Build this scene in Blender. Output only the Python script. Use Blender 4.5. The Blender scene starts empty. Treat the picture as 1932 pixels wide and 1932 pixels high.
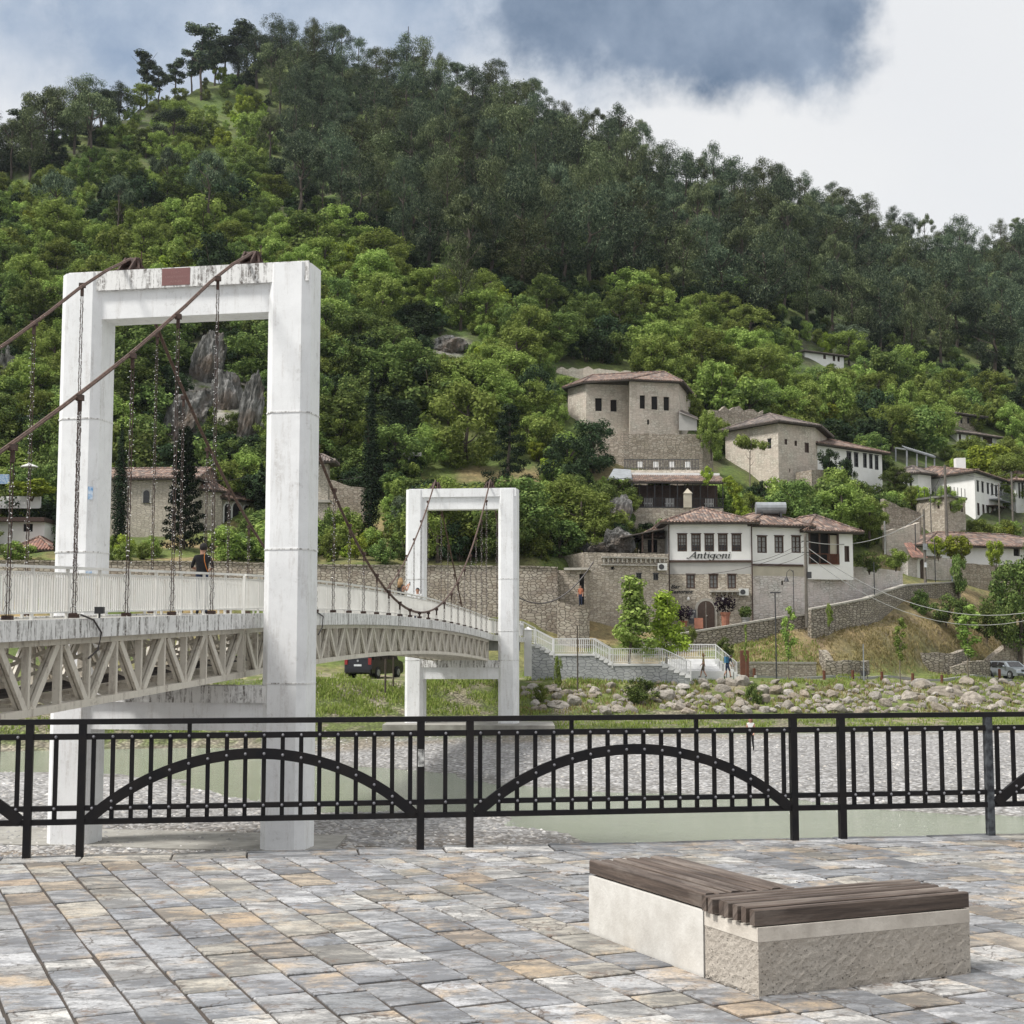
import bpy, bmesh, math, random
import numpy as np
from mathutils import Vector, Matrix
R = math.radians
rng = np.random.default_rng(7)
random.seed(7)
S = bpy.context.scene
COL = S.collection

# ---------------------------------------------------------------- camera, light, exposure
PITCH = math.atan(260 / 2750)
CP, SP = math.cos(PITCH), math.sin(PITCH)
EYE = 1.6
cam_d = bpy.data.cameras.new('camera'); cam = bpy.data.objects.new('camera', cam_d); COL.objects.link(cam)
cam.location = (0, 0, EYE); cam.rotation_euler = (R(90) + PITCH, 0, 0)
cam_d.sensor_width = 36; cam_d.lens = 36 * 2750 / 1932; cam_d.clip_end = 5000; cam_d.clip_start = .1
S.camera = cam
S.view_settings.view_transform = 'Standard'; S.view_settings.look = 'None'
S.view_settings.exposure = 0.45; S.view_settings.gamma = 1.0; S.view_settings.use_curve_mapping = False
SUN_EL, SUN_AZ = 55, -112      # azimuth clockwise from +Y: light comes from the left, a little behind
sd = bpy.data.lights.new('sun', 'SUN'); so = bpy.data.objects.new('sun', sd); COL.objects.link(so)
sd.energy = 3.3; sd.angle = R(11); sd.color = (1, .965, .91)
_d = Vector((math.sin(R(SUN_AZ)) * math.cos(R(SUN_EL)), math.cos(R(SUN_AZ)) * math.cos(R(SUN_EL)), math.sin(R(SUN_EL))))
so.rotation_euler = _d.to_track_quat('Z', 'Y').to_euler()

def ray(x, y):                       # direction through a point measured in the photograph (1932 wide), scaled to Y=1
    u, v = (x - 966) / 2750, (966 - y) / 2750
    d = CP - v * SP
    return u / d, (SP + v * CP) / d
def P(x, y, Y):
    a, k = ray(x, y); return Vector((a * Y, Y, EYE + k * Y))
def Zat(y, Y): return EYE + ray(966, y)[1] * Y
def G(x, y, z=0.0):                  # point on a level plane
    a, k = ray(x, y); Y = (z - EYE) / k; return Vector((a * Y, Y, z))

w = bpy.data.worlds.new('World'); S.world = w; w.use_nodes = True
nt = w.node_tree; nt.nodes.clear()
def N(t, nt_=None, **kw):
    n = (nt_ or nt).nodes.new(t)
    for k, v in kw.items():
        if k.startswith('i_'): n.inputs[int(k[2:])].default_value = v
        else: setattr(n, k, v)
    return n
def L(a, b, nt_=None): (nt_ or nt).links.new(a, b)
out = N('ShaderNodeOutputWorld')
sky = N('ShaderNodeTexSky', sky_type='NISHITA', sun_disc=False, sun_elevation=R(SUN_EL), sun_rotation=R(SUN_AZ))
bg1 = N('ShaderNodeBackground'); bg1.inputs[1].default_value = .08; L(sky.outputs[0], bg1.inputs[0])
bg2 = N('ShaderNodeBackground'); bg2.inputs[1].default_value = 1.0
tc = N('ShaderNodeTexCoord')
nz = N('ShaderNodeTexNoise'); nz.inputs['Scale'].default_value = 9; nz.inputs['Detail'].default_value = 9; nz.inputs['Roughness'].default_value = .6
L(tc.outputs['Generated'], nz.inputs['Vector'])
nz2 = N('ShaderNodeTexNoise'); nz2.inputs['Scale'].default_value = 2.6; nz2.inputs['Detail'].default_value = 6
L(tc.outputs['Generated'], nz2.inputs['Vector'])
def mth(op, a, b=None, nt_=None, clamp=False):
    m = N('ShaderNodeMath', nt_, operation=op, use_clamp=clamp)
    for i, q in enumerate((a, b)):
        if q is None: continue
        if isinstance(q, (int, float)): m.inputs[i].default_value = q
        else: L(q, m.inputs[i], nt_)
    return m.outputs[0]
def ramp(nt_, src, stops, interp='LINEAR'):
    r = N('ShaderNodeValToRGB', nt_); L(src, r.inputs[0], nt_); e = r.color_ramp.elements; r.color_ramp.interpolation = interp
    while len(e) < len(stops): e.new(.5)
    for i, (p, c) in enumerate(stops): e[i].position = p; e[i].color = (*c, 1) if isinstance(c, tuple) else (c, c, c, 1)
    return r.outputs[0]
def cloud(blobs, soft):
    cur = None
    for (px, py, r) in blobs:
        d = (P(px, py, 1) - Vector((0, 0, EYE))).normalized()
        vm = N('ShaderNodeVectorMath', operation='DISTANCE'); L(tc.outputs['Generated'], vm.inputs[0]); vm.inputs[1].default_value = d
        v = mth('SUBTRACT', vm.outputs['Value'], r / 2750)
        cur = v if cur is None else mth('SMOOTH_MIN' if False else 'MINIMUM', cur, v)
    cur = mth('ADD', cur, mth('MULTIPLY', mth('SUBTRACT', nz.outputs['Fac'], .5), .13))
    mr = N('ShaderNodeMapRange', interpolation_type='SMOOTHSTEP'); L(cur, mr.inputs[0])
    mr.inputs[1].default_value = soft; mr.inputs[2].default_value = -soft; return mr.outputs[0]
dark = cloud([(1270, -85, 225), (1440, -15, 172), (1520, 105, 85), (1330, 70, 85), (1090, -65, 170), (1555, -60, 80), (1250, -300, 370)], .018)
grey = cloud([(300, -10, 220), (620, -60, 270), (40, 40, 110), (230, 130, 90), (930, -40, 130), (420, 60, 150), (760, 0, 150), (1080, 20, 110), (-160, 20, 160)], .05)
def mixc(f, a, b, nt_=None, blend='MIX'):
    m = N('ShaderNodeMix', nt_, data_type='RGBA', blend_type=blend)
    if isinstance(f, (int, float)): m.inputs[0].default_value = f
    else: L(f, m.inputs[0], nt_)
    for i, q in ((6, a), (7, b)):
        if isinstance(q, tuple): m.inputs[i].default_value = (*q, 1) if len(q) == 3 else q
        else: L(q, m.inputs[i], nt_)
    return m.outputs[2]
r2 = N('ShaderNodeMapRange'); L(nz2.outputs['Fac'], r2.inputs[0]); r2.inputs[1].default_value = .35; r2.inputs[2].default_value = .7
white = mixc(r2.outputs[0], (.69, .69, .685), (.63, .64, .655))
c1 = mixc(ramp(nt, nz.outputs['Fac'], [(.3, 0.0), (.7, 1.0)]), (.20, .27, .38), (.50, .55, .62))
c2 = mixc(ramp(nt, mth('ADD', mth('MULTIPLY', nz.outputs['Fac'], .6), mth('MULTIPLY', nz2.outputs['Fac'], .4)), [(.38, 0.0), (.62, 1.0)]), (.085, .13, .20), (.30, .36, .45))
cc = mixc(grey, white, c1); cc = mixc(dark, cc, c2)
sepz = N('ShaderNodeSeparateXYZ'); L(tc.outputs['Generated'], sepz.inputs[0])
zen = N('ShaderNodeMapRange', interpolation_type='SMOOTHSTEP'); L(sepz.outputs[2], zen.inputs[0]); zen.inputs[1].default_value = .42; zen.inputs[2].default_value = 1.0; zen.inputs[3].default_value = 1.0; zen.inputs[4].default_value = 1.35
L(zen.outputs[0], bg2.inputs[1])   # an overcast sky is brighter overhead
L(cc, bg2.inputs[0])
mx = N('ShaderNodeMixShader'); mx.inputs[0].default_value = .92
L(bg1.outputs[0], mx.inputs[1]); L(bg2.outputs[0], mx.inputs[2]); L(mx.outputs[0], out.inputs[0])

# ---------------------------------------------------------------- materials
def newmat(name, rough=.8, metal=0.0):
    m = bpy.data.materials.new(name); m.use_nodes = True
    b = m.node_tree.nodes['Principled BSDF']; b.inputs['Roughness'].default_value = rough; b.inputs['Metallic'].default_value = metal
    return m, m.node_tree, b
def noise(nt_, vec, scale, detail=4, rough=.55, stretch=None):
    if stretch:
        mp = N('ShaderNodeMapping', nt_); mp.inputs['Scale'].default_value = stretch; L(vec, mp.inputs[0], nt_); vec = mp.outputs[0]
    n = N('ShaderNodeTexNoise', nt_); n.inputs['Scale'].default_value = scale; n.inputs['Detail'].default_value = detail; n.inputs['Roughness'].default_value = rough
    L(vec, n.inputs['Vector'], nt_); return n.outputs['Fac']
def bump(nt_, b, h, strength=.4, dist=.02):
    n = N('ShaderNodeBump', nt_); n.inputs['Strength'].default_value = strength; n.inputs['Distance'].default_value = dist
    L(h, n.inputs['Height'], nt_); L(n.outputs[0], b.inputs['Normal'], nt_)
def vecsrc(nt_, kind):
    t = N('ShaderNodeTexCoord', nt_); return t.outputs[kind]
MAT = {}
def plain(name, c1, c2=None, scale=3, rough=.8, bs=None, bd=.01, metal=0, bscale=30, spec=.5):
    m, t, b = newmat(name, rough, metal); b.inputs['Specular IOR Level'].default_value = spec
    o = vecsrc(t, 'Object')
    c2 = c2 or tuple(x * .75 for x in c1)
    f = noise(t, o, scale, 6, .6)
    f = ramp(t, f, [(.35, 0.0), (.65, 1.0)])
    L(mixc(f, c1, c2, t), b.inputs['Base Color'], t)
    if bs: bump(t, b, noise(t, o, bscale, 5, .6), bs, bd)
    MAT[name] = m; return m
def streaked(name, base, dirt, amount=.5, rough=.6, sx=2.2, grime=.5, th=.52):
    """painted surface with rust-brown runs and blotches"""
    m, t, b = newmat(name, rough); o = vecsrc(t, 'Object')
    s = noise(t, o, sx, 6, .7, (3, 3, .35)); bl = noise(t, o, 1.3, 7, .7); fine = noise(t, o, 14, 5, .7)
    k = mth('MULTIPLY', ramp(t, s, [(th, 0.0), (th + .16, 1.0)]), ramp(t, fine, [(.36, 0.0), (.54, 1.0)]), t)
    k = mth('MULTIPLY', k, amount, t)
    base2 = tuple(x * .86 for x in base)
    c = mixc(ramp(t, bl, [(.35, 0.0), (.7, 1.0)]), base, base2, t)
    c = mixc(k, c, dirt, t)
    sp = ramp(t, mth('MULTIPLY', ramp(t, noise(t, o, 5, 8, .75), [(.56, 0.0), (.66, 1.0)]), ramp(t, bl, [(.45, 0.0), (.6, 1.0)]), t), [(0, 0.0), (1, grime)])
    c = mixc(sp, c, tuple(x * .55 for x in dirt), t)
    L(c, b.inputs['Base Color'], t); bump(t, b, fine, .25, .01); MAT[name] = m; return m
def masonry(name, cols, mortar, su=2.3, sv=4.6, wash=None, washamt=0., rough=.9, mw=.055, dirt=(.10, .08, .06), dirtamt=.4):
    """rubble / coursed stone on UV in metres"""
    m, t, b = newmat(name, rough); uv = vecsrc(t, 'UV')
    w_ = N('ShaderNodeTexNoise', t); w_.inputs['Scale'].default_value = 1.1; w_.inputs['Detail'].default_value = 3; L(uv, w_.inputs['Vector'], t)
    vs = N('ShaderNodeVectorMath', t, operation='SCALE'); L(w_.outputs['Color'], vs.inputs[0], t); vs.inputs['Scale'].default_value = .35
    va = N('ShaderNodeVectorMath', t, operation='ADD'); L(uv, va.inputs[0], t); L(vs.outputs[0], va.inputs[1], t)
    mp = N('ShaderNodeMapping', t); mp.inputs['Scale'].default_value = (su, sv, 1); L(va.outputs[0], mp.inputs[0], t)
    v1 = N('ShaderNodeTexVoronoi', t); v1.voronoi_dimensions = '2D'; v1.inputs['Scale'].default_value = 1; v1.inputs['Randomness'].default_value = .8; L(mp.outputs[0], v1.inputs['Vector'], t)
    v2 = N('ShaderNodeTexVoronoi', t); v2.voronoi_dimensions = '2D'; v2.feature = 'DISTANCE_TO_EDGE'; v2.inputs['Scale'].default_value = 1; v2.inputs['Randomness'].default_value = .8; L(mp.outputs[0], v2.inputs['Vector'], t)
    sp = N('ShaderNodeSeparateColor', t); L(v1.outputs['Color'], sp.inputs[0], t)
    n = len(cols); c = ramp(t, sp.outputs[0], [(i / n, cols[i]) for i in range(n)], 'CONSTANT')
    c = mixc(.35, c, mixc(noise(t, uv, 9, 6, .7), tuple(x * .5 for x in cols[0]), tuple(min(1, x * 1.4) for x in cols[0]), t), t)
    edge = ramp(t, v2.outputs['Distance'], [(mw * .4, 0.0), (mw * 1.6, 1.0)])
    c = mixc(edge, mortar, c, t)
    if wash:
        wf = mth('MULTIPLY', ramp(t, noise(t, uv, .55, 6, .65), [(.38, 0.0), (.6, 1.0)]), washamt, t); c = mixc(wf, c, wash, t)
    df = mth('MULTIPLY', ramp(t, noise(t, uv, .4, 7, .7), [(.5, 0.0), (.75, 1.0)]), dirtamt, t); c = mixc(df, c, dirt, t)
    L(c, b.inputs['Base Color'], t)
    h = mth('ADD', edge, mth('MULTIPLY', noise(t, uv, 7, 5, .7), .6, t), t); bump(t, b, h, .8, .05)
    MAT[name] = m; return m
def rooftile(name, cols, fu=.26, fv=.42):
    m, t, b = newmat(name, .85); uv = vecsrc(t, 'UV')
    mp = N('ShaderNodeMapping', t); mp.inputs['Scale'].default_value = (1 / fu, 1 / fv, 1)
    w_ = N('ShaderNodeTexNoise', t); w_.inputs['Scale'].default_value = .8; L(uv, w_.inputs['Vector'], t)
    vs = N('ShaderNodeVectorMath', t, operation='SCALE'); L(w_.outputs['Color'], vs.inputs[0], t); vs.inputs['Scale'].default_value = .18
    va = N('ShaderNodeVectorMath', t, operation='ADD'); L(uv, va.inputs[0], t); L(vs.outputs[0], va.inputs[1], t)
    L(va.outputs[0], mp.inputs[0], t)
    fl = N('ShaderNodeVectorMath', t, operation='FLOOR'); L(mp.outputs[0], fl.inputs[0], t)
    wn = N('ShaderNodeTexWhiteNoise', t); wn.noise_dimensions = '2D'; L(fl.outputs[0], wn.inputs['Vector'], t)
    n = len(cols); c = ramp(t, wn.outputs['Value'], [(i / n, cols[i]) for i in range(n)], 'CONSTANT')
    fr = N('ShaderNodeVectorMath', t, operation='FRACTION'); L(mp.outputs[0], fr.inputs[0], t)
    sx = N('ShaderNodeSeparateXYZ', t); L(fr.outputs[0], sx.inputs[0], t)
    tri = mth('SUBTRACT', 1.0, mth('ABSOLUTE', mth('SUBTRACT', mth('MULTIPLY', sx.outputs[0], 2.0, t), 1.0, t), None, t), t)
    lich = ramp(t, noise(t, uv, 1.6, 7, .7), [(.5, 0.0), (.68, 1.0)]); c = mixc(mth('MULTIPLY', lich, .5, t), c, (.17, .15, .13), t)
    L(c, b.inputs['Base Color'], t)
    h = mth('ADD', mth('POWER', tri, .5, t), mth('MULTIPLY', sx.outputs[1], -.35, t), t); bump(t, b, h, 1.0, .10)
    MAT[name] = m; return m
def foliage(name, dk, lt, tip=None, tipamt=.3, trans=.25):
    m = bpy.data.materials.new(name); m.use_nodes = True; t = m.node_tree; t.nodes.clear()
    o = N('ShaderNodeOutputMaterial', t); geo = N('ShaderNodeNewGeometry', t); oi = N('ShaderNodeObjectInfo', t)
    tcd = vecsrc(t, 'Object')
    rnd = geo.outputs['Random Per Island']
    f = mth('ADD', mth('MULTIPLY', rnd, .45, t), mth('MULTIPLY', ramp(t, noise(t, tcd, .9, 3, .5), [(.35, 0.0), (.65, 1.0)]), .55, t), t)
    c = mixc(f, dk, lt, t)
    if tip: c = mixc(mth('MULTIPLY', ramp(t, rnd, [(.6, 0.0), (.9, 1.0)]), tipamt, t), c, tip, t)
    hs = N('ShaderNodeHueSaturation', t); L(c, hs.inputs['Color'], t)
    L(mth('ADD', .485, mth('MULTIPLY', oi.outputs['Random'], .03, t), t), hs.inputs['Hue'], t)
    L(mth('ADD', .62, mth('MULTIPLY', oi.outputs['Random'], .8, t), t), hs.inputs['Value'], t)
    d = N('ShaderNodeBsdfDiffuse', t); L(hs.outputs[0], d.inputs[0], t)
    tr = N('ShaderNodeBsdfTranslucent', t); L(hs.outputs[0], tr.inputs[0], t)
    ms = N('ShaderNodeMixShader', t); ms.inputs[0].default_value = trans; L(d.outputs[0], ms.inputs[1], t); L(tr.outputs[0], ms.inputs[2], t)
    L(ms.outputs[0], o.inputs[0], t); MAT[name] = m; return m
streaked('paint_white', (.80, .81, .82), (.20, .15, .10), .3, grime=.3)
streaked('paint_stained', (.78, .78, .77), (.06, .045, .035), 1.0, grime=1.0, sx=3.4, th=.47)
streaked('truss_paint', (.66, .62, .54), (.12, .07, .04), .6, grime=.6)
streaked('rail_white', (.78, .77, .73), (.28, .2, .12), .3, grime=.15)
plain('white_gate', (.66, .66, .66), (.58, .58, .57), 2, .5)
plain('rust', (.035, .022, .018), (.075, .04, .03), 14, .8, .4, .004)
plain('cable_brown', (.06, .038, .03), (.14, .085, .065), 12, .75)
plain('dark_wire', (.035, .03, .03), (.07, .06, .06), 20, .6)
plain('bulb', (.9, .9, .88), (.7, .7, .7), 3, .2)
plain('plaque_red', (.17, .075, .07), (.20, .09, .085), 5, .5)
plain('plaque_letters', (.30, .17, .16), None, 5, .5)
plain('iron_black', (.006, .006, .008), (.013, .011, .011), 6, .5, .15, .002, 0, 60, spec=.22)
plain('iron_peeled', (.010, .010, .014), (.09, .10, .11), 18, .5, .15, .002, 0, 60, spec=.25)
plain('rivet_steel', (.32, .32, .34), (.2, .2, .22), 20, .35, metal=.6)
plain('sticker', (.62, .62, .6), (.03, .03, .03), 22, .6)
plain('conc_slab', (.34, .33, .30), (.22, .21, .19), 1.6, .9, .4, .01, 0, 18)
plain('conc_wall', (.20, .195, .18), (.11, .11, .10), 1.2, .95, .4, .02, 0, 8)
plain('block_grey', (.33, .35, .37), (.24, .26, .28), 1, .9)
plain('stair_white', (.74, .74, .74), (.6, .6, .6), 1.5, .7)
plain('plaster_white', (.82, .815, .80), (.73, .72, .70), .7, .85, .12, .01)
plain('plaster_grey', (.44, .43, .41), (.37, .36, .34), .8, .9)
plain('plaster_cream', (.50, .46, .37), (.40, .36, .29), 1, .9)
plain('wood_dark', (.045, .025, .018), (.08, .045, .03), 5, .7)
plain('wood_door', (.07, .04, .028), (.045, .028, .02), 6, .6)
plain('eave_wood', (.035, .028, .024), (.06, .05, .04), 4, .9)
plain('pane_dark', (.012, .013, .015), (.02, .02, .022), 3, .15)
plain('curtain', (.35, .35, .34), (.22, .22, .22), 9, .8)
plain('hole_dark', (.010, .009, .008), (.015, .013, .012), 3, .95)
plain('stone_trim', (.42, .40, .36), (.32, .30, .26), 3, .9)
plain('sign_black', (.015, .014, .014), None, 3, .6)
plain('metal_grey', (.28, .30, .32), (.20, .21, .22), 2, .5)
plain('metal_dark', (.03, .03, .032), (.045, .045, .05), 3, .5)
plain('ac_white', (.62, .62, .6), (.5, .5, .48), 3, .5)
plain('terracotta', (.36, .15, .09), (.28, .12, .08), 4, .8)
plain('pole_wood', (.17, .15, .13), (.11, .10, .085), 3, .9)
plain('pole_conc', (.34, .34, .33), (.27, .27, .26), 3, .9)
plain('corten', (.13, .045, .022), (.09, .035, .02), 3, .85)
plain('rubber', (.012, .012, .012), None, 3, .8)
plain('paint_blackcar', (.008, .008, .012), None, 1, .18)
plain('paint_silver', (.30, .33, .36), (.28, .31, .34), 1, .28, metal=.5)
plain('rim', (.45, .46, .48), None, 2, .3, metal=.7)
plain('light_red', (.25, .015, .015), None, 2, .2)
plain('light_clear', (.6, .62, .65), None, 2, .1)
plain('plate_white', (.65, .67, .7), None, 2, .5)
plain('skin', (.46, .26, .18), (.40, .22, .15), 5, .6)
plain('cloth_black', (.012, .012, .014), None, 4, .9)
plain('cloth_khaki', (.28, .23, .11), (.22, .18, .09), 4, .9)
plain('cloth_brown', (.14, .11, .08), None, 4, .9)
plain('cloth_navy', (.02, .03, .07), None, 4, .9)
plain('cloth_white', (.6, .6, .6), None, 4, .9)
plain('cloth_blue', (.03, .14, .25), None, 4, .9)
plain('cloth_orange', (.36, .12, .06), None, 4, .9)
plain('strap_orange', (.6, .2, .03), None, 4, .7)
plain('hair_dark', (.012, .009, .008), None, 9, .7)
plain('hair_blond', (.32, .20, .09), (.2, .12, .05), 9, .7)
plain('bark', (.09, .07, .055), (.05, .04, .032), 6, .95, .5, .03)
plain('bark_pale', (.20, .17, .13), (.13, .11, .085), 6, .95)
plain('canvas_white', (.7, .7, .68), None, 2, .8)
plain('canvas_brown', (.10, .085, .075), None, 2, .9)
plain('sign_blue', (.05, .2, .42), (.5, .55, .6), 9, .5)
plain('shrub_stem', (.08, .06, .04), None, 5, .9)
masonry('stone_tan', [(.50, .44, .36), (.42, .37, .30), (.58, .52, .44), (.36, .31, .25), (.53, .48, .41), (.30, .26, .22)], (.24, .21, .17), 2.9, 6.2)
masonry('stone_church', [(.50, .45, .38), (.43, .39, .32), (.58, .53, .45), (.46, .42, .36)], (.30, .27, .23), 2.6, 6.5, dirtamt=.25)
masonry('stone_rough', [(.38, .33, .27), (.31, .26, .21), (.47, .41, .34), (.25, .21, .17), (.42, .38, .32)], (.15, .13, .10), 2.4, 5.2, dirt=(.12, .10, .05), dirtamt=.6)
masonry('stone_dark', [(.34, .30, .25), (.27, .235, .195), (.42, .38, .32), (.20, .175, .15)], (.08, .07, .05), 2.3, 5.6, mw=.09, dirt=(.14, .12, .05), dirtamt=.5)
masonry('stone_retain', [(.42, .37, .31), (.34, .29, .24), (.52, .47, .40), (.26, .22, .19), (.46, .41, .35)], (.15, .13, .105), 2.5, 4.6, mw=.075, dirt=(.15, .09, .05), dirtamt=.65)
masonry('stone_washed', [(.62, .60, .57), (.52, .50, .46), (.70, .68, .65), (.44, .41, .37)], (.27, .25, .21), 2.4, 5.4, (.68, .61, .58), .9, dirt=(.32, .26, .2), dirtamt=.5)
masonry('stone_pale', [(.58, .54, .46), (.50, .46, .39), (.64, .60, .53), (.38, .34, .28)], (.32, .28, .23), 2.3, 5.0, (.60, .51, .44), .7, dirt=(.25, .21, .16), dirtamt=.5)
masonry('stone_block', [(.40, .41, .415), (.35, .36, .365), (.43, .44, .44)], (.20, .21, .22), 2.4, 5.0, mw=.04, dirt=(.09, .09, .09), dirtamt=.35)
rooftile('tile_brown', [(.18, .11, .085), (.25, .16, .12), (.13, .09, .075), (.34, .24, .19), (.21, .17, .15), (.10, .075, .065)])
rooftile('tile_grey', [(.16, .13, .115), (.21, .17, .15), (.12, .10, .09), (.25, .20, .17), (.09, .08, .075)])
rooftile('tile_red', [(.30, .15, .11), (.24, .12, .09), (.36, .20, .15), (.19, .11, .09)])
foliage('leaf_pine', (.016, .029, .021), (.090, .126, .078), (.29, .34, .20), .5, .18)
foliage('leaf_pine_olive', (.022, .034, .018), (.125, .15, .072), (.33, .37, .20), .5, .18)
foliage('leaf_bright', (.080, .125, .028), (.27, .345, .085), (.42, .49, .16), .5, .3)
foliage('leaf_mid', (.045, .078, .026), (.165, .225, .064), (.29, .35, .12), .45, .25)
foliage('leaf_dark', (.016, .030, .017), (.055, .080, .038), (.09, .12, .055), .3, .1)
foliage('leaf_yellow', (.15, .20, .03), (.32, .40, .06), (.44, .50, .10), .5, .3)
foliage('leaf_olive', (.085, .12, .075), (.20, .255, .165), (.29, .34, .24), .4, .15)
foliage('leaf_cypress', (.009, .017, .011), (.032, .046, .026), (.06, .08, .04), .3, .1)
foliage('leaf_purple', (.012, .008, .012), (.03, .018, .03), None, .4, .1)
foliage('leaf_grass', (.14, .19, .04), (.27, .33, .085), (.36, .36, .15), .6, .3)
foliage('leaf_drygrass', (.20, .18, .07), (.36, .30, .14), (.45, .38, .22), .6, .2)

# ---------------------------------------------------------------- mesh building
ORG = {}
def tag(o, label=None, cat=None, group=None, kind=None):
    if label: o['label'] = label
    if cat: o['category'] = cat
    if group: o['group'] = group
    if kind: o['kind'] = kind
    return o
def thing(name, loc, label, cat, group=None):
    o = bpy.data.objects.new(name, None); COL.objects.link(o); o.location = loc; o.empty_display_size = .3
    ORG[o.name] = Vector(loc); return tag(o, label, cat, group)
def auto_uv(me):
    uvl = me.uv_layers.new(name='UVMap').data
    for p in me.polygons:
        n = p.normal
        h = Vector((-n.y, n.x, 0))
        if h.length < .05: a, b = Vector((1, 0, 0)), Vector((0, 1, 0))
        else: a = h.normalized(); b = n.cross(a)
        if b.z < 0 and h.length >= .05: a, b = -a, -b
        for li in p.loop_indices:
            v = me.vertices[me.loops[li].vertex_index].co; uvl[li].uv = (v.dot(a), v.dot(b))
class MB:
    def __init__(s): s.v = []; s.f = []; s.m = []
    def add(s, vs, fs, mi=0):
        k = len(s.v); s.v += [tuple(v) for v in vs]; s.f += [tuple(i + k for i in f) for f in fs]; s.m += [mi] * len(fs)
    def box(s, c, size, mi=0, rz=0):
        x, y, z = (q / 2 for q in size); cs, sn = math.cos(rz), math.sin(rz)
        vs = [(c[0] + cs * a * x - sn * b * y, c[1] + sn * a * x + cs * b * y, c[2] + d * z) for d in (-1, 1) for (a, b) in ((-1, -1), (1, -1), (1, 1), (-1, 1))]
        s.add(vs, BOXF, mi)
    def beam(s, p0, p1, wdt, hgt, mi=0, up=(0, 0, 1)):
        p0, p1 = Vector(p0), Vector(p1); d = (p1 - p0)
        if d.length < 1e-6: return
        d.normalize(); u = Vector(up)
        if abs(d.dot(u)) > .99: u = Vector((0, 1, 0))
        sx = d.cross(u).normalized(); sz = sx.cross(d).normalized()
        vs = [p + sx * a * wdt / 2 + sz * b * hgt / 2 for p in (p0, p1) for (a, b) in ((-1, -1), (1, -1), (1, 1), (-1, 1))]
        s.add(vs, BOXF, mi)
    def tube(s, pts, r, n=6, mi=0, cap=True, r1=None):
        pts = [Vector(p) for p in pts]; m = len(pts); vs = []
        for i, p in enumerate(pts):
            d = (pts[min(i + 1, m - 1)] - pts[max(i - 1, 0)]).normalized()
            u = Vector((0, 0, 1)) if abs(d.z) < .9 else Vector((1, 0, 0))
            a = d.cross(u).normalized(); b = a.cross(d)
            rr = r if r1 is None else r + (r1 - r) * i / (m - 1)
            vs += [p + a * rr * math.cos(2 * math.pi * k / n) + b * rr * math.sin(2 * math.pi * k / n) for k in range(n)]
        fs = [(i * n + k, i * n + (k + 1) % n, (i + 1) * n + (k + 1) % n, (i + 1) * n + k) for i in range(m - 1) for k in range(n)]
        if cap: fs += [tuple(range(n - 1, -1, -1)), tuple((m - 1) * n + k for k in range(n))]
        s.add(vs, fs, mi)
    def prism(s, poly, z0, z1, mi=0, top=True, bottom=True):      # poly: xy list (ccw) ; z0,z1 numbers or lists
        n = len(poly); Z0 = z0 if isinstance(z0, (list, tuple)) else [z0] * n; Z1 = z1 if isinstance(z1, (list, tuple)) else [z1] * n
        vs = [(p[0], p[1], Z0[i]) for i, p in enumerate(poly)] + [(p[0], p[1], Z1[i]) for i, p in enumerate(poly)]
        fs = [(i, (i + 1) % n, n + (i + 1) % n, n + i) for i in range(n)]
        if bottom: fs.append(tuple(range(n - 1, -1, -1)))
        if top: fs.append(tuple(range(n, 2 * n)))
        s.add(vs, fs, mi)
    def sphere(s, c, r, mi=0, nu=8, nv=5, sc=(1, 1, 1), half=False):
        vs = []; v0 = 0
        rows = nv + 1
        for j in range(rows):
            th = (math.pi / 2 if half else math.pi) * j / nv
            for i in range(nu):
                ph = 2 * math.pi * i / nu
                vs.append((c[0] + r * sc[0] * math.sin(th) * math.cos(ph), c[1] + r * sc[1] * math.sin(th) * math.sin(ph), c[2] + r * sc[2] * math.cos(th)))
        fs = [(j * nu + i, (j + 1) * nu + i, (j + 1) * nu + (i + 1) % nu, j * nu + (i + 1) % nu) for j in range(nv) for i in range(nu)]
        s.add(vs, fs, mi)
    def build(s, name, mats, parent=None, smooth=False, org=None, **tg):
        o0 = ORG[parent.name] if parent is not None else Vector(org or (0, 0, 0))
        me = bpy.data.meshes.new(name); me.from_pydata([(v[0] - o0.x, v[1] - o0.y, v[2] - o0.z) for v in s.v], [], s.f)
        if isinstance(mats, str): mats = [mats]
        for m in mats: me.materials.append(MAT[m])
        if len(mats) > 1: me.polygons.foreach_set('material_index', s.m)
        me.update()
        if any(m.startswith(('stone', 'tile')) for m in mats): auto_uv(me)
        if smooth: me.polygons.foreach_set('use_smooth', [True] * len(me.polygons))
        o = bpy.data.objects.new(name, me); COL.objects.link(o); ORG[o.name] = o0
        if parent is not None: o.parent = parent
        else: o.location = o0
        return tag(o, **tg)
BOXF = [(0, 3, 2, 1), (4, 5, 6, 7), (0, 1, 5, 4), (1, 2, 6, 5), (2, 3, 7, 6), (3, 0, 4, 7)]
def ccw(poly):
    a = sum(poly[i][0] * poly[(i + 1) % len(poly)][1] - poly[(i + 1) % len(poly)][0] * poly[i][1] for i in range(len(poly)))
    return poly if a > 0 else poly[::-1]
def copy_tree(o, parent=None):
    c = o.copy(); COL.objects.link(c)
    if parent is not None: c.parent = parent
    for ch in list(o.children): copy_tree(ch, c)
    return c
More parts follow.
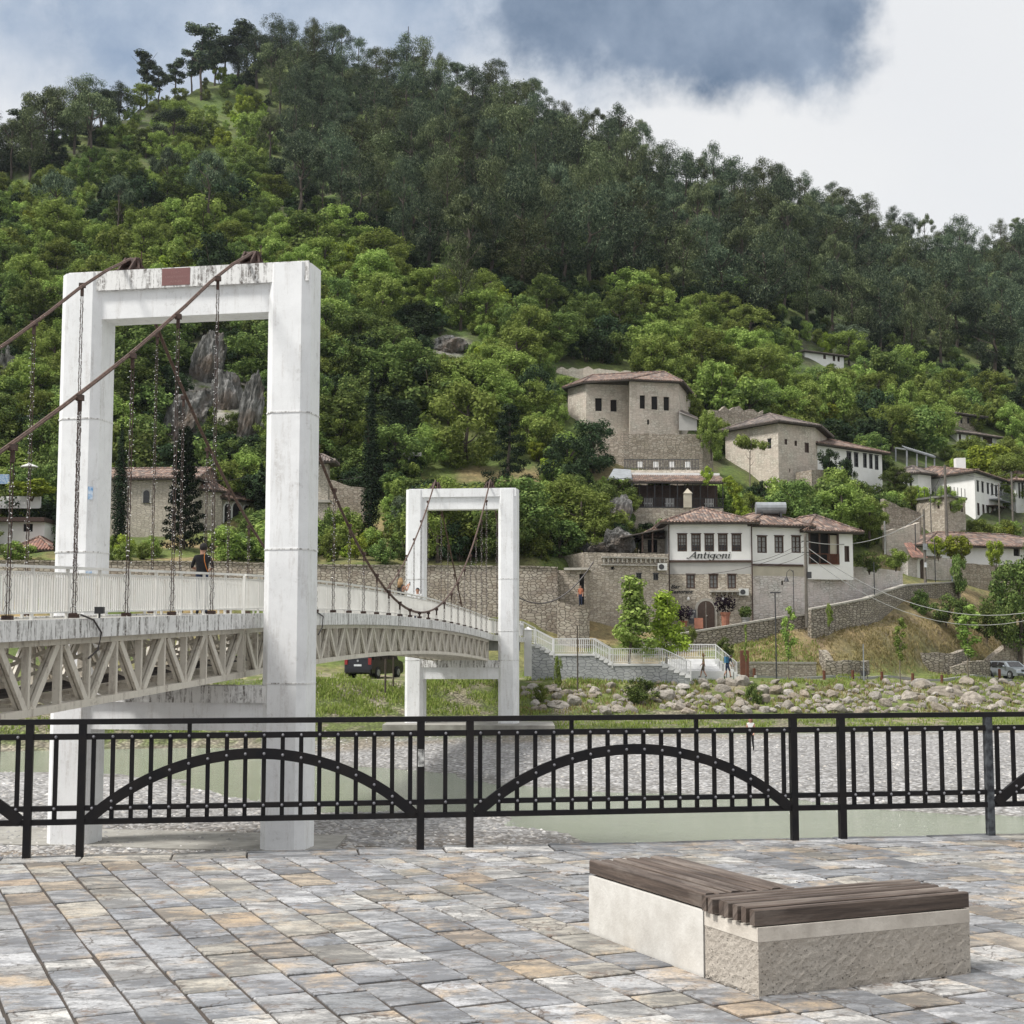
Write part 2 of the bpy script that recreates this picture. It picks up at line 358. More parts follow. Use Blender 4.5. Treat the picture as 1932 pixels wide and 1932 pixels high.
# ---------------------------------------------------------------- terrain
WATER_Z = -3.12
KX = [-700, 0, 300, 600, 1000, 1110, 1200, 1350, 1500, 1700, 1932, 2800]
TAB = [
 (1388, [66, 69, 71, 74, 77, 78, 79, 80, 81, 83, 85, 90]),
 (1352, [71, 73, 75, 82, 87, 88, 88, 89, 90, 93, 97, 104]),
 (1322, [75, 77, 79, 85, 91, 92, 92, 93, 95, 100, 106, 115]),
 (1283, [79, 81, 83, 87, 95, 97, 98, 99, 102, 109, 117, 130]),
 (1277, [93, 94, 96, 99, 103, 104, 105, 107, 110, 119, 131, 145]),
 (1190, [109, 109.5, 110, 110.6, 112, 115, 118, 119.5, 117, 121.5, 137, 155]),
 (1120, [112.6, 112.7, 112.8, 113, 113.6, 120, 124, 125.5, 124.5, 130, 147, 168]),
 (1065, [114, 114, 114, 114.2, 115, 122, 126, 131, 136, 145, 156, 178]),
 (1000, [133, 133, 133, 132, 131, 133, 136, 139, 144, 153, 166, 190]),
 (900, [142, 142, 142, 141, 143, 145, 147, 151, 158, 174, 190, 220]),
 (800, [148, 148, 148, 149, 156, 158, 161, 168, 181, 206, 226, 255]),
 (700, [158, 158, 158, 162, 172, 176, 180, 192, 209, 250, 275, 305]),
 (600, [174, 174, 174, 178, 196, 203, 210, 226, 250, 300, 330, 370]),
 (500, [200, 200, 200, 206, 225, 235, 247, 268, 298, 360, 395, 440]),
 (400, [235, 235, 235, 242, 262, 275, 292, 318, 352, 425, 460, 510]),
 (300, [275, 275, 275, 284, 304, 320, 340, 372, 410, 495, 530, 590]),
 (200, [318, 318, 318, 328, 348, 366, 390, 430, 475, 570, 610, 680]),
 (100, [362, 362, 362, 372, 395, 418, 445, 495, 545, 650, 700, 780]),
 (0, [408, 408, 408, 420, 445, 470, 505, 565, 620, 730, 790, 880])]
SKYL = [(-900, 400), (-300, 340), (0, 300), (60, 272), (150, 240), (240, 207), (330, 176), (420, 146), (480, 112), (520, 92), (610, 98), (730, 138), (890, 160), (960, 190), (1060, 232), (1160, 280), (1270, 326), (1400, 365), (1560, 400), (1640, 425), (1700, 462), (1820, 482), (1932, 455), (2200, 420), (3000, 430)]
TY = np.array([r[0] for r in TAB][::-1], float); TD = np.array([r[1] for r in TAB][::-1], float)
def ykey(x, y):
    d = np.array([np.interp(x, KX, TD[i]) for i in range(len(TY))]); return float(np.interp(y, TY, d))
A_ = np.concatenate([np.linspace(-1.2, -.42, 14), np.linspace(-.4, .42, 104), np.linspace(.45, 1.3, 14)])
YG = np.concatenate([np.arange(60, 180, .5), np.arange(180, 900, 3.0)])
ZT = np.zeros((len(A_), len(YG)))
for ia, a in enumerate(A_):
    ys = []; zs = []; prev = 0
    y = 1388.0
    while y > -40:
        den = CP - (966 - y) / 2750 * SP
        x = 966 + 2750 * a * den
        xc = min(max(x, -700), 2800)
        Yd = ykey(xc, y)
        if y < np.interp(x, [q[0] for q in SKYL], [q[1] for q in SKYL]): break
        Yd = max(Yd, prev + .05); prev = Yd
        ys.append(Yd); zs.append(Zat(y, Yd)); y -= 6 if y > 1000 else 12
    Yl, zl = ys[-1], zs[-1]
    for d in (6, 15, 40, 120, 400): ys.append(Yl + d); zs.append(zl - (.02 * d * d if d < 16 else 4 + .55 * (d - 15)))
    ZT[ia] = np.interp(YG, ys, zs)
def vnoise(x, y, seed=0):
    xi = np.floor(x).astype(np.int64); yi = np.floor(y).astype(np.int64); fx = x - xi; fy = y - yi
    fx = fx * fx * (3 - 2 * fx); fy = fy * fy * (3 - 2 * fy)
    def h(a, b):
        n = (a * 374761393 + b * 668265263 + seed * 974711) & 0xffffffff
        n = ((n ^ (n >> 13)) * 1274126177) & 0xffffffff
        return ((n ^ (n >> 16)) & 0xffff) / 65535.0
    return (h(xi, yi) * (1 - fx) + h(xi + 1, yi) * fx) * (1 - fy) + (h(xi, yi + 1) * (1 - fx) + h(xi + 1, yi + 1) * fx) * fy
def fbm(x, y, o=4, seed=0):
    s = 0; a = .5
    for i in range(o): s = s + a * vnoise(x * 2 ** i, y * 2 ** i, seed + i); a *= .5
    return s / (1 - .5 ** o)
WPOLY = [(-600, 1391), (0, 1398), (300, 1398), (500, 1408), (600, 1440), (740, 1452), (860, 1462), (960, 1482), (1228, 1494), (1500, 1512), (1640, 1527), (1932, 1541), (2500, 1560),
         (2500, 1680), (1700, 1680), (1180, 1680), (1125, 1600), (1075, 1575), (1000, 1556), (940, 1537), (800, 1528), (640, 1528), (500, 1505), (400, 1488), (330, 1472), (170, 1462), (0, 1452), (-600, 1446)]
WP = np.array([G(x, y, WATER_Z)[:2] for x, y in WPOLY])
def sdist(X, Y, Pn):
    d = np.full(X.shape, 1e9); ins = np.zeros(X.shape, bool); n = len(Pn)
    for i in range(n):
        ax, ay = Pn[i]; bx, by = Pn[(i + 1) % n]; ex, ey = bx - ax, by - ay
        t = np.clip(((X - ax) * ex + (Y - ay) * ey) / (ex * ex + ey * ey + 1e-9), 0, 1)
        d = np.minimum(d, np.hypot(X - ax - t * ex, Y - ay - t * ey))
        c = ((ay > Y) != (by > Y)) & (X < (bx - ax) * (Y - ay) / (by - ay + 1e-12) + ax); ins ^= c
    return np.where(ins, -d, d)
def H(X, Y):
    X = np.asarray(X, float); Y = np.asarray(Y, float)
    a = np.clip(X / np.maximum(Y, 1), A_[0], A_[-1] - 1e-6); fi = np.interp(a, A_, np.arange(len(A_))); i0 = np.minimum(fi.astype(int), len(A_) - 2); f = fi - i0
    gj = np.interp(Y, YG, np.arange(len(YG))); j0 = np.minimum(gj.astype(int), len(YG) - 2); g = gj - j0
    z = (ZT[i0, j0] * (1 - f) + ZT[i0 + 1, j0] * f) * (1 - g) + (ZT[i0, j0 + 1] * (1 - f) + ZT[i0 + 1, j0 + 1] * f) * g
    Y0 = np.interp(966 + 2750 * a, KX, TD[-1])
    sd = sdist(X, Y, WP) + 1.2 * (fbm(X * .35, Y * .35, 3, 5) - .5) * 2
    bed = WATER_Z + np.where(sd > 0, np.minimum(.32, .05 * sd + .0), np.maximum(-.5, .12 * sd)) + .05 * (fbm(X * .9, Y * .9, 3, 9) - .5)
    t = np.clip((Y - Y0 + 4) / 8, 0, 1); t = t * t * (3 - 2 * t)
    z = bed * (1 - t) + z * t
    rough = np.clip((Y - Y0 - 4) / 30, 0, 1)
    z = z + rough * ((fbm(X * .25, Y * .25, 4, 1) - .5) * .9) + np.clip((Y - 150) / 60, 0, 1) * (fbm(X * .05, Y * .05, 4, 2) - .5) * 7
    return z
def h1(X, Y): return float(H(np.array([X]), np.array([Y]))[0])
_ys = np.concatenate([np.arange(62, 180, .4), np.arange(180, 760, 1.5)])
def hit(x, y, y0=62):                # where the line of sight through (x, y) meets the ground
    a, k = ray(x, y); Y = _ys[_ys > y0]
    below = H(a * Y, Y) > EYE + k * Y
    i = int(np.argmax(below))
    if not below[i]: return None
    return Vector((a * Y[i], Y[i], h1(a * Y[i], Y[i])))

# ground sheet: fan-shaped grid, colour zones stored as what the ground is made of
def px_of(X, Y, Z):
    d = Y * CP + (Z - EYE) * SP; u = (Z - EYE) * CP - Y * SP
    return 966 + 2750 * X / d, 966 - 2750 * u / d
def sheet(name, ya, yb, step, acount, mat, kind='structure'):
    Yr = np.array(ya); Ar = np.concatenate([np.linspace(-1.2, -.45, 10), np.linspace(-.42, .42, acount), np.linspace(.45, 1.3, 10)])
    YY, AA = np.meshgrid(Yr, Ar, indexing='ij'); XX = AA * YY; ZZ = H(XX, YY)
    n, m = XX.shape
    me = bpy.data.meshes.new(name)
    co = np.stack([XX, YY, ZZ], -1).reshape(-1, 3)
    idx = np.arange(n * m).reshape(n, m); q = np.stack([idx[:-1, :-1], idx[:-1, 1:], idx[1:, 1:], idx[1:, :-1]], -1).reshape(-1, 4)
    me.vertices.add(len(co)); me.vertices.foreach_set('co', co.ravel())
    me.loops.add(q.size); me.loops.foreach_set('vertex_index', q.ravel()); me.polygons.add(len(q))
    me.polygons.foreach_set('loop_start', np.arange(0, q.size, 4)); me.polygons.foreach_set('use_smooth', np.ones(len(q), bool)); me.update(calc_edges=True)
    px, py = px_of(XX, YY, ZZ)
    Y0 = np.interp(966 + 2750 * AA, KX, TD[-1]); sd = sdist(XX, YY, WP)
    n1 = fbm(XX * .3, YY * .3, 5, 21); n2 = fbm(XX * .08, YY * .08, 4, 31); n3 = fbm(XX * 1.3, YY * 1.3, 4, 41)
    C = lambda *c: np.array(c)[None, None, :]
    def mix(c, d, f): return c * (1 - f[..., None]) + d * f[..., None]
    def ss(v, a, b): t = np.clip((v - a) / (b - a), 0, 1); return t * t * (3 - 2 * t)
    gravel = C(.37, .365, .365) * (.82 + .4 * n2[..., None]) + 0 * XX[..., None]
    dirt = C(.20, .155, .11); grass = C(.13, .165, .04); dry = C(.28, .22, .115); green = C(.075, .12, .025); sand = C(.30, .26, .20); rock = C(.26, .25, .24)
    c = gravel
    c = mix(c, dirt, ss(n1, .52, .62) * ss(40 - YY, 0, 8) * .8)
    c = mix(c, C(.20, .19, .16), ss(1.2 - np.abs(sd), 0, 1.5) * .6)
    bank = ss(YY - Y0, -6, 2)
    gg = mix(grass + 0 * c, sand, ss(n3 * .6 + n1 * .4, .5, .62) * .8)
    c = mix(c, gg, bank)
    c = mix(c, sand, ss(YY - Y0, -9, -5) * ss(Y0 + 1 - YY, 0, 3) * ss(n1, .4, .6) * .8)
    hill = ss(YY - np.interp(966 + 2750 * AA, KX, TD[-5]), -1, 4)
    hg = mix(mix(grass + 0 * c, dry, ss(n1, .42, .58)), green, ss(n2, .45, .6) * .6)
    c = mix(c, hg, hill)
    right = ss(px, 1370, 1420) * ss(1150 - 0 * px, 0, 1) * ss(py, 1080, 1140)
    c = mix(c, mix(dry + 0 * c, dirt, ss(n3, .5, .65) * .6), hill * right * (1 - .55 * ss(n1, .5, .65)))
    far = ss(YY, 135, 160); c = mix(c, mix(mix(green + 0 * c, C(.03, .045, .018), ss(n1, .4, .6)), grass, ss(n2, .5, .62) * .6), far * .9)
    rk = np.maximum(ss(110 - np.hypot((px - 380) * 1.0, (py - 760) * .75), 0, 60), ss(70 - np.hypot((px - 470) * 1.6, (py - 760) * .6), 0, 40)) * ss(n3, .3, .5)
    rk = np.maximum(rk, ss(50 - np.hypot(px - 850, (py - 655) * 1.8), 0, 30))
    c = mix(c, rock * (.55 + .9 * n3[..., None]), rk)
    ca = me.color_attributes.new('zone', 'FLOAT_COLOR', 'POINT')
    ca.data.foreach_set('color', np.concatenate([np.clip(c, 0, 1), np.ones((n, m, 1))], -1).astype(np.float32).ravel())
    me.materials.append(MAT[mat]); o = bpy.data.objects.new(name, me); COL.objects.link(o); return tag(o, kind=kind)
def zonemat(name, peb):
    m, t, b = newmat(name, .95); o = vecsrc(t, 'Object')
    at = N('ShaderNodeVertexColor', t); at.layer_name = 'zone'
    if peb:
        v = N('ShaderNodeTexVoronoi', t); v.inputs['Scale'].default_value = 5.5; L(o, v.inputs['Vector'], t)
        s = N('ShaderNodeSeparateColor', t); L(v.outputs['Color'], s.inputs[0], t)
        v3 = N('ShaderNodeTexVoronoi', t); v3.inputs['Scale'].default_value = 2.0; L(o, v3.inputs['Vector'], t)
        s3 = N('ShaderNodeSeparateColor', t); L(v3.outputs['Color'], s3.inputs[0], t)
        f = mth('ADD', mth('MULTIPLY', s.outputs[0], .7, t), mth('MULTIPLY', s3.outputs[1], .3, t), t)
        c = mixc(1.0, at.outputs[0], ramp(t, f, [(0, .42), (.5, .9), (.85, 1.25), (1, 1.9)]), t, 'MULTIPLY')
        c = mixc(ramp(t, v.outputs['Distance'], [(.35, 0.0), (.65, .75)]), c, mixc(1.0, at.outputs[0], (.35, .33, .3), t, 'MULTIPLY'), t)
        L(c, b.inputs['Base Color'], t); bump(t, b, v.outputs['Distance'], -1.0, .12)
        b.inputs['Normal'].links[0].from_node.invert = True; b.inputs['Normal'].links[0].from_node.inputs['Strength'].default_value = 1
    else:
        f = noise(t, o, 2.2, 8, .75); f2 = noise(t, o, .5, 5, .6)
        c = mixc(1.0, at.outputs[0], ramp(t, f, [(.3, .45), (.5, .95), (.7, 1.6)]), t, 'MULTIPLY')
        c = mixc(1.0, c, ramp(t, f2, [(.35, (.8, .85, .75)), (.65, (1.2, 1.12, 1.05))]), t, 'MULTIPLY')
        L(c, b.inputs['Base Color'], t); bump(t, b, f, .9, .25)
    MAT[name] = m
zonemat('gravel_mat', True); zonemat('hill_mat', False)
sheet('river_bed', np.linspace(11.5, 90.0, 180), 0, 0, 330, 'gravel_mat')
sheet('hillside', np.concatenate([np.linspace(90.0, 185, 190), np.arange(186, 480, 1.5), np.arange(480, 900, 8)]), 0, 0, 330, 'hill_mat')
# the far side of the world behind everything and to the sides, so that the ground reaches the horizon
m_ = MB(); m_.add([(-3000, -60, -14), (3000, -60, -14), (3000, 3500, -14), (-3000, 3500, -14)], [(0, 1, 2, 3)]); plain('far_land', (.08, .10, .04), None, .02, .95)
m_.build('ground', 'far_land', kind='structure')

# river water
m, t, b = newmat('water', .12); o = vecsrc(t, 'Object')
L(mixc(noise(t, o, .35, 5, .6, (.5, 1.6, 1)), (.25, .29, .21), (.34, .38, .285), t), b.inputs['Base Color'], t)
b.inputs['Specular IOR Level'].default_value = .5
bump(t, b, noise(t, o, 1.9, 8, .7, (.6, 2.0, 1)), 1.0, .3); b.inputs['Roughness'].default_value = .07; MAT['water'] = m
m_ = MB(); m_.add([(-90, 12.9, WATER_Z), (90, 12.9, WATER_Z), (110, 92, WATER_Z), (-90, 80, WATER_Z)], [(0, 1, 2, 3)]); m_.build('river_water', 'water', kind='structure')

# loose stones lying on the gravel
sg = np.random.default_rng(17); na = 60000
ys_ = 31 + 46 * sg.random(na) ** 1.6; xs_ = ys_ * sg.uniform(-.42, .42, na)
keep = (sdist(xs_, ys_, WP) > .2) & (sg.random(na) < .42); xs_, ys_ = xs_[keep], ys_[keep]; zs_ = H(xs_, ys_); n_s = len(xs_); rs_ = .028 + .06 * sg.random(n_s) ** 2.4; an_ = sg.uniform(0, 6.28, n_s)
dirs = np.array([[1, 0, 0], [0, 1, 0], [-1, 0, 0], [0, -1, 0], [0, 0, .62]])
co = np.zeros((n_s, 5, 3))
for i_, d_ in enumerate(dirs):
    el = rs_ * sg.uniform(.75, 1.45, n_s); ca, sa = np.cos(an_), np.sin(an_)
    co[:, i_, 0] = xs_ + (d_[0] * ca - d_[1] * sa) * el; co[:, i_, 1] = ys_ + (d_[0] * sa + d_[1] * ca) * el; co[:, i_, 2] = zs_ + d_[2] * rs_ - .004
fc = (np.array([[0, 1, 4], [1, 2, 4], [2, 3, 4], [3, 0, 4]])[None] + (np.arange(n_s) * 5)[:, None, None]).reshape(-1)
me = bpy.data.meshes.new('river_stones'); me.vertices.add(n_s * 5); me.vertices.foreach_set('co', co.ravel()); me.loops.add(len(fc)); me.loops.foreach_set('vertex_index', fc); me.polygons.add(len(fc) // 3); me.polygons.foreach_set('loop_start', np.arange(0, len(fc), 3)); me.polygons.foreach_set('use_smooth', np.ones(len(fc) // 3, bool)); me.update(calc_edges=True)
m, t, b = newmat('river_stone', .85); gi_ = N('ShaderNodeNewGeometry', t); L(ramp(t, gi_.outputs['Random Per Island'], [(0, (.13, .13, .135)), (.35, (.26, .255, .25)), (.7, (.36, .355, .35)), (.95, (.44, .41, .37)), (1, (.62, .61, .60))]), b.inputs['Base Color'], t); me.materials.append(m)
ob = bpy.data.objects.new('river_stones', me); COL.objects.link(ob); tag(ob, 'loose grey and white pebbles lying on the river gravel', 'pebbles', None, 'stuff')

# ---------------------------------------------------------------- quay with stone paving
FEET = [(50, 1619), (151, 1616), (795, 1605), (888, 1602), (1497, 1585), (1585, 1582), (1868, 1577)]
fp = [G(*p) for p in FEET]; RD = (fp[-1] - fp[0]).normalized(); RN = Vector((-RD.y, RD.x, 0))
off = sum((p - fp[0]).dot(RN) for p in fp) / len(fp); R0 = fp[0] + RN * off
POSTS = [(p - R0).dot(RD) for p in fp]
def RP(s, n, z): q = R0 + RD * s + RN * n; return Vector((q.x, q.y, z))
EDGE = .12
# bench axes (the paving runs along them)
BA = G(1432, 1881); BA2 = G(1826, 1834); BJ = G(1330, 1842); BF = G(1123, 1757)
eB = (BF - BA).normalized(); eA0 = (BA2 - BA).normalized()
eA = Vector((eB.y, -eB.x, 0)); eA = ((eA + eA0) / 2).normalized(); eB = Vector((-eA.y, eA.x, 0))
tb = bmesh.new(); cl = tb.loops.layers.color.new('tile')
prng = np.random.default_rng(3)
WS = .268; g = .009
pal = [((.50, .505, .52), 6), ((.57, .57, .575), 6), ((.42, .43, .45), 3), ((.56, .53, .47), 4), ((.52, .43, .31), 1), ((.62, .61, .59), 5), ((.38, .39, .41), 1), ((.55, .48, .38), 2)]
pc = [c for c, k in pal for _ in range(k)]
def addtile(q, zc=0.0, jit=.003):
    """q: 4 ground points ccw"""
    c = sum((Vector(p) for p in q), Vector()) / 4
    tl = prng.normal(0, jit, 2); dz = abs(prng.normal(0, .0025)); k = tuple(pc[prng.integers(len(pc))]); vv = .82 + .3 * prng.random()
    col = (k[0] * vv, k[1] * vv, k[2] * vv, prng.random())
    vt = []; vb = []; vm = []
    for p in q:
        p = Vector(p) + Vector((prng.normal(0, .003), prng.normal(0, .003), 0)); d = (c - p).normalized() * .007
        z = zc - dz + tl[0] * (p.x - c.x) * 3 + tl[1] * (p.y - c.y) * 3
        vb.append(tb.verts.new((p.x, p.y, zc - .05))); vm.append(tb.verts.new((p.x, p.y, z - .005))); vt.append(tb.verts.new((p.x + d.x, p.y + d.y, z)))
    fs = [tb.faces.new(vt)] + [tb.faces.new((vm[i], vm[(i + 1) % 4], vt[(i + 1) % 4], vt[i])) for i in range(4)] + [tb.faces.new((vb[i], vb[(i + 1) % 4], vm[(i + 1) % 4], vm[i])) for i in range(4)]
    for f in fs:
        for l in f.loops: l[cl] = col
o_ = BJ
for i in range(-34, 44):
    b_ = -16 + prng.random() * .5
    a0, a1 = i * WS + g, (i + 1) * WS - g
    while b_ < 16:
        ln = prng.choice([.24, .30, .36, .42, .48, .54]) * (.9 + .2 * prng.random())
        q = [o_ + eA * a0 + eB * (b_ + g * 1.5), o_ + eA * a1 + eB * (b_ + g * 1.5), o_ + eA * a1 + eB * (b_ + ln - g * 1.5), o_ + eA * a0 + eB * (b_ + ln - g * 1.5)]
        nn = [(p - R0).dot(RN) for p in q]
        cx = q[0]
        if min(nn) < EDGE - .36 and cx.y > 2.6 and abs(cx.x) < 9: addtile(q)
        b_ += ln
bmesh.ops.bisect_plane(tb, geom=tb.verts[:] + tb.edges[:] + tb.faces[:], plane_co=R0 + RN * (EDGE - .375), plane_no=RN, clear_outer=True)
s_ = -7.0
while s_ < 14:
    ln = .55 + .35 * prng.random()
    if True: addtile([RP(s_ + .006, EDGE - .365, 0), RP(s_ + ln - .006, EDGE - .365, 0), RP(s_ + ln - .006, EDGE + prng.normal(0, .012), 0), RP(s_ + .006, EDGE + prng.normal(0, .012), 0)], .004)
    s_ += ln
me = bpy.data.meshes.new('stone_paving'); tb.to_mesh(me); tb.free()
m, t, b = newmat('paving', .62); o = vecsrc(t, 'Object')
vc = N('ShaderNodeVertexColor', t); vc.layer_name = 'tile'
sh = N('ShaderNodeVectorMath', t, operation='SCALE'); L(vc.outputs[0], sh.inputs[0], t); sh.inputs['Scale'].default_value = 37.0
ad = N('ShaderNodeVectorMath', t, operation='ADD'); L(o, ad.inputs[0], t); L(sh.outputs[0], ad.inputs[1], t)
pv = ad.outputs[0]
bl = noise(t, pv, 3.6, 9, .74, (.8, 1.5, 1)); sm = noise(t, pv, 10, 9, .8, (.75, 1.5, 1)); big = noise(t, o, .55, 5, .6)
base_ = mixc(.22, vc.outputs[0], (.54, .54, .545), t)
c = mixc(ramp(t, bl, [(.42, 0.0), (.55, 1.0)]), mixc(1.0, base_, (1.36, 1.36, 1.36), t, 'MULTIPLY'), mixc(1.0, base_, (.58, .59, .61), t, 'MULTIPLY'), t)
c = mixc(ramp(t, noise(t, pv, 2.0, 6, .7), [(.54, 0.0), (.66, .65)]), c, (.55, .41, .26), t)
c = mixc(ramp(t, sm, [(.525, 0.0), (.60, .92)]), c, (.12, .115, .11), t)
c = mixc(ramp(t, noise(t, pv, 4.5, 9, .8), [(.56, 0.0), (.63, .85)]), c, (.15, .10, .07), t)
wv = N('ShaderNodeVectorMath', t, operation='ADD'); L(pv, wv.inputs[0], t)
nc = N('ShaderNodeTexNoise', t); nc.inputs['Scale'].default_value = 5; nc.inputs['Detail'].default_value = 6; L(pv, nc.inputs['Vector'], t)
ns = N('ShaderNodeVectorMath', t, operation='SCALE'); L(nc.outputs['Color'], ns.inputs[0], t); ns.inputs['Scale'].default_value = .35; L(ns.outputs[0], wv.inputs[1], t)
ve = N('ShaderNodeTexVoronoi', t); ve.feature = 'DISTANCE_TO_EDGE'; ve.inputs['Scale'].default_value = 2.6; L(wv.outputs[0], ve.inputs['Vector'], t)
crk = mth('MULTIPLY', ramp(t, ve.outputs['Distance'], [(.004, 1.0), (.022, 0.0)]), ramp(t, noise(t, pv, 2.7, 5, .6), [(.46, 0.0), (.56, .9)]), t)
c = mixc(crk, c, (.07, .055, .045), t)
c = mixc(ramp(t, noise(t, o, 60, 3, .6), [(.40, .35), (.6, 0.0)]), c, (.13, .13, .13), t)
c = mixc(1.0, c, ramp(t, big, [(.35, .86), (.65, 1.16)]), t, 'MULTIPLY')
L(c, b.inputs['Base Color'], t); L(ramp(t, bl, [(.35, .42), (.6, .72)]), b.inputs['Roughness'], t)
bump(t, b, mth('ADD', mth('MULTIPLY', sm, .6, t), mth('MULTIPLY', bl, .8, t), t), .55, .02); MAT['paving'] = m
me.materials.append(m); ob = bpy.data.objects.new('stone_paving', me); COL.objects.link(ob); tag(ob, kind='structure')
plain('grout', (.07, .055, .045), (.035, .03, .025), 9, .95, .5, .005)
m_ = MB(); q = [RP(-30, EDGE - .02, 0), RP(-30, -22, 0), RP(34, -22, 0), RP(34, EDGE - .02, 0)]
m_.prism(ccw([(p.x, p.y) for p in q]), -.3, -.012); m_.build('pavement', 'grout', kind='structure')
m_ = MB(); q = [RP(-30, EDGE - .05, 0), RP(-30, -.6, 0), RP(34, -.6, 0), RP(34, EDGE - .05, 0)]
m_.prism(ccw([(p.x, p.y) for p in q]), -4.2, -.31); m_.build('quay_wall', 'conc_wall', label='grey concrete quay wall under the paved promenade edge', cat='wall')

# ---------------------------------------------------------------- black iron railing on the quay
rt = thing('iron_railing', RP(0, 0, 0), 'black iron railing with riveted arches along the paved promenade', 'railing')
up = (0, 0, 1)
for i, s in enumerate(POSTS):
    b_ = MB(); thick = i == 6
    b_.beam(RP(s, 0, -.01), RP(s, 0, 1.02), .058 if not thick else .062, .058, 0, RN)
    if i == 2:
        b_.beam(RP(s, -.031, .66), RP(s, -.031, .80), .052, .003, 1, RN)
    b_.build('post', ['iron_peeled' if thick else 'iron_black', 'sticker'], rt, **({'label': 'post with peeling black paint'} if thick else {}))
EXT = [(POSTS[0] - 2.72, POSTS[0], 'arch')] + [(POSTS[0], POSTS[1], 'gap'), (POSTS[1], POSTS[2], 'arch'), (POSTS[2], POSTS[3], 'gap'), (POSTS[3], POSTS[4], 'arch'), (POSTS[4], POSTS[5], 'gap'), (POSTS[5], POSTS[6], 'half'), (POSTS[6], POSTS[6] + 2.72, 'arch')]
for s in (EXT[0][0], EXT[-1][1]):
    b_ = MB(); b_.beam(RP(s, 0, -.01), RP(s, 0, 1.02), .058, .058, 0, RN); b_.build('post', 'iron_black', rt)
b_ = MB(); b_.beam(RP(EXT[0][0] - .1, 0, 1.04), RP(EXT[-1][1] + .1, 0, 1.04), .062, .042); b_.build('handrail', 'iron_black', rt)
ZU, ZL, ZB = .925, .375, .27
def rivet(b_, s, z, n=-.036): b_.sphere(RP(s, n, z), .0125, 1, 6, 4)
for s0, s1, kind in EXT:
    a, c_ = s0 + .03, s1 - .03; Ln = c_ - a
    nb = {'arch': 18, 'gap': 1, 'half': 8}[kind]; ss_ = [a + Ln * (k + .5) / nb if kind != 'arch' else a + .055 + (Ln - .11) * k / (nb - 1) for k in range(nb)]
    for nm, z, hh in (('upper_bar', ZU, .046), ('middle_bar', ZL, .04), ('bottom_bar', ZB, .042)):
        b_ = MB(); b_.beam(RP(a, 0, z), RP(c_, 0, z), .05, hh)
        if nm != 'bottom_bar':
            for s in ss_: rivet(b_, s, z, -.03)
        b_.build(nm, ['iron_black', 'rivet_steel'], rt)
    for k, s in enumerate(ss_):
        b_ = MB(); tall = kind == 'arch' and k in (5, 12)
        b_.beam(RP(s, .004, ZB), RP(s, .004, 1.02 if tall else ZU), .034, .022, 0, RN); b_.build('baluster', 'iron_black', rt)
    if kind == 'arch':
        b_ = MB(); h_ = .50; c2 = Ln / 2 - .02; Rr = (c2 * c2 + h_ * h_) / (2 * h_); mid = (a + c_) / 2; zc = ZB + .01 + h_ - Rr; th0 = math.asin(c2 / Rr)
        K = 36; pts = [(mid + Rr * math.sin(-th0 + 2 * th0 * k / K), zc + Rr * math.cos(-th0 + 2 * th0 * k / K)) for k in range(K + 1)]
        vs = []
        for k in range(K + 1):
            th = -th0 + 2 * th0 * k / K
            for rr, n in ((Rr - .042, -.034), (Rr + .042, -.034), (Rr + .042, .0), (Rr - .042, .0)): vs.append(RP(mid + rr * math.sin(th), n, zc + rr * math.cos(th)))
        fs = [(k * 4 + j, k * 4 + (j + 1) % 4, k * 4 + 4 + (j + 1) % 4, k * 4 + 4 + j) for k in range(K) for j in range(4)] + [(3, 2, 1, 0), (K * 4, K * 4 + 1, K * 4 + 2, K * 4 + 3)]
        b_.add(vs, fs)
        for s in ss_:
            if abs(s - mid) < c2 * .93: rivet(b_, s, zc + math.sqrt(Rr * Rr - (s - mid) ** 2), -.036)
        b_.build('arch_bar', ['iron_black', 'rivet_steel'], rt)

# ---------------------------------------------------------------- two concrete benches
m, t, b = newmat('bench_rough', .9); o = vecsrc(t, 'Object')
v = N('ShaderNodeTexVoronoi', t); v.inputs['Scale'].default_value = 48; L(o, v.inputs['Vector'], t)
nn = noise(t, o, 40, 7, .78); low = noise(t, o, 2.2, 6, .65)
sz = N('ShaderNodeSeparateXYZ', t); L(o, sz.inputs[0], t)
pit = ramp(t, mth('ADD', v.outputs['Distance'], mth('MULTIPLY', nn, .5, t), t), [(.28, 1.0), (.48, 0.0)])
wear = ramp(t, mth('ADD', low, mth('MULTIPLY', sz.outputs[2], -1.0, t), t), [(.28, .12), (.50, 1.0)])
c = mixc(ramp(t, low, [(.35, 0.0), (.65, 1.0)]), (.70, .64, .56), (.58, .52, .45), t)
c = mixc(mth('MULTIPLY', pit, wear, t), c, (.085, .075, .065), t)
L(c, b.inputs['Base Color'], t); bump(t, b, mth('SUBTRACT', nn, mth('MULTIPLY', pit, .7, t), t), 1.0, .035); MAT['bench_rough'] = m
plain('bench_smooth', (.62, .605, .57), (.46, .44, .405), 5, .85, .45, .005, 0, 60)
plain('bench_band', (.62, .575, .51), (.44, .40, .35), 7, .9, .5, .006, 0, 60)
m, t, b = newmat('slat_wood', .7); o = vecsrc(t, 'UV')
gr = noise(t, o, 30, 7, .7, (.05, 1, 1)); gr2 = noise(t, o, 5, 6, .7, (.2, 1, 1))
c = mixc(ramp(t, gr, [(.35, 0.0), (.65, 1.0)]), (.03, .021, .017), (.12, .088, .070), t)
c = mixc(ramp(t, gr2, [(.48, 0.0), (.68, .7)]), c, (.26, .22, .19), t)
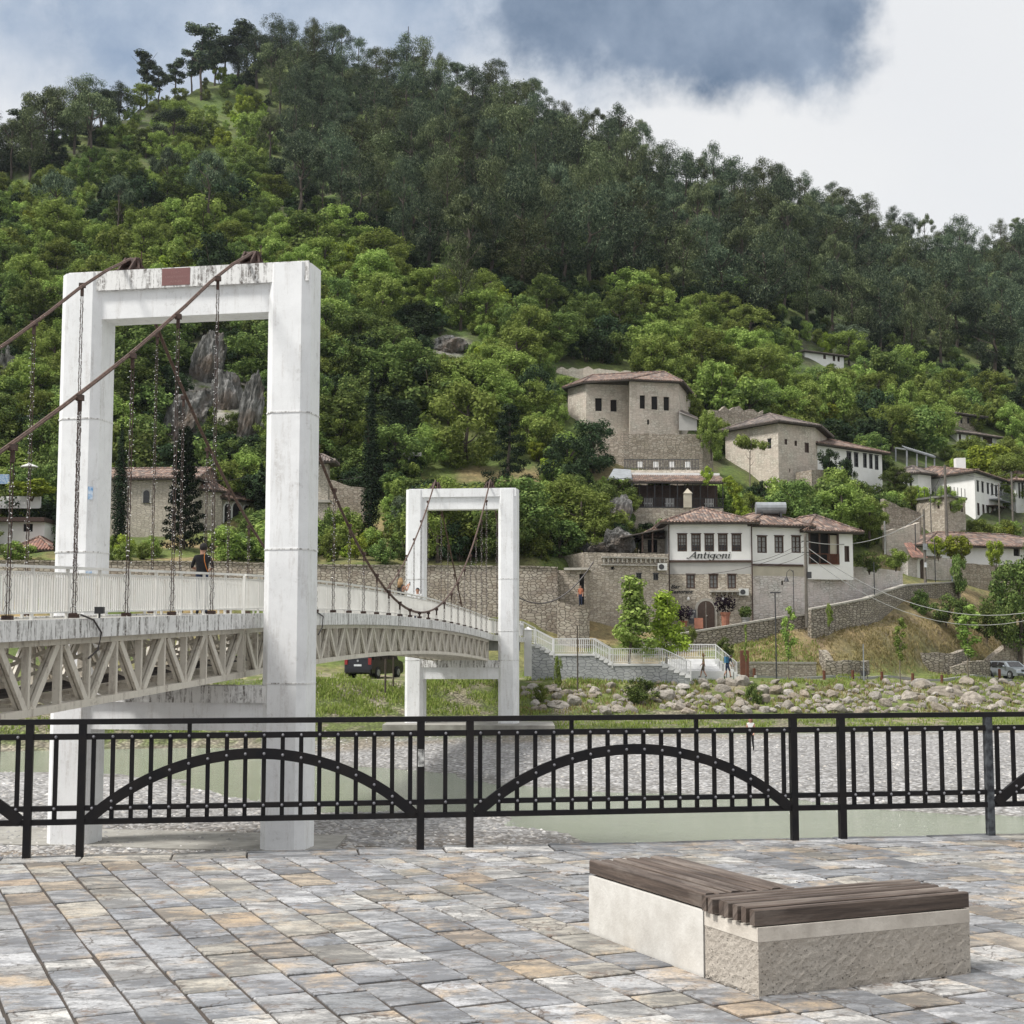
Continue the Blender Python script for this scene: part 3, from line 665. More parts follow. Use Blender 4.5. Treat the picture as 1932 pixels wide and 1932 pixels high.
L(c, b.inputs['Base Color'], t); bump(t, b, gr, .7, .006); MAT['slat_wood'] = m
lenA = (BA2 - BA).dot(eA0); depA = (BJ - BA).dot(eB); lenB = (BF - BJ).dot(eB); widB = .56
def block(name, o0, ua, ub, la, lb, label):
    """ua: along the slats, ub: across"""
    t0 = thing(name, o0, label, 'bench', 'wooden slatted benches on concrete blocks')
    HC = .312
    bm_ = bmesh.new(); s = MB()
    def pt(a, b, z): return o0 + ua * a + ub * b + Vector((0, 0, z))
    q = [pt(0, 0, 0), pt(la, 0, 0), pt(la, lb, 0), pt(0, lb, 0)]
    q = ccw([(p.x, p.y) for p in q]); ins = [((p[0] - sum(k[0] for k in q) / 4) * .985 + sum(k[0] for k in q) / 4, (p[1] - sum(k[1] for k in q) / 4) * .985 + sum(k[1] for k in q) / 4) for p in q]
    return t0, q, ins, pt, HC
t0, q, ins, pt, HC = block('bench', BA + eB * 0, eA, eB, lenA, depA, 'front dark wooden slatted bench on a rough pitted concrete block')
rp = random.Random(4)
def rough_block(q, z0, z1, par, name, mat, amp):
    """walls as a fine grid pushed in and out a little"""
    vs = []; fs = []; n = 4; b_ = MB(); nz_ = 14
    for i in range(n):
        p0, p1 = Vector((*q[i], 0)), Vector((*q[(i + 1) % n], 0)); d = p1 - p0; nn_ = Vector((d.y, -d.x, 0)).normalized(); K = max(8, int(d.length / .022))
        k0 = len(vs)
        for k in range(K + 1):
            for j in range(nz_ + 1):
                p = p0 + d * k / K; z = z0 + (z1 - z0) * j / nz_
                am = 0 if k in (0, K) or j == nz_ else amp * (rp.random() ** 2 - .15) + (.004 * rp.random() if j == 0 else 0)
                vs.append((p.x - nn_.x * am, p.y - nn_.y * am, z + (.006 * rp.random() if j == 0 and k not in (0, K) else 0)))
        fs += [(k0 + k * (nz_ + 1) + j, k0 + (k + 1) * (nz_ + 1) + j, k0 + (k + 1) * (nz_ + 1) + j + 1, k0 + k * (nz_ + 1) + j + 1) for k in range(K) for j in range(nz_)]
    b_.add(vs, fs); b_.add([(*p, z1) for p in q], [(0, 1, 2, 3)])
    return b_.build(name, mat, par)
rough_block(q, -.01, .245, t0, 'base', 'bench_rough', .008)
s = MB(); qq = [(x + (x - sum(k[0] for k in q) / 4) * .003, y + (y - sum(k[1] for k in q) / 4) * .003) for x, y in q]; s.prism(ccw(qq), .246, HC); s.build('top_band', 'bench_band', t0)
def slats(par, pt, la, lb, n, z, over=(0, 0), seed=1):
    r = random.Random(seed); b_ = MB(); wd = lb / n
    me_v = []
    for i in range(n):
        e0, e1 = -over[0] + r.uniform(-.012, .01), la + over[1] + r.uniform(-.01, .01); dz = r.uniform(-.002, .004); wob = r.uniform(-.004, .004)
        c0, c1 = i * wd + .013 + wob, (i + 1) * wd - .013 + wob
        for (a0, a1) in ((e0, e1),):
            vs = [pt(a, b, zz) for a in (a0, a1) for (b, zz) in ((c0, z + dz), (c1, z + dz), (c1, z + .068 + dz), (c1 - .006, z + .074 + dz), (c0 + .006, z + .074 + dz), (c0, z + .068 + dz))]
            fs = [(k, (k + 1) % 6, 6 + (k + 1) % 6, 6 + k) for k in range(6)] + [(5, 4, 3, 2, 1, 0), (6, 7, 8, 9, 10, 11)]
            b_.add(vs, fs)
    for a in (la * .12, la * .88): b_.add([pt(a + da, b, zz) for da in (-.03, .03) for (b, zz) in ((.03, z - .012), (lb - .03, z - .012), (lb - .03, z + .001), (.03, z + .001))], [(0, 1, 2, 3), (7, 6, 5, 4), (0, 4, 5, 1), (1, 5, 6, 2), (2, 6, 7, 3), (3, 7, 4, 0)])
    o = b_.build('seat', 'slat_wood', par)
    uvl = o.data.uv_layers.new(name='UVMap').data; ua = (pt(1, 0, 0) - pt(0, 0, 0)).normalized(); ub = (pt(0, 1, 0) - pt(0, 0, 0)).normalized()
    for p in o.data.polygons:
        for li in p.loop_indices:
            v = o.data.vertices[o.data.loops[li].vertex_index].co; uvl[li].uv = (v.dot(ua) + p.index // 8 * 3.1, v.dot(ub) + v.z + p.index // 8 * .7)
slats(t0, pt, lenA, depA, 7, HC + .008, (.02, .0), 2)
o1 = BJ + eB * .012
t0, q, ins, pt, HC = block('bench', o1, eB, eA, lenB, widB, 'rear dark wooden slatted bench on a smooth pale concrete block')
s = MB(); s.prism(q, -.01, HC); s.build('base', 'bench_smooth', t0)
slats(t0, pt, lenB, widB, 7, HC + .008, (-.0, .02), 5)
# ---------------------------------------------------------------- the footbridge
YT, YF = 33.5, 78.9                    # near and far portal
def cx(Y): return -7.52 + (.1065 * (Y - YT) if Y >= YT else .2 * (Y - YT))
def sk(Y): return .19 if Y <= YT else .19 - .085 * min(1, (Y - YT) / (YF - YT))
def B(o, Y, z): return Vector((cx(Y) + o, Y - sk(Y) * o, z))
def zdeck(Y):
    if Y < YT: return 2.42 + (Y - YT) * .036
    if Y > YF: return 2.42
    return 2.42 + .37 * (1 - ((Y - 56.2) / 22.7) ** 2)
def zbot(Y):
    if Y < YT: return .98 + (Y - YT) * .052
    return .98 + .46 * (1 - ((Y - 56.2) / 22.7) ** 2)
br = thing('footbridge', B(0, YT, -2.8), 'long white suspension footbridge with portal towers and rusty cables', 'bridge')
def oct_col(b_, o, Y, z0, z1, s=.5, ch=.17, mi=0, ring=0):
    sk_ = sk(Y); h = s + ring
    pts = []
    for a, c_ in ((-h, -h + ch), (-h + ch, -h), (h - ch, -h), (h, -h + ch), (h, h - ch), (h - ch, h), (-h + ch, h), (-h, h - ch)):
        pts.append((cx(Y) + o + a + c_ * .19, Y - sk_ * (o + a) + c_))
    b_.prism(ccw(pts), z0, z1, mi)
for Yp, joints, lab in ((YT, [6.95, 3.85, .86], 'near portal tower with a dark red plaque'), (YF, [5.4, 2.6, 1.05], 'far portal tower by the opposite bank')):
    T = 10.42 if Yp == YT else 10.30
    b_ = MB()
    for sgn in (-1, 1):
        o = 2.51 * sgn
        oct_col(b_, o, Yp, -3.4, T - .03)
        for z in joints: oct_col(b_, o, Yp, z - .02, z + .012, mi=1, ring=.012)
    tw = b_.build('tower', ['paint_white', 'paint_stained'], br, label=lab)
    def hb(z0, z1, d0, oo=2.53, name='beam', zt=None):
        b_ = MB(); q = [B(-oo, Yp, 0) + Vector((0, -d0, 0)), B(oo, Yp, 0) + Vector((0, -d0, 0)), B(oo, Yp, 0) + Vector((0, d0, 0)), B(-oo, Yp, 0) + Vector((0, d0, 0))]
        b_.prism(ccw([(p.x, p.y) for p in q]), z0, z1); return b_
    b_ = hb(T - .46, T, .47, 2.9); b_.build('top_beam', 'paint_stained' if Yp == YT else 'paint_white', tw)
    b_ = hb(T - 1.12, T - .461, .36); b_.build('lower_beam', 'paint_white', tw)
    zc = .80 if Yp == YT else 1.04
    b_ = hb(zc - .38, zc, .46); b_.build('cross_beam', 'paint_stained', tw)
    b_ = hb(zc - 1.0, zc - .381, .36); b_.build('cross_beam', 'paint_white', tw)
    for sgn in (-1, 1):
        o = 1.46 * sgn; b_ = MB(); hw = .34; ht = .40
        for dx in (-.13, .13):
            vs = [B(o + dx + e, Yp + y, z) for e in (-.02, .02) for (y, z) in ((-hw - .12, T + .003), (hw + .12, T + .003), (.10, T + ht), (-.10, T + ht))]
            b_.add(vs, [(0, 1, 2, 3), (7, 6, 5, 4), (0, 4, 5, 1), (1, 5, 6, 2), (2, 6, 7, 3), (3, 7, 4, 0)])
        b_.beam(B(o - .32, Yp - .2, T + .05), B(o + .32, Yp - .2, T + .05), .08, .09); b_.beam(B(o - .32, Yp + .2, T + .05), B(o + .32, Yp + .2, T + .05), .08, .09)
        for dx in (-.28, .28):
            b_.beam(B(o + dx, Yp - .25, T), B(o + dx * .5, Yp, T + ht - .03), .05, .05); b_.beam(B(o + dx, Yp + .25, T), B(o + dx * .5, Yp, T + ht - .03), .05, .05)
        b_.tube([B(o - .17, Yp, T + ht - .1), B(o + .17, Yp, T + ht - .1)], .11, 10)
        b_.beam(B(o + .22, Yp, T), B(o + .22, Yp, T + ht + .16), .02, .02)
        b_.build('saddle', 'rust', tw)
    if Yp == YT:
        def fr(o, z, d=.478): p = B(o, Yp, z); return Vector((p.x, p.y - d, z))
        b_ = MB(); b_.add([fr(-.60, T - .42), fr(.08, T - .42), fr(.08, T - .02), fr(-.60, T - .02)] + [fr(-.60, T - .42, .46), fr(.08, T - .42, .46), fr(.08, T - .02, .46), fr(-.60, T - .02, .46)], [(0, 1, 2, 3), (0, 4, 5, 1), (1, 5, 6, 2), (2, 6, 7, 3), (3, 7, 4, 0)])
        pq = b_.build('plaque', 'plaque_red', tw)
        def text_mesh(body, name, mat, parent, place, size, shear=0, ext=.01, width=None, off=0):
            cu = bpy.data.curves.new(name, 'FONT'); cu.body = body; cu.size = size; cu.shear = shear; cu.align_x = 'CENTER'; cu.offset = off; cu.resolution_u = 3
            to = bpy.data.objects.new(name, cu); COL.objects.link(to); bpy.context.view_layer.update()
            me = bpy.data.meshes.new_from_object(to); bpy.data.objects.remove(to)
            xs = [v.co.x for v in me.vertices]; wd = max(xs) - min(xs); k = (width / wd) if width else 1
            o0 = ORG[parent.name]
            for v in me.vertices: p = place(v.co.x * k, v.co.y); v.co = (p.x - o0.x, p.y - o0.y, p.z - o0.z)
            me.materials.clear(); me.materials.append(MAT[mat]); me.update()
            o = bpy.data.objects.new(name, me); COL.objects.link(o); o.parent = parent; ORG[o.name] = o0; return o
        for body, zz, wd in (('I URCI', T - .15, .22), ('UINENJIARU', T - .25, .5), ('AINII', T - .36, .3)):
            text_mesh(body, 'lettering', 'plaque_letters', pq, lambda x, y, zz=zz: fr(-.26 + x, zz + y, .481), .075, width=wd)
        for (o, z0, z1, w_) in ((-2.51 + .30, 5.05, 5.35, .14), (-2.51 + .32, 2.95, 3.4, .16)):
            b_ = MB(); b_.add([fr(o - w_ / 2, z0, .506), fr(o + w_ / 2, z0, .506), fr(o + w_ / 2, z1, .506), fr(o - w_ / 2, z1, .506)], [(0, 1, 2, 3)]); b_.build('sticker', 'sign_blue', tw)
    for sgn in (-1, 1):
        pass
# footings
def footing(o0, o1, y0, y1, Yp, z0, z1, mat='conc_slab'):
    b_ = MB(); q = [B(o0, Yp, 0) + Vector((0, y0, 0)), B(o1, Yp, 0) + Vector((0, y0, 0)), B(o1, Yp, 0) + Vector((0, y1, 0)), B(o0, Yp, 0) + Vector((0, y1, 0))]
    b_.prism(ccw([(p.x, p.y) for p in q]), z0, z1); b_.build('footing', mat, br)
footing(-9, 3.6, -.64, 2.4, YT, -4.2, -2.78)
footing(-4.1, 4.9, -2.4, 2.2, YF, -4.2, -2.30)
# deck, fascia beams, trusses, railings
def span(Y0, Y1, n): return [Y0 + (Y1 - Y0) * i / n for i in range(n + 1)]
YA = 15.2
segs = [('approach', span(YA, YT - .06, 9)), ('main', span(YT + .06, YF - .06, 22)), ('landing', span(YF + .06, 97.0, 9))]
def strip(b_, Ys, o0, o1, z0f, z1f, mi=0):
    for i in range(len(Ys) - 1):
        a, c_ = Ys[i], Ys[i + 1]
        vs = [B(o, Y, zf(Y)) for Y in (a, c_) for (o, zf) in ((o0, z0f), (o1, z0f), (o1, z1f), (o0, z1f))]
        b_.add(vs, [(0, 1, 2, 3)] * (i == 0) + [(7, 6, 5, 4)] * (i == len(Ys) - 2) + [(0, 4, 5, 1), (1, 5, 6, 2), (2, 6, 7, 3), (3, 7, 4, 0)], mi)
HO = 1.5
for nm, Ys in segs:
    b_ = MB(); strip(b_, Ys, -1.44, 1.44, lambda Y: zdeck(Y) - .14, lambda Y: zdeck(Y) - .03); b_.build('deck', 'conc_slab', br)
    for sgn in (-1, 1):
        a, c_ = sorted((1.44 * sgn, 1.66 * sgn)); b_ = MB()
        strip(b_, Ys, a, c_, lambda Y: zdeck(Y) - .33, lambda Y: zdeck(Y)); b_.build('edge_beam', 'paint_stained', br)
        # railing: top rail, bottom rail, posts and slats
        b_ = MB(); o = 1.40 * sgn
        fine = span(Ys[0], Ys[-1], (len(Ys) - 1) * 2)
        strip(b_, fine, o - .05, o + .05, lambda Y: zdeck(Y) + .86, lambda Y: zdeck(Y) + .905)
        strip(b_, fine, o - .015, o + .015, lambda Y: zdeck(Y) + .78, lambda Y: zdeck(Y) + .80)
        strip(b_, fine, o - .02, o + .02, lambda Y: zdeck(Y) + .10, lambda Y: zdeck(Y) + .13)
        Lt = Ys[-1] - Ys[0]; ns = int(Lt / .082)
        for k in range(ns + 1):
            Y = Ys[0] + Lt * k / ns; z = zdeck(Y)
            if k % 14 == 0: b_.beam(B(o, Y, z - .05), B(o, Y, z + .86), .05, .06)
            else: b_.beam(B(o, Y, z + .10), B(o, Y, z + .80), .018, .052)
        b_.build('railing', 'rail_white', br)
        # truss
        if nm == 'landing': continue
        b_ = MB(); o = 1.38 * sgn
        ztop = lambda Y: zdeck(Y) - .33
        strip(b_, Ys, o - .08, o + .08, lambda Y: ztop(Y) - .11, lambda Y: ztop(Y) - .005)
        strip(b_, Ys, o - .09, o + .09, lambda Y: zbot(Y), lambda Y: zbot(Y) + .13)
        for i, Y in enumerate(Ys):
            b_.beam(B(o, Y, zbot(Y) + .1), B(o, Y, ztop(Y) - .1), .13, .13)
            if i < len(Ys) - 1:
                Ym = (Y + Ys[i + 1]) / 2; Yn = Ys[i + 1]
                for d in (-.045, .045): b_.beam(B(o + d, Y + .12, ztop(Y) - .1), B(o + d, Ym - .1, zbot(Ym) + .1), .06, .13)
                for d in (-.045, .045): b_.beam(B(o + d, Yn - .12, ztop(Yn) - .1), B(o + d, Ym + .1, zbot(Ym) + .1), .06, .13)
                b_.beam(B(o, Ym, zbot(Ym) + .1), B(o, Ym, ztop(Ym) - .1), .12, .12)
        b_.build('truss', 'truss_paint', br)
    if nm == 'landing':
        b_ = MB(); strip(b_, Ys, -1.3, 1.3, lambda Y: 1.55, lambda Y: zdeck(Y) - .145); b_.build('girder', 'conc_wall', br); continue
    b_ = MB()
    for i, Y in enumerate(Ys[:-1]):
        Yn = Ys[i + 1]; b_.beam(B(-1.3, Y, zdeck(Y) - .38), B(1.3, Y, zdeck(Y) - .38), .09, .14)
        b_.beam(B(-1.3, Y, zbot(Y) + .06), B(1.3, Y, zbot(Y) + .06), .08, .1)
        b_.beam(B(-1.3, Y, zbot(Y) + .1), B(1.3, Y, zdeck(Y) - .5), .06, .06); b_.beam(B(1.3, Y, zbot(Y) + .1), B(-1.3, Y, zdeck(Y) - .5), .06, .06)
        b_.beam(B(-1.3, Y, zbot(Y) + .06), B(1.3, Yn, zbot(Yn) + .06), .06, .06); b_.beam(B(1.3, Y, zbot(Y) + .06), B(-1.3, Yn, zbot(Yn) + .06), .06, .06)
    b_.build('bracing', 'truss_paint', br)
    b_ = MB(); b_.tube([B(-.3, Y, zbot(Y) + .2) for Y in Ys], .09, 6); b_.tube([B(.3, Y, zbot(Y) + .24) for Y in Ys], .05, 6); b_.build('pipe', 'dark_wire', br)
# abutment under the near end, off to the left
b_ = MB(); q = [B(-2.2, 16.6, 0), B(2.2, 16.6, 0), B(2.2, 13.2, 0), B(-2.2, 13.2, 0)]; b_.prism(ccw([(p.x, p.y) for p in q]), -3.9, 1.3); b_.build('abutment', 'conc_wall', br)
# main cables
Zs = 10.80
near_pts = [(15.2, 1.75), (20, 3.25), (22.7, 4.45), (25.45, 5.98), (27.5, 7.18), (29.5, 8.42), (31.3, 9.62), (YT - .25, Zs - .06)]
def zcab(Y):
    if Y <= YT: return float(np.interp(Y, [p[0] for p in near_pts] + [YT], [p[1] for p in near_pts] + [Zs]))
    if Y <= YF: t = (Y - 56.2) / 22.7; return 3.02 + (Zs - 3.02) * t * t
    return Zs + (1.7 - Zs) * (Y - YF) / (93.5 - YF)
HP = span(YT, YF, 22)[1:-1]; HN = [31.35, 29.4, 27.45, 25.5, 23.4, 21.3, 19.2]; HF = [81.5, 84, 86.5, 89]
hr = random.Random(11)
for sgn in (-1, 1):
    pts = [Y for Y in list(np.linspace(15.2, YT, 16)) + list(np.linspace(YT, YF, 44))[1:] + list(np.linspace(YF, 93.5, 6))[1:]]
    b_ = MB()
    for d in (-.018, .018): b_.tube([B(HO * sgn + d, Y, zcab(Y) + d * .4) for Y in pts], .024, 7)
    b_.tube([B(HO * sgn, Y, zcab(Y) + .032) for Y in pts], .022, 6)
    b_.build('cable', 'cable_brown', br, smooth=True)
    for Y in HN + HP + HF:
        zt_, zb_ = zcab(Y), zdeck(Y) + .02
        hi = zt_ - zb_
        if hi < .12: continue
        o = (HO + .06) * sgn; tw = hr.uniform(-.03, .03)
        b_ = MB()
        b_.box(tuple(B(o, Y, zt_ - .02)), (.13, .10, .10)); b_.box(tuple(B(o, Y, zt_ - .16)), (.06, .06, .2))
        for d in (-.022, .022): b_.tube([B(o + d, Y, zb_), B(o + d + tw * .3, Y, zt_ - .2)], .009, 5)
        b_.box(tuple(B(o, Y, zb_ + .03)), (.16, .12, .07))
        h_ = b_.build('hanger', 'rust', br)
        b_ = MB(); lo = min(hi - .25, hi * .97); seglen = .05; K = int(lo / seglen)
        pitch = hr.uniform(5.5, 8); wide = lambda z: (.052 if z < .95 and hi > 1.6 else .028)
        if K > 3:
            pl = [B(o + wide(k * seglen) * math.sin(k * seglen * pitch * 2), Y + .04 * math.cos(k * seglen * pitch * 2), zb_ + k * seglen) for k in range(K)]
            b_.tube(pl, .0045, 3)
            pl2 = [B(o + wide(k * seglen) * math.sin(k * seglen * pitch * 2 + 2.6), Y + .04 * math.cos(k * seglen * pitch * 2 + 2), zb_ + k * seglen) for k in range(K)]
            b_.tube(pl2, .0045, 3)
            for k in range(0, K, 2):
                for _ in range(2):
                    p = (pl if _ else pl2)[k] + Vector((hr.uniform(-.05, .05), hr.uniform(-.04, .0), hr.uniform(-.03, .03))); e = Vector((hr.uniform(-.03, .03), -.01, hr.uniform(-.02, .02)))
                    b_.beam(p, p + e, .009, .009, 1)
            b_.build('light_string', ['dark_wire', 'bulb'], h_)
# loose wire, loop and small floodlight on the edge
b_ = MB(); b_.tube([B(1.69, 25.5, 2.2), B(1.72, 25.9, 2.12), B(1.72, 26.2, 1.9), B(1.71, 26.1, 1.6), B(1.69, 25.8, 1.45)], .018, 5)
b_.tube([B(1.69, 39.3, 2.6), B(1.72, 39.9, 2.5), B(1.72, 39.8, 2.2), B(1.71, 39.4, 2.0)], .02, 5); b_.build('loose_wire', 'dark_wire', br)
b_ = MB(); b_.box(tuple(B(1.62, 26.3, zdeck(26.3) + .14)), (.16, .1, .12)); b_.beam(B(1.62, 26.3, zdeck(26.3)), B(1.62, 26.3, zdeck(26.3) + .1), .03, .03); b_.build('floodlight', 'metal_dark', br)
# ---------------------------------------------------------------- buildings
def ground_xy(x, ym, Y): p = P(x, ym, Y); return Vector((p.x, p.y, 0))
def facade(b_, A, Bp, z0, z1, holes, inw, depth=.2, mi=0, mr=0):
    """a wall from A to Bp with rectangular openings (a0, z0, a1, z1) in metres; returns nothing"""
    d = (Bp - A); Lw = d.length; d.normalize()
    xs = sorted({0, Lw} | {min(max(h[0], 0), Lw) for h in holes} | {min(max(h[2], 0), Lw) for h in holes}); zs = sorted({z0, z1} | {min(max(h[1], z0), z1) for h in holes} | {min(max(h[3], z0), z1) for h in holes})
    def pt(a, z, n=0): q = A + d * a + inw * n; return (q.x, q.y, z)
    for i in range(len(xs) - 1):
        for j in range(len(zs) - 1):
            cxm, czm = (xs[i] + xs[i + 1]) / 2, (zs[j] + zs[j + 1]) / 2
            if any(h[0] < cxm < h[2] and h[1] < czm < h[3] for h in holes): continue
            b_.add([pt(xs[i], zs[j]), pt(xs[i + 1], zs[j]), pt(xs[i + 1], zs[j + 1]), pt(xs[i], zs[j + 1])], [(0, 1, 2, 3)], mi)
    for h in holes:
        a0, c0, a1, c1 = h
        for (p, q) in (((a0, c0), (a1, c0)), ((a1, c0), (a1, c1)), ((a1, c1), (a0, c1)), ((a0, c1), (a0, c0))):
            b_.add([pt(*p), pt(*p, depth), pt(*q, depth), pt(*q)], [(0, 1, 2, 3)], mr)
class House:
    def __init__(s, name, label, cat, foot, yb, yt, depth, wall, group=None, down=3.0, bands=None):
        """foot: visible wall corners [(x, Y)] left to right; yb/yt: heights of base and eaves in the photo at the first corner"""
        s.Y0 = foot[0][1]; ym = (yb + yt) / 2; s.ym = ym
        s.f = [ground_xy(x, ym, Y) for x, Y in foot]; s.zb = Zat(yb, s.Y0); s.zt = Zat(yt, s.Y0)
        av = (s.f[-1] - s.f[0]).normalized(); inn = Vector((-av.y, av.x, 0)); s.inn = inn
        s.poly = s.f + [s.f[-1] + inn * depth, s.f[0] + inn * depth]
        s.t = thing(name, Vector((s.f[0].x, s.f[0].y, s.zb)), label, cat, group); s.holes = [[] for _ in s.poly]; s.wall = wall; s.down = down; s.bands = bands
        s.rec = []
    def fac(s, i): A, Bq = s.f[i], s.f[i + 1]; d = (Bq - A).normalized(); return A, Bq, d, Vector((-d.y, d.x, 0))
    def loc(s, i, x, y):
        A, Bq, d, n = s.fac(i); q = ray(x, y)[0]; D = Bq - A
        t = (q * A.y - A.x) / (D.x - q * D.y); p = A + D * t; return t * D.length, Zat(y, p.y)
    def win(s, i, x0, y0, x1, y1, style='grid'):
        a0, zt = s.loc(i, x0, y0); a1, _ = s.loc(i, x1, y0); _, zb = s.loc(i, x0, y1)
        s.holes[i].append((a0, zb, a1, zt)); s.rec.append((i, a0, zb, a1, zt, style))
    def pt(s, i, a, z, n=0): A, Bq, d, nn = s.fac(i); q = A + d * a + nn * n; return Vector((q.x, q.y, z))
    def finish(s, roof=None, roofh=1.5, over=.5, thick=.16, eave='eave_wood', ridge=None, flat=None):
        b_ = MB(); n = len(s.poly); mats = [s.wall] if isinstance(s.wall, str) else list(s.wall)
        if 'hole_dark' not in mats: mats.append('hole_dark')
        for i in range(n):
            A, Bq = s.poly[i], s.poly[(i + 1) % n]; d = (Bq - A).normalized(); inw = Vector((-d.y, d.x, 0))
            if s.bands and i < len(s.f) - 1:
                lo = s.zb - s.down
                for k, (zt_, mi) in enumerate(s.bands + [(s.zt, 0)]):
                    hh = [(h[0], max(h[1], lo), h[2], min(h[3], zt_)) for h in s.holes[i] if h[3] > lo and h[1] < zt_]
                    facade(b_, A, Bq, lo, zt_, hh, inw, .2, mi, mi); lo = zt_
            else: facade(b_, A, Bq, s.zb - s.down, s.zt, s.holes[i] if i < len(s.f) - 1 else [], inw)
        b_.add([(p.x, p.y, s.zt - .01) for p in s.poly], [tuple(range(n))], len(mats) - 1)
        s.body = b_.build('wall', mats, s.t)
        for (i, a0, z0, a1, z1, st) in s.rec: s.window(i, a0, z0, a1, z1, st)
        if roof: s.roof(roof, s.zt, roofh, over, thick, eave, ridge)
        return s
    def window(s, i, a0, z0, a1, z1, st):
        if st == 'hole':
            b_ = MB(); b_.add([s.pt(i, a0, z0, .19), s.pt(i, a1, z0, .19), s.pt(i, a1, z1, .19), s.pt(i, a0, z1, .19)], [(0, 1, 2, 3)]); b_.build('window', 'hole_dark', s.t); return  # near-black sheet, painted shade in place of an unlit interior
        fm = {'grid': 'wood_dark', 'cross': 'wood_dark', 'shut': 'wood_door', 'slot': 'hole_dark', 'black': 'metal_dark'}[st]
        b_ = MB(); w_ = min(.10, (a1 - a0) * .14)
        def bar(p, q, ww, n0=.04, dd=.08): b_.beam(s.pt(i, p[0], p[1], n0), s.pt(i, q[0], q[1], n0), ww, dd, 0, s.fac(i)[3])
        bar((a0 + w_ / 2, z0), (a0 + w_ / 2, z1), w_); bar((a1 - w_ / 2, z0), (a1 - w_ / 2, z1), w_)
        bar((a0 + w_, z0 + w_ / 2), (a1 - w_, z0 + w_ / 2), w_); bar((a0 + w_, z1 - w_ / 2), (a1 - w_, z1 - w_ / 2), w_)
        if st in ('grid', 'cross', 'black'):
            k = 1 if st != 'grid' else 2
            for j in range(1, k + 1): a = a0 + (a1 - a0) * j / (k + 1); bar((a, z0 + w_), (a, z1 - w_), .04 if st == 'grid' else .06, .06, .05)
            for j in ((1, 2, 3) if st == 'grid' else (1, 2)): z = z0 + (z1 - z0) * j / (4 if st == 'grid' else 3); bar((a0 + w_, z), (a1 - w_, z), .04, .06, .04)
            bar((a0 - .05, z1 + .03), (a1 + .05, z1 + .03), .07, -.03, .08); 
        f_ = b_.build('window', fm, s.t)
        b_ = MB(); b_.add([s.pt(i, a0, z0, .13), s.pt(i, a1, z0, .13), s.pt(i, a1, z1, .13), s.pt(i, a0, z1, .13)], [(0, 1, 2, 3)]); b_.build('pane', 'pane_dark' if st != 'shut' else 'wood_door', f_)
        if st in ('grid', 'cross'):
            zc = z0 + (z1 - z0) * (.38 if st == 'grid' else .06)
            b_ = MB(); aa = [a0 + w_, a0 + w_ + (a1 - a0 - 2 * w_) * .43, a0 + w_ + (a1 - a0 - 2 * w_) * .57, a1 - w_]
            for p, q in ((aa[0], aa[1]), (aa[2], aa[3])) if st == 'cross' else ((aa[0], aa[3]),):
                K = 6; vs = []
                for k in range(K + 1): a = p + (q - p) * k / K; n = .118 - .012 * (k % 2); vs += [s.pt(i, a, zc, n), s.pt(i, a, z1 - w_, n)]
                b_.add(vs, [(2 * k, 2 * k + 2, 2 * k + 3, 2 * k + 1) for k in range(K)])
            b_.build('curtain', 'curtain', f_)
    def roof(s, mat, z, h, over, thick, eave, ridge=None, poly=None, name='roof', par=None):
        roof_on(s.t if par is None else par, poly or s.poly, z, h, over, mat, thick, eave, name, ridge)
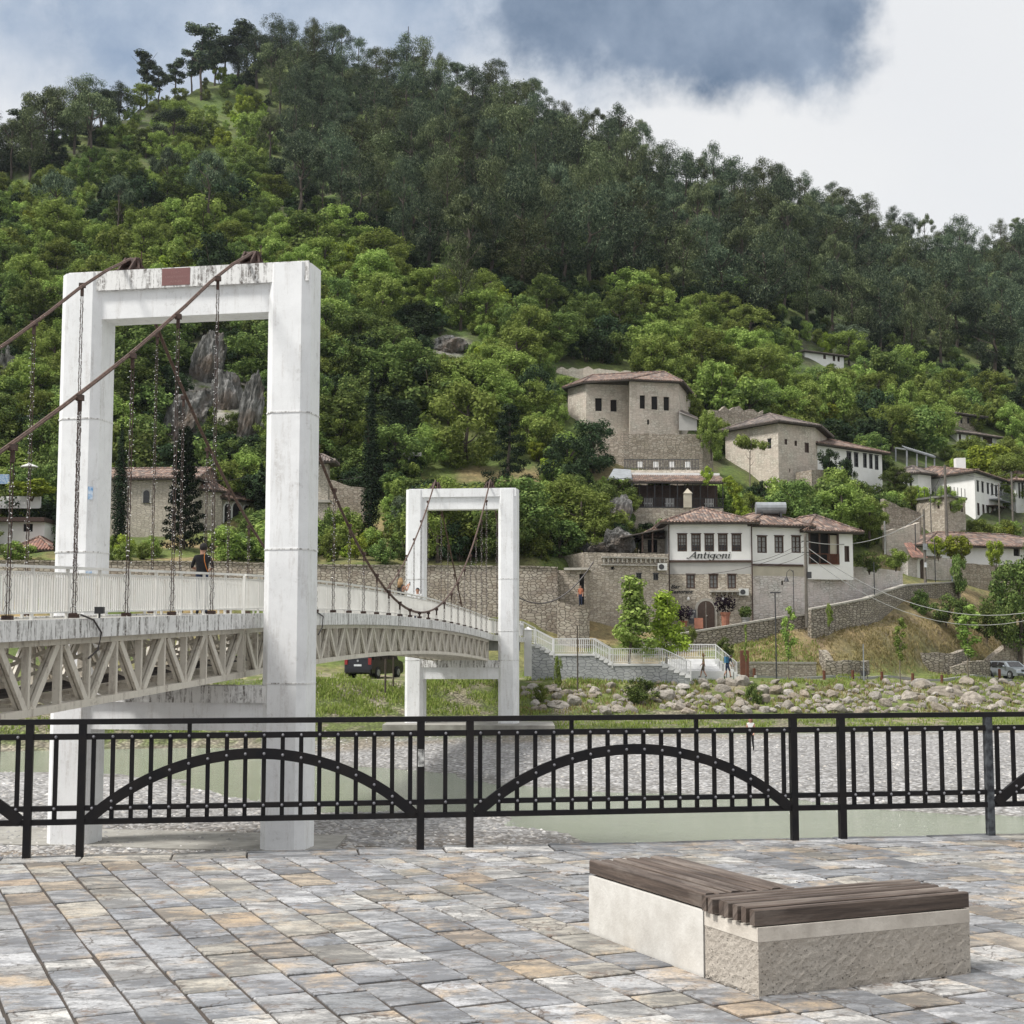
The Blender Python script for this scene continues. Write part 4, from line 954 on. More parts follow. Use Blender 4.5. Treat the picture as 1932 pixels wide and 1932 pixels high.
def roof_on(par, poly, z, h, over, mat, thick=.16, eave='eave_wood', name='roof', ridge=None):
    n = len(poly); pl = [Vector((p[0], p[1], 0)) for p in poly]
    c = sum(pl, Vector()) / n; E = []
    for i in range(n):
        d0 = (pl[i] - pl[i - 1]).normalized(); d1 = (pl[(i + 1) % n] - pl[i]).normalized()
        n0 = Vector((d0.y, -d0.x, 0)); n1 = Vector((d1.y, -d1.x, 0)); b = (n0 + n1)
        b = b.normalized() / max(.5, b.normalized().dot(n0)); E.append(pl[i] + b * over)
    # main axis from the longest distance between edge midpoints
    best = max(range(n), key=lambda i: (E[(i + 1) % n] - E[i]).length); ax = (E[(best + 1) % n] - E[best]).normalized(); pr = Vector((-ax.y, ax.x, 0))
    la = [(p - c).dot(ax) for p in E]; lp = [(p - c).dot(pr) for p in E]; wa, wp = max(la) - min(la), max(lp) - min(lp)
    if wp > wa: ax, pr = pr, ax; la, lp = lp, la; wa, wp = wp, wa
    c = c + ax * (max(la) + min(la)) / 2 + pr * (max(lp) + min(lp)) / 2
    hl = (wa - wp) / 2 if ridge is None else ridge * wa / 2
    r0, r1 = c - ax * hl, c + ax * hl; zr = z + h; single = hl < .3
    asg = [0 if single or (p - r0).length < (p - r1).length else 1 for p in E]
    vs = [(p.x, p.y, z - over * .12) for p in E] + [(r0.x, r0.y, zr), (r1.x, r1.y, zr)]; b_ = MB()
    for i in range(n):
        j = (i + 1) % n
        if asg[i] == asg[j]: b_.add([vs[i], vs[j], vs[n + asg[i]]], [(0, 1, 2)])
        else: b_.add([vs[i], vs[j], vs[n + asg[j]], vs[n + asg[i]]], [(0, 1, 2, 3)])
    ro = b_.build(name, mat, par)
    b_ = MB()
    ze = z - over * .12
    for i in range(n): j = (i + 1) % n; b_.add([(E[i].x, E[i].y, ze - thick), (E[j].x, E[j].y, ze - thick), (E[j].x, E[j].y, ze - .004), (E[i].x, E[i].y, ze - .004)], [(0, 1, 2, 3)])
    b_.add([(p.x, p.y, ze - thick) for p in E][::-1], [tuple(range(n))]); b_.build('eaves', eave, ro)
    rr = random.Random(int(abs(c.x * 7 + c.y)))
    b_ = MB()
    for (p, q) in ([(r0, r1)] if not single else []) : b_.tube([(p.x, p.y, zr + .02), (q.x, q.y, zr + .02)], .11, 6)
    for i in range(n):
        rq = r0 if asg[i] == 0 else r1; d0 = pl[i] - pl[i - 1]; d1 = pl[(i + 1) % n] - pl[i]
        if d0.normalized().cross(d1.normalized()).z > .3: b_.tube([(E[i].x, E[i].y, ze + .02), (rq.x, rq.y, zr + .02)], .10, 6)
    if b_.f: b_.build('ridge_tiles', 'tile_grey' if mat == 'tile_grey' else 'tile_brown', ro)
    # lower edge of rounded tiles
    b_ = MB()
    for i in range(n):
        j = (i + 1) % n; Ld = (E[j] - E[i]).length; d = (E[j] - E[i]).normalized(); nn = Vector((d.y, -d.x, 0)); K = int(Ld / .27)
        if i not in range(len(poly) - 3 if False else n): continue
        mid = (E[i] + E[j]) / 2
        if nn.y > .35: continue
        for k in range(K):
            p = E[i] + d * (k + .5) * Ld / K; up = Vector((r0.x - p.x, r0.y - p.y, 0)).dot(nn) * -1
            sl = h / max(1.0, abs((c - p).dot(nn))); q = p - nn * .5
            b_.tube([(p.x + nn.x * .04, p.y + nn.y * .04, ze + .02 + rr.uniform(-.015, .015)), (q.x, q.y, ze + .02 + .5 * sl)], .075, 5)
    if b_.f: b_.build('edge_tiles', mat, ro)
    return ro
def boxthing(name, mat, c, size, label, cat, rz=0, group=None, par=None):
    b_ = MB(); b_.box(c, size, 0, rz); 
    if par is not None: return b_.build(name, mat, par)
    return b_.build(name, mat, None, org=(c[0], c[1], c[2] - size[2] / 2), label=label, cat=cat, **({'group': group} if group else {}))
def arch_panel(b_, H_, i, x0, y0, x1, y1, n, d, mi=0, K=8, pad=0):
    """door-shaped slab with a round head; y0 top, y1 bottom"""
    a0, zt = H_.loc(i, x0, y0); a1, _ = H_.loc(i, x1, y0); _, zb = H_.loc(i, x0, y1); a0 -= pad; a1 += pad; zt += pad; r = (a1 - a0) / 2; zc = zt - r
    pts = [(a0, zb), (a1, zb), (a1, zc)] + [(a0 + r + r * math.cos(math.pi * k / K), zc + r * math.sin(math.pi * k / K)) for k in range(1, K)] + [(a0, zc)]
    m = len(pts); b_.add([H_.pt(i, a, z, n) for a, z in pts] + [H_.pt(i, a, z, n + d) for a, z in pts], [tuple(range(m))] + [(k, k + m, (k + 1) % m + m, (k + 1) % m) for k in range(m)], mi)

def gY(x, y): return hit(x, y).y
# the restaurant with the name on its front
HG = House('restaurant_house', 'white and stone restaurant house with Antigoni lettered on its front', 'house', [(1261, 119), (1418, 119)], 1190, 984, 8.5, ['plaster_white', 'plaster_grey', 'stone_tan'], bands=None)
HG.bands = [(Zat(1083, 119), 2), (Zat(1058, 119), 1)]
for x0, x1 in ((1278, 1296), (1304, 1322), (1329, 1347), (1354.5, 1372.5), (1380, 1398.5)): HG.win(0, x0, 1007.4, x1, 1040.5, 'grid')
for x0, x1 in ((1294.7, 1311), (1337.8, 1354.3), (1372.3, 1388.7)): HG.win(0, x0, 1083.6, x1, 1110.4, 'cross')
HG.finish('tile_brown', 1.55, .65, ridge=.0)
b_ = MB(); a0, z0 = HG.loc(0, 1261, 1059); b_.beam(HG.pt(0, -.02, z0, -.05), HG.pt(0, 6.9, z0, -.05), .1, .18); b_.build('timber_band', 'wood_dark', HG.t)
b_ = MB(); arch_panel(b_, HG, 0, 1315.6, 1133.5, 1347.4, 1187, -.10, .11, 0, 10, .22); b_.build('door_surround', 'stone_trim', HG.t)
b_ = MB(); arch_panel(b_, HG, 0, 1315.6, 1133.5, 1347.4, 1187, -.13, .06); dr = b_.build('door', 'wood_door', HG.t)
b_ = MB(); a0, zt = HG.loc(0, 1331.3, 1136); b_.beam(HG.pt(0, a0, HG.zb - .1, -.135), HG.pt(0, a0, zt, -.135), .03, .02, 0, (0, 1, 0)); b_.sphere(HG.pt(0, a0 + .08, Zat(1162, 119), -.16), .05, 0, 6, 4); b_.build('door_handle', 'stone_trim', dr)
for x in (1298, 1363):
    a0, zz = HG.loc(0, x, 1130); b_ = MB(); b_.beam(HG.pt(0, a0, zz + .25, 0), HG.pt(0, a0, zz + .25, -.25), .03, .03); b_.sphere(HG.pt(0, a0, zz, -.25), .12, 0, 8, 5, (1, 1, 1.4)); b_.build('wall_lamp', 'plaster_white', HG.t)
a0, zz = HG.loc(0, 1338, 1113); a1, _ = HG.loc(0, 1393, 1113)
b_ = MB(); b_.box(tuple(HG.pt(0, (a0 + a1) / 2, zz - .12, -.25)), (a1 - a0, .5, .14))
for k in range(6): b_.box(tuple(HG.pt(0, a0 + .1 + (a1 - a0 - .2) * k / 5, zz - .3, -.18)), (.1, .34, .22))
b_.build('balcony_shelf', 'stone_trim', HG.t)
for x in (1262.5, 1419):
    b_ = MB(); a0, _ = HG.loc(0, x, 1100); b_.tube([HG.pt(0, a0, HG.zt + .1, -.35), HG.pt(0, a0, HG.zt - .6, -.10), HG.pt(0, a0, HG.zb - .2, -.10)], .055, 6); b_.build('downpipe', 'rust', HG.t)
# hand-lettered name: a flat nib drawn along each letter's strokes
def arc(cx_, cy_, rx, ry, a0, a1, n=10): return [(cx_ + rx * math.cos(R(a0 + (a1 - a0) * k / n)), cy_ + ry * math.sin(R(a0 + (a1 - a0) * k / n))) for k in range(n + 1)]
LET = {'A': ([[(-.25, .12), (-.05, 0), (.12, .1), (.8, 1.42)], [(.80, 1.45), (.98, .1), (1.08, 0), (1.2, .05)], [(.3, .5), (.95, .5)]], 1.25),
 'n': ([[(0, .85), (.14, .98), (.14, 0)], [(.14, .6), (.3, .9), (.5, .98), (.62, .85), (.62, .08), (.78, .02)]], .9),
 't': ([[(.2, 1.35), (.2, .2), (.3, .02), (.5, .08)], [(0, .95), (.48, .95)]], .6),
 'i': ([[(0, .85), (.16, .98), (.16, .1), (.32, .02)], [(.14, 1.32), (.22, 1.36)]], .45),
 'g': ([arc(.32, .55, .3, .4, 60, 400), [(.6, .9), (.62, -.1), (.5, -.42), (.2, -.45), (.0, -.28)], [(.55, .9), (.82, .98)]], .9),
 'o': ([arc(.36, .48, .32, .47, 70, 430, 14)], .85)}
def nib(word, H_, i, xl, xr, ybase, parent, mat, name, hscale):
    a0, zb = H_.loc(i, xl, ybase); a1, _ = H_.loc(i, xr, ybase); tot = sum(LET[c][1] for c in word); k = (a1 - a0) / tot; pen = 0
    for ch in word:
        b_ = MB()
        for st in LET[ch][0]:
            K = [Vector((p[0], p[1], 0)) for p in st]; w2 = Vector((.085, .035, 0))
            for p, q in zip(K[:-1], K[1:]):
                e = (q - p).normalized() * .03; p_, q_ = p - e, q + e; cs = [p_ - w2, p_ + w2, q_ + w2, q_ - w2]
                if (q_ - p_).cross(w2).length < .02: w3 = Vector((0, .04, 0)); cs = [p_ - w3, q_ - w3, q_ + w3, p_ + w3]
                fr_ = [H_.pt(i, a0 + (pen + c.x + c.y * .16) * k, zb + c.y * hscale, -.06) for c in cs]; bk = [H_.pt(i, a0 + (pen + c.x + c.y * .16) * k, zb + c.y * hscale, -.01) for c in cs]
                b_.add(fr_ + bk, [(0, 1, 2, 3), (4, 7, 6, 5), (0, 4, 5, 1), (1, 5, 6, 2), (2, 6, 7, 3), (3, 7, 4, 0)])
        b_.build(name, mat, parent); pen += LET[ch][1]
nib('Antigoni', HG, 0, 1299, 1378, 1053.5, HG.t, 'sign_black', 'letter', .36)
for body, x, y, wd, sz_ in (('Bar', 1274, 1110, .78, .42), ('Restorant', 1285, 1119.5, 1.85, .40)):
    a0, zz = HG.loc(0, x, y)
    text_mesh(body, 'lettering', 'sign_black', HG.t, lambda u, v: HG.pt(0, a0 + u, zz + v, -.03), sz_, .25, width=wd, off=.012)
# air conditioners, menu board, pots
def ac(x0, y0, x1, y1, H_, i, label):
    a0, z1 = H_.loc(i, x0, y0); a1, _ = H_.loc(i, x1, y0); _, z0 = H_.loc(i, x0, y1); c = H_.pt(i, (a0 + a1) / 2, (z0 + z1) / 2, -.25)
    t = thing('air_conditioner', (c.x, c.y, z0), label, 'air conditioner', 'air conditioner boxes on stone walls')
    b_ = MB(); b_.box(tuple(c), (a1 - a0, .32, z1 - z0)); b_.build('casing', 'ac_white', t)
    b_ = MB(); r = (z1 - z0) * .38; b_.tube([(c.x - .08, c.y - .165, c.z), (c.x - .08, c.y - .175, c.z)], r, 16); b_.build('fan_grille', 'metal_dark', t)
ac(1392.7, 1110.7, 1411, 1123.7, HG, 0, 'white air conditioner box right of the restaurant balcony shelf')
def pot_plant(x, yb, Y, pr, ph, mat, label, cr, cmat, cz=1, stem=0):
    p = P(x, yb, Y); t = thing('potted_plant', p, label, 'potted plant'); b_ = MB()
    b_.tube([(p.x, p.y, p.z), (p.x, p.y, p.z + ph * .8), (p.x, p.y, p.z + ph * .82), (p.x, p.y, p.z + ph)], pr * .72, 12, r1=pr); b_.build('pot', mat, t)
    if stem:
        b_ = MB(); b_.tube([(p.x, p.y, p.z + ph), (p.x, p.y, p.z + ph + stem)], .04, 5); b_.build('trunk', 'bark', t)
    crown_obj('foliage', t, (0, 0, ph + stem + cr * cz * .75), [(0, 0, 0, cr, cr, cr * cz)] + [(cr * .5 * math.cos(k), cr * .5 * math.sin(k), cr * .4 * math.sin(k * 2.3), cr * .55, cr * .55, cr * .6) for k in range(5)], 420, .10, cmat)

# ---------------------------------------------------------------- leaf makers (used by every plant)
def leafset(cl, n, size, seed=0, up=.25, flat=0.0, asp=.6, fill=.38, upright=0):
    """cl: clumps (x, y, z, rx, ry, rz). returns quads scattered through the clumps, facing mostly outward"""
    g_ = np.random.default_rng(seed); cl = np.array(cl, float); wts = (cl[:, 3] * cl[:, 4] * cl[:, 5]) ** .67; wts /= wts.sum()
    k = g_.choice(len(cl), n, p=wts); d = g_.normal(size=(n, 3)); d /= np.linalg.norm(d, axis=1, keepdims=True)
    r = g_.random(n) ** fill; pos = cl[k, :3] + d * cl[k, 3:6] * r[:, None]
    nn = d + g_.normal(size=(n, 3)) * .42 + np.array([0, 0, up]); nn[:, 2] += flat * 2; nn /= np.linalg.norm(nn, axis=1, keepdims=True)
    t = np.cross(nn, g_.normal(size=(n, 3))) if not upright else np.cross(np.cross(nn, d * .8 + np.array([0, 0, upright]) + g_.normal(size=(n, 3)) * .35), nn); t /= np.linalg.norm(t, axis=1, keepdims=True); b = np.cross(nn, t)
    s = size * (.6 + .8 * g_.random(n))[:, None]; t = t * s; b = b * s * asp
    co = np.stack([pos - t - b * .5, pos + b * -1.0 + t * .1, pos + t, pos + b + t * .1], 1).reshape(-1, 3)
    return co
def quads_mesh(name, co, mat):
    n = len(co) // 4; me = bpy.data.meshes.new(name); me.vertices.add(len(co)); me.vertices.foreach_set('co', np.ascontiguousarray(co, dtype=np.float32).ravel())
    me.loops.add(4 * n); me.loops.foreach_set('vertex_index', np.arange(4 * n)); me.polygons.add(n); me.polygons.foreach_set('loop_start', np.arange(0, 4 * n, 4)); me.update(calc_edges=True)
    me.materials.append(MAT[mat]); return me
def crown_obj(name, par, off, cl, n, size, mat, seed=None, **kw):
    co = leafset(cl, n, size, seed if seed is not None else random.randrange(9999), **kw) + np.array(off)
    o = bpy.data.objects.new(name, quads_mesh(name, co, mat)); COL.objects.link(o); o.parent = par; ORG[o.name] = ORG[par.name]; return o
pot_plant(1369, 1184.5, 117.5, .42, 1.25, 'terracotta', 'deep purple leafed plant in a tall terracotta pot right of the arched restaurant door', .95, 'leaf_purple', .95)
pot_plant(1290, 1183, 117.6, .35, .5, 'terracotta', 'deep purple leafed plant left of the arched restaurant door', .85, 'leaf_purple', .9)
pot_plant(1407, 1182.5, 117.6, .40, .75, 'pole_conc', 'round clipped green shrub in a grey pot by the restaurant corner', .55, 'leaf_mid', 1.0)
c = P(1306.7, 1177, 117.7); t_ = thing('menu_board', c, 'tall dark menu board with a white heading left of the restaurant door', 'sign')
b_ = MB(); b_.beam((c.x, c.y, c.z), (c.x, c.y + .12, c.z + 1.15), .62, .05, 0, (0, 1, 0)); b_.build('board', 'metal_dark', t_)
b_ = MB(); b_.box((c.x, c.y + .065, c.z + .98), (.44, .02, .12)); b_.box((c.x - .05, c.y + .03, c.z + .6), (.3, .02, .3)); b_.build('printed_panel', 'curtain', t_)
c = P(1318.5, 1186, 117.4); b_ = MB(); b_.beam(c, (c.x, c.y + .1, c.z + .85), .7, .05, 0, (0, 1, 0)); b_.build('small_sign', 'terracotta', None, org=c, label='small reddish notice board at the foot of the arched door', cat='sign')

# second white house with open porch
H2 = House('white_house', 'white upper storeyed house with three brown windows on a whitewashed stone base', 'house', [(1419.5, 119.6), (1523, 121)], 1178, 989, 8.5, ['plaster_white', 'plaster_cream', 'stone_washed'])
H2.bands = [(Zat(1086, 119.6), 2), (Zat(1066, 119.6), 1)]
for x0, x1 in ((1428.5, 1446.5), (1461, 1478), (1493, 1510.6)): H2.win(0, x0, 1011, x1, 1043, 'cross')
for x0, y0, x1, y1 in ((1474, 1096, 1478, 1104), (1584, 0, 0, 0))[:1]: H2.win(0, x0, y0, x1, y1, 'hole')
H2.finish('tile_brown', 1.35, .6, ridge=.35)
b_ = MB(); z0 = Zat(1066, 120); b_.beam(H2.pt(0, -.02, z0, -.05), H2.pt(0, 4.6, z0, -.05), .1, .18); b_.build('timber_band', 'wood_dark', H2.t)
H3 = House('porch_house', 'open dark timber porch house with a red railing and tiled roof', 'house', [(1524, 121), (1609, 122.5)], 1070, 1000, 7, 'plaster_white', down=1)
H3.win(0, 1525, 1001, 1582, 1064, 'hole'); H3.win(0, 1593, 1030, 1602, 1060, 'shut'); H3.finish('tile_brown', 1.5, .7)
b_ = MB()
for x in (1526, 1545, 1563, 1580): a0, z1 = H3.loc(0, x, 1000); b_.beam(H3.pt(0, a0, Zat(1064, 121), -.05), H3.pt(0, a0, z1, -.05), .14, .14)
b_.build('porch_post', 'wood_dark', H3.t)
a0, z0 = H3.loc(0, 1560, 1064); a1, z1 = H3.loc(0, 1582, 1046); b_ = MB()
for k in range(13): b_.beam(H3.pt(0, a0 + (a1 - a0) * k / 12, z0, -.1), H3.pt(0, a0 + (a1 - a0) * k / 12, z1, -.1), .05, .03)
b_.beam(H3.pt(0, a0 - 1.6, z1, -.1), H3.pt(0, a1, z1, -.1), .06, .06); b_.beam(H3.pt(0, a0 - 1.6, z0, -.1), H3.pt(0, a1, z0, -.1), .08, .08); b_.build('porch_railing', 'corten', H3.t)
b_ = MB(); aa, zz0 = H3.loc(0, 1567, 1046); ab, zz1 = H3.loc(0, 1579, 1010); b_.add([H3.pt(0, aa, zz0, .05), H3.pt(0, ab, zz0, .05), H3.pt(0, ab, zz1, .05), H3.pt(0, aa, zz1, .05)], [(0, 1, 2, 3)]); b_.build('window', 'plaster_cream', H3.t)

# stone wing left of the restaurant with corbels, and the gate tower
HW = House('stone_wing', 'tan rubble stone wing with corbelled ledge left of the restaurant', 'building', [(1101, 116), (1262, 118)], 1212, 1042, 7, 'stone_tan', down=4)
for x0, y0, x1, y1 in ((1200.5, 1082, 1210, 1093.5), (1232.5, 1082.5, 1242, 1094.5)): HW.win(0, x0, y0, x1, y1, 'black')
HW.win(0, 1153, 1069, 1159, 1074.5, 'hole'); HW.finish()
b_ = MB()
for k in range(14): x = 1138 + k * 8.8; a0, z0 = HW.loc(0, x, 1058); b_.box(tuple(HW.pt(0, a0, z0, -.1)), (.12, .25, .3))
a0, z0 = HW.loc(0, 1134, 1063); a1, _ = HW.loc(0, 1258, 1063); b_.beam(HW.pt(0, a0, z0 - .1, -.1), HW.pt(0, a1, z0 - .1, -.1), .22, .1); b_.beam(HW.pt(0, a0, z0 + .5, -.12), HW.pt(0, a1, z0 + .5, -.12), .26, .12)
b_.build('corbel_ledge', 'stone_trim', HW.t)
ac(1239, 1063, 1255.5, 1076.5, HW, 0, 'white air conditioner box high on the stone wing')
GT = House('gate_tower', 'stone gateway with a flat slab roof and tall dark doorway in the long wall', 'gateway', [(1040, 113.5), (1106, 113.2)], 1195, 1076, 3, 'stone_rough', down=2)
GT.win(0, 1093, 1083, 1102, 1141, 'hole'); GT.finish()
b_ = MB(); q = GT.poly; cxx = sum(p.x for p in q) / 4; cyy = sum(p.y for p in q) / 4; b_.prism(ccw([(cxx + .6 + (p.x - cxx) * .75, cyy + (p.y - cyy) * 1.25) for p in q]), GT.zt, GT.zt + .18); b_.build('slab', 'stone_trim', GT.t)

# upper restaurant terrace behind glass
TR = House('glazed_terrace', 'dark glazed restaurant terrace with a tiled roof on a stone base', 'building', [(1193, 133), (1365, 133.5)], 994, 958, 7, 'stone_tan', down=3); TR.finish()
z0, z1 = Zat(957.5, 133), Zat(909, 133); b_ = MB(); nA = (TR.f[1] - TR.f[0]).length
for k in range(13): a = nA * k / 12; b_.beam(TR.pt(0, a, z0, .1), TR.pt(0, a, z1, .1), .09 if k % 3 == 0 else .05, .06)
b_.beam(TR.pt(0, 0, z0 + .05, .1), TR.pt(0, nA, z0 + .05, .1), .1, .12); b_.beam(TR.pt(0, 0, z1 - .05, .1), TR.pt(0, nA, z1 - .05, .1), .1, .2); b_.build('glazing_frame', 'metal_dark', TR.t)
b_ = MB(); b_.add([TR.pt(0, 0, z0, 2.6), TR.pt(0, nA, z0, 2.6), TR.pt(0, nA, z1, 2.6), TR.pt(0, 0, z1, 2.6)], [(0, 1, 2, 3)]); b_.build('back_wall', 'wood_dark', TR.t)
b_ = MB(); nb = 60
for k in range(nb + 1): a = nA * k / nb; b_.beam(TR.pt(0, a, z0, -.02), TR.pt(0, a, z0 + .9, -.02), .025, .025)
b_.beam(TR.pt(0, 0, z0 + .9, -.02), TR.pt(0, nA, z0 + .9, -.02), .04, .04); b_.build('railing', 'metal_dark', TR.t)
for x in (1226, 1267, 1342):
    b_ = MB(); a0, _ = TR.loc(0, x, 945)
    for k in range(6): b_.beam(TR.pt(0, a0 - .35 + k * .14, z0, .9), TR.pt(0, a0 - .35 + k * .14, z0 + .95, .9), .06, .04)
    b_.box(tuple(TR.pt(0, a0, z0 + .5, 1.2)), (.8, .4, .1)); b_.build('chair_row', 'plaster_white', TR.t)
p0, p1 = TR.pt(0, -.3, 0, -.35), TR.pt(0, nA + .3, 0, -.35); q0, q1 = TR.pt(0, 0, 0, 2.5), TR.pt(0, nA + .2, 0, 2.5); zr = Zat(893, 133)
b_ = MB(); b_.add([(p0.x, p0.y, z1), (p1.x, p1.y, z1), (q1.x, q1.y, zr + .1), (q0.x, q0.y, zr + .1)], [(0, 1, 2, 3)]); rf = b_.build('roof', 'tile_brown', TR.t)
b_ = MB(); b_.beam((p0.x, p0.y, z1 - .08), (p1.x, p1.y, z1 - .08), .12, .13)
b_.build('eaves', 'eave_wood', rf); K = 52
b_ = MB()
for k in range(K): u = (k + .5) / K; a = p0.lerp(p1, u); c = q0.lerp(q1, u); b_.tube([(a.x, a.y - .03, z1 + .03), (c.x, c.y, zr + .13)], .075, 5)
b_.build('edge_tiles', 'tile_brown', rf)
b_ = MB(); b_.prism(ccw([(q0.x, q0.y), (q1.x, q1.y), (q1.x - .3, q1.y + 5), (q0.x - .3, q0.y + 5)]), zr + .0, zr + .38); b_.build('parapet', 'plaster_white', TR.t)
p = P(1297.5, 957, 132.6); b_ = MB(); b_.box((p.x, p.y, p.z + .6), (.7, .5, 1.3)); b_.add([(p.x - .42, p.y - .3, p.z + 1.25), (p.x + .42, p.y - .3, p.z + 1.25), (p.x + .42, p.y + .3, p.z + 1.25), (p.x - .42, p.y + .3, p.z + 1.25), (p.x, p.y, p.z + 1.75)], [(0, 1, 4), (1, 2, 4), (2, 3, 4), (3, 0, 4)]); b_.build('chimney', 'plaster_cream', TR.t)
p = P(1170, 901, 134); b_ = MB(); q = [P(1147, 903, 133), P(1192, 901, 133), P(1190, 886, 137), P(1158, 884, 137)]; b_.add([tuple(v) for v in q] + [(v.x, v.y, v.z - .12) for v in q], [(0, 1, 2, 3), (7, 6, 5, 4), (0, 4, 5, 1), (1, 5, 6, 2), (2, 6, 7, 3), (3, 7, 4, 0)]); 
for v in q[:2]: b_.beam((v.x, v.y, v.z - 3), v, .12, .12)
b_.build('sheet_roof', 'metal_grey', None, org=p, label='pale grey sheet metal lean-to roof left of the glazed terrace', cat='roof')

# derelict stone house higher up
HR = House('derelict_house', 'derelict pale stone house with five empty black windows and old tiled roof', 'house', [(1071.5, 160), (1106, 157), (1186, 157.6), (1188, 155.4), (1281, 156.8)], 820, 730, 9, 'stone_pale', down=4)
for w4 in ((1123, 751, 1135.5, 775.4), (1151.8, 754, 1163.7, 776.4)): HR.win(1, *w4, 'hole')
for w4 in ((1207, 745.6, 1217, 770.7), (1229, 747.5, 1240.5, 772.6), (1252, 748.7, 1262.6, 774.5), (1221, 791.6, 1225, 801)): HR.win(3, *w4, 'hole')
HR.finish(); roof_on(HR.t, [HR.f[0], HR.f[1], HR.f[3], HR.f[4], HR.poly[5], HR.poly[6]], HR.zt, 1.8, .6, 'tile_brown', ridge=.6)

H5 = House('tall_stone_house', 'tall pale stone house with a sharp corner and small square windows', 'house', [(1369, 158), (1469, 151.5), (1539, 154.5)], 925, 812, 8, 'stone_pale', down=3)
H5.win(0, 1448.5, 829, 1455, 847, 'black')
for w4 in ((1480, 828, 1485, 838.5), (1499, 831, 1503.5, 841), (1518, 834.6, 1526, 853.6)): H5.win(1, *w4, 'shut')
for w4 in ((1488.5, 884, 1491, 891), (1518.5, 887, 1521, 894)): H5.win(1, *w4, 'hole')
H5.finish('tile_grey', 1.6, .7)
H5b = House('white_wing_house', 'long low white house with five black framed windows beside the tall stone house', 'house', [(1541, 155.5), (1664, 163)], 900, 836, 7, 'plaster_white', down=3)
for w4 in ((1597, 852, 1606, 878), (1611, 854, 1619, 880.6), (1628, 855.6, 1635, 882), (1639.5, 857, 1646, 884), (1650, 859, 1657, 886)): H5b.win(0, *w4, 'black')
H5b.finish('tile_brown', 1.4, .7)
H6 = House('hill_house', 'small white house alone among bright trees high on the hillside', 'house', [(1519, gY(1550, 690) + 1), (1592, gY(1550, 690) + 5)], 700, 662, 8, 'plaster_white', down=3)
for w4 in ((1553, 666, 1558, 677), (1571, 669, 1575.5, 681), (1580, 671, 1584, 682)): H6.win(0, *w4, 'shut')
H6.finish('tile_grey', .9, .6)
H7 = House('tower_house', 'grey stone tower house with three arched windows on the right of the hill', 'house', [(1806, gY(1850, 838) + 5), (1850, gY(1850, 838) + 8)], 835, 780, 8, 'stone_rough', down=3)
for x in (1812, 1824.5, 1837): H7.win(0, x, 789, x + 3.6, 799, 'black')
H7.finish('tile_grey', .8, .8)
H7b = House('lower_white_house', 'white lower house with a dark veranda below the stone tower house', 'house', [(1806, gY(1845, 842) - 1), (1880, gY(1845, 842) + 4)], 845, 815, 5, 'plaster_white', down=4)
for w4 in ((1809, 819, 1813, 833), (1823, 821, 1827.5, 833), (1841, 823, 1850, 838), (1854, 824, 1872, 836)): H7b.win(0, *w4, 'shut')
H7b.finish('tile_grey', .9, .7)
H9 = House('small_white_house', 'small white house with tall dark windows below the pergola', 'house', [(1696, 170), (1732, 169), (1757, 170.5)], 930, 893, 6, 'plaster_white', down=3)
for x in (1699, 1707, 1715.5): H9.win(0, x, 898, x + 4.6, 919, 'black')
H9.finish('tile_grey', 1.0, .7)
H10 = House('large_white_house', 'large two storeyed white house with a sharp corner and balcony at the right', 'house', [(1757, 172), (1840, 165.5), (1906, 177)], 990, 901, 9, 'plaster_white', down=3)
for x, y in ((1842.5, 907), (1851.5, 909), (1861.5, 911.5), (1869.5, 913), (1877, 916), (1886, 919), (1895, 922)): H10.win(1, x, y, x + 4, y + 20, 'black')
for x, y in ((1843.5, 948.5), (1853, 951), (1861.5, 954), (1870.5, 956), (1878.5, 957), (1886.5, 957), (1895.5, 959)): H10.win(1, x, y, x + 4.2, y + 23, 'shut')
H10.finish('tile_brown', 1.7, .6)
a0, z0 = H10.loc(1, 1866, 942); a1, _ = H10.loc(1, 1890, 942); b_ = MB()
b_.beam(H10.pt(1, a0, z0, -.5), H10.pt(1, a1, z0, -.5), 1.0, .12)
for k in range(13): b_.beam(H10.pt(1, a0 + (a1 - a0) * k / 12, z0, -1), H10.pt(1, a0 + (a1 - a0) * k / 12, z0 + .95, -1), .03, .03)
b_.beam(H10.pt(1, a0, z0 + .95, -1), H10.pt(1, a1, z0 + .95, -1), .05, .05); b_.build('balcony', 'metal_grey', H10.t)
a0, z0 = H10.loc(1, 1860, 954); a1, _ = H10.loc(1, 1878, 954); b_ = MB(); b_.beam(H10.pt(1, a0, z0, -.6), H10.pt(1, a1, z0, -.6), 1.3, .1); b_.beam(H10.pt(1, a0 + .3, z0 - 1.4, 0), H10.pt(1, a0 + .3, z0, -1.1), .08, .08); b_.beam(H10.pt(1, a1 - .3, z0 - 1.4, 0), H10.pt(1, a1 - .3, z0, -1.1), .08, .08); b_.build('door_canopy', 'wood_dark', H10.t)
p = P(1811, 884, 170); boxthing('chimney', 'plaster_white', (p.x, p.y, p.z + .3), (1.1, 1, 1.8), None, None, par=H10.t)
H10b = House('back_white_house', 'white house with a row of small square windows behind the large white one', 'house', [(1841, 182), (1915, 186)], 940, 889, 8, 'plaster_white', down=4)
for x in (1883, 1889, 1895, 1901.5): H10b.win(0, x, 896 + (x - 1883) * .25, x + 4, 902 + (x - 1883) * .25, 'black')
H10b.win(0, 1907, 902, 1912, 920, 'shut'); H10b.finish('tile_brown', 1.5, .7)
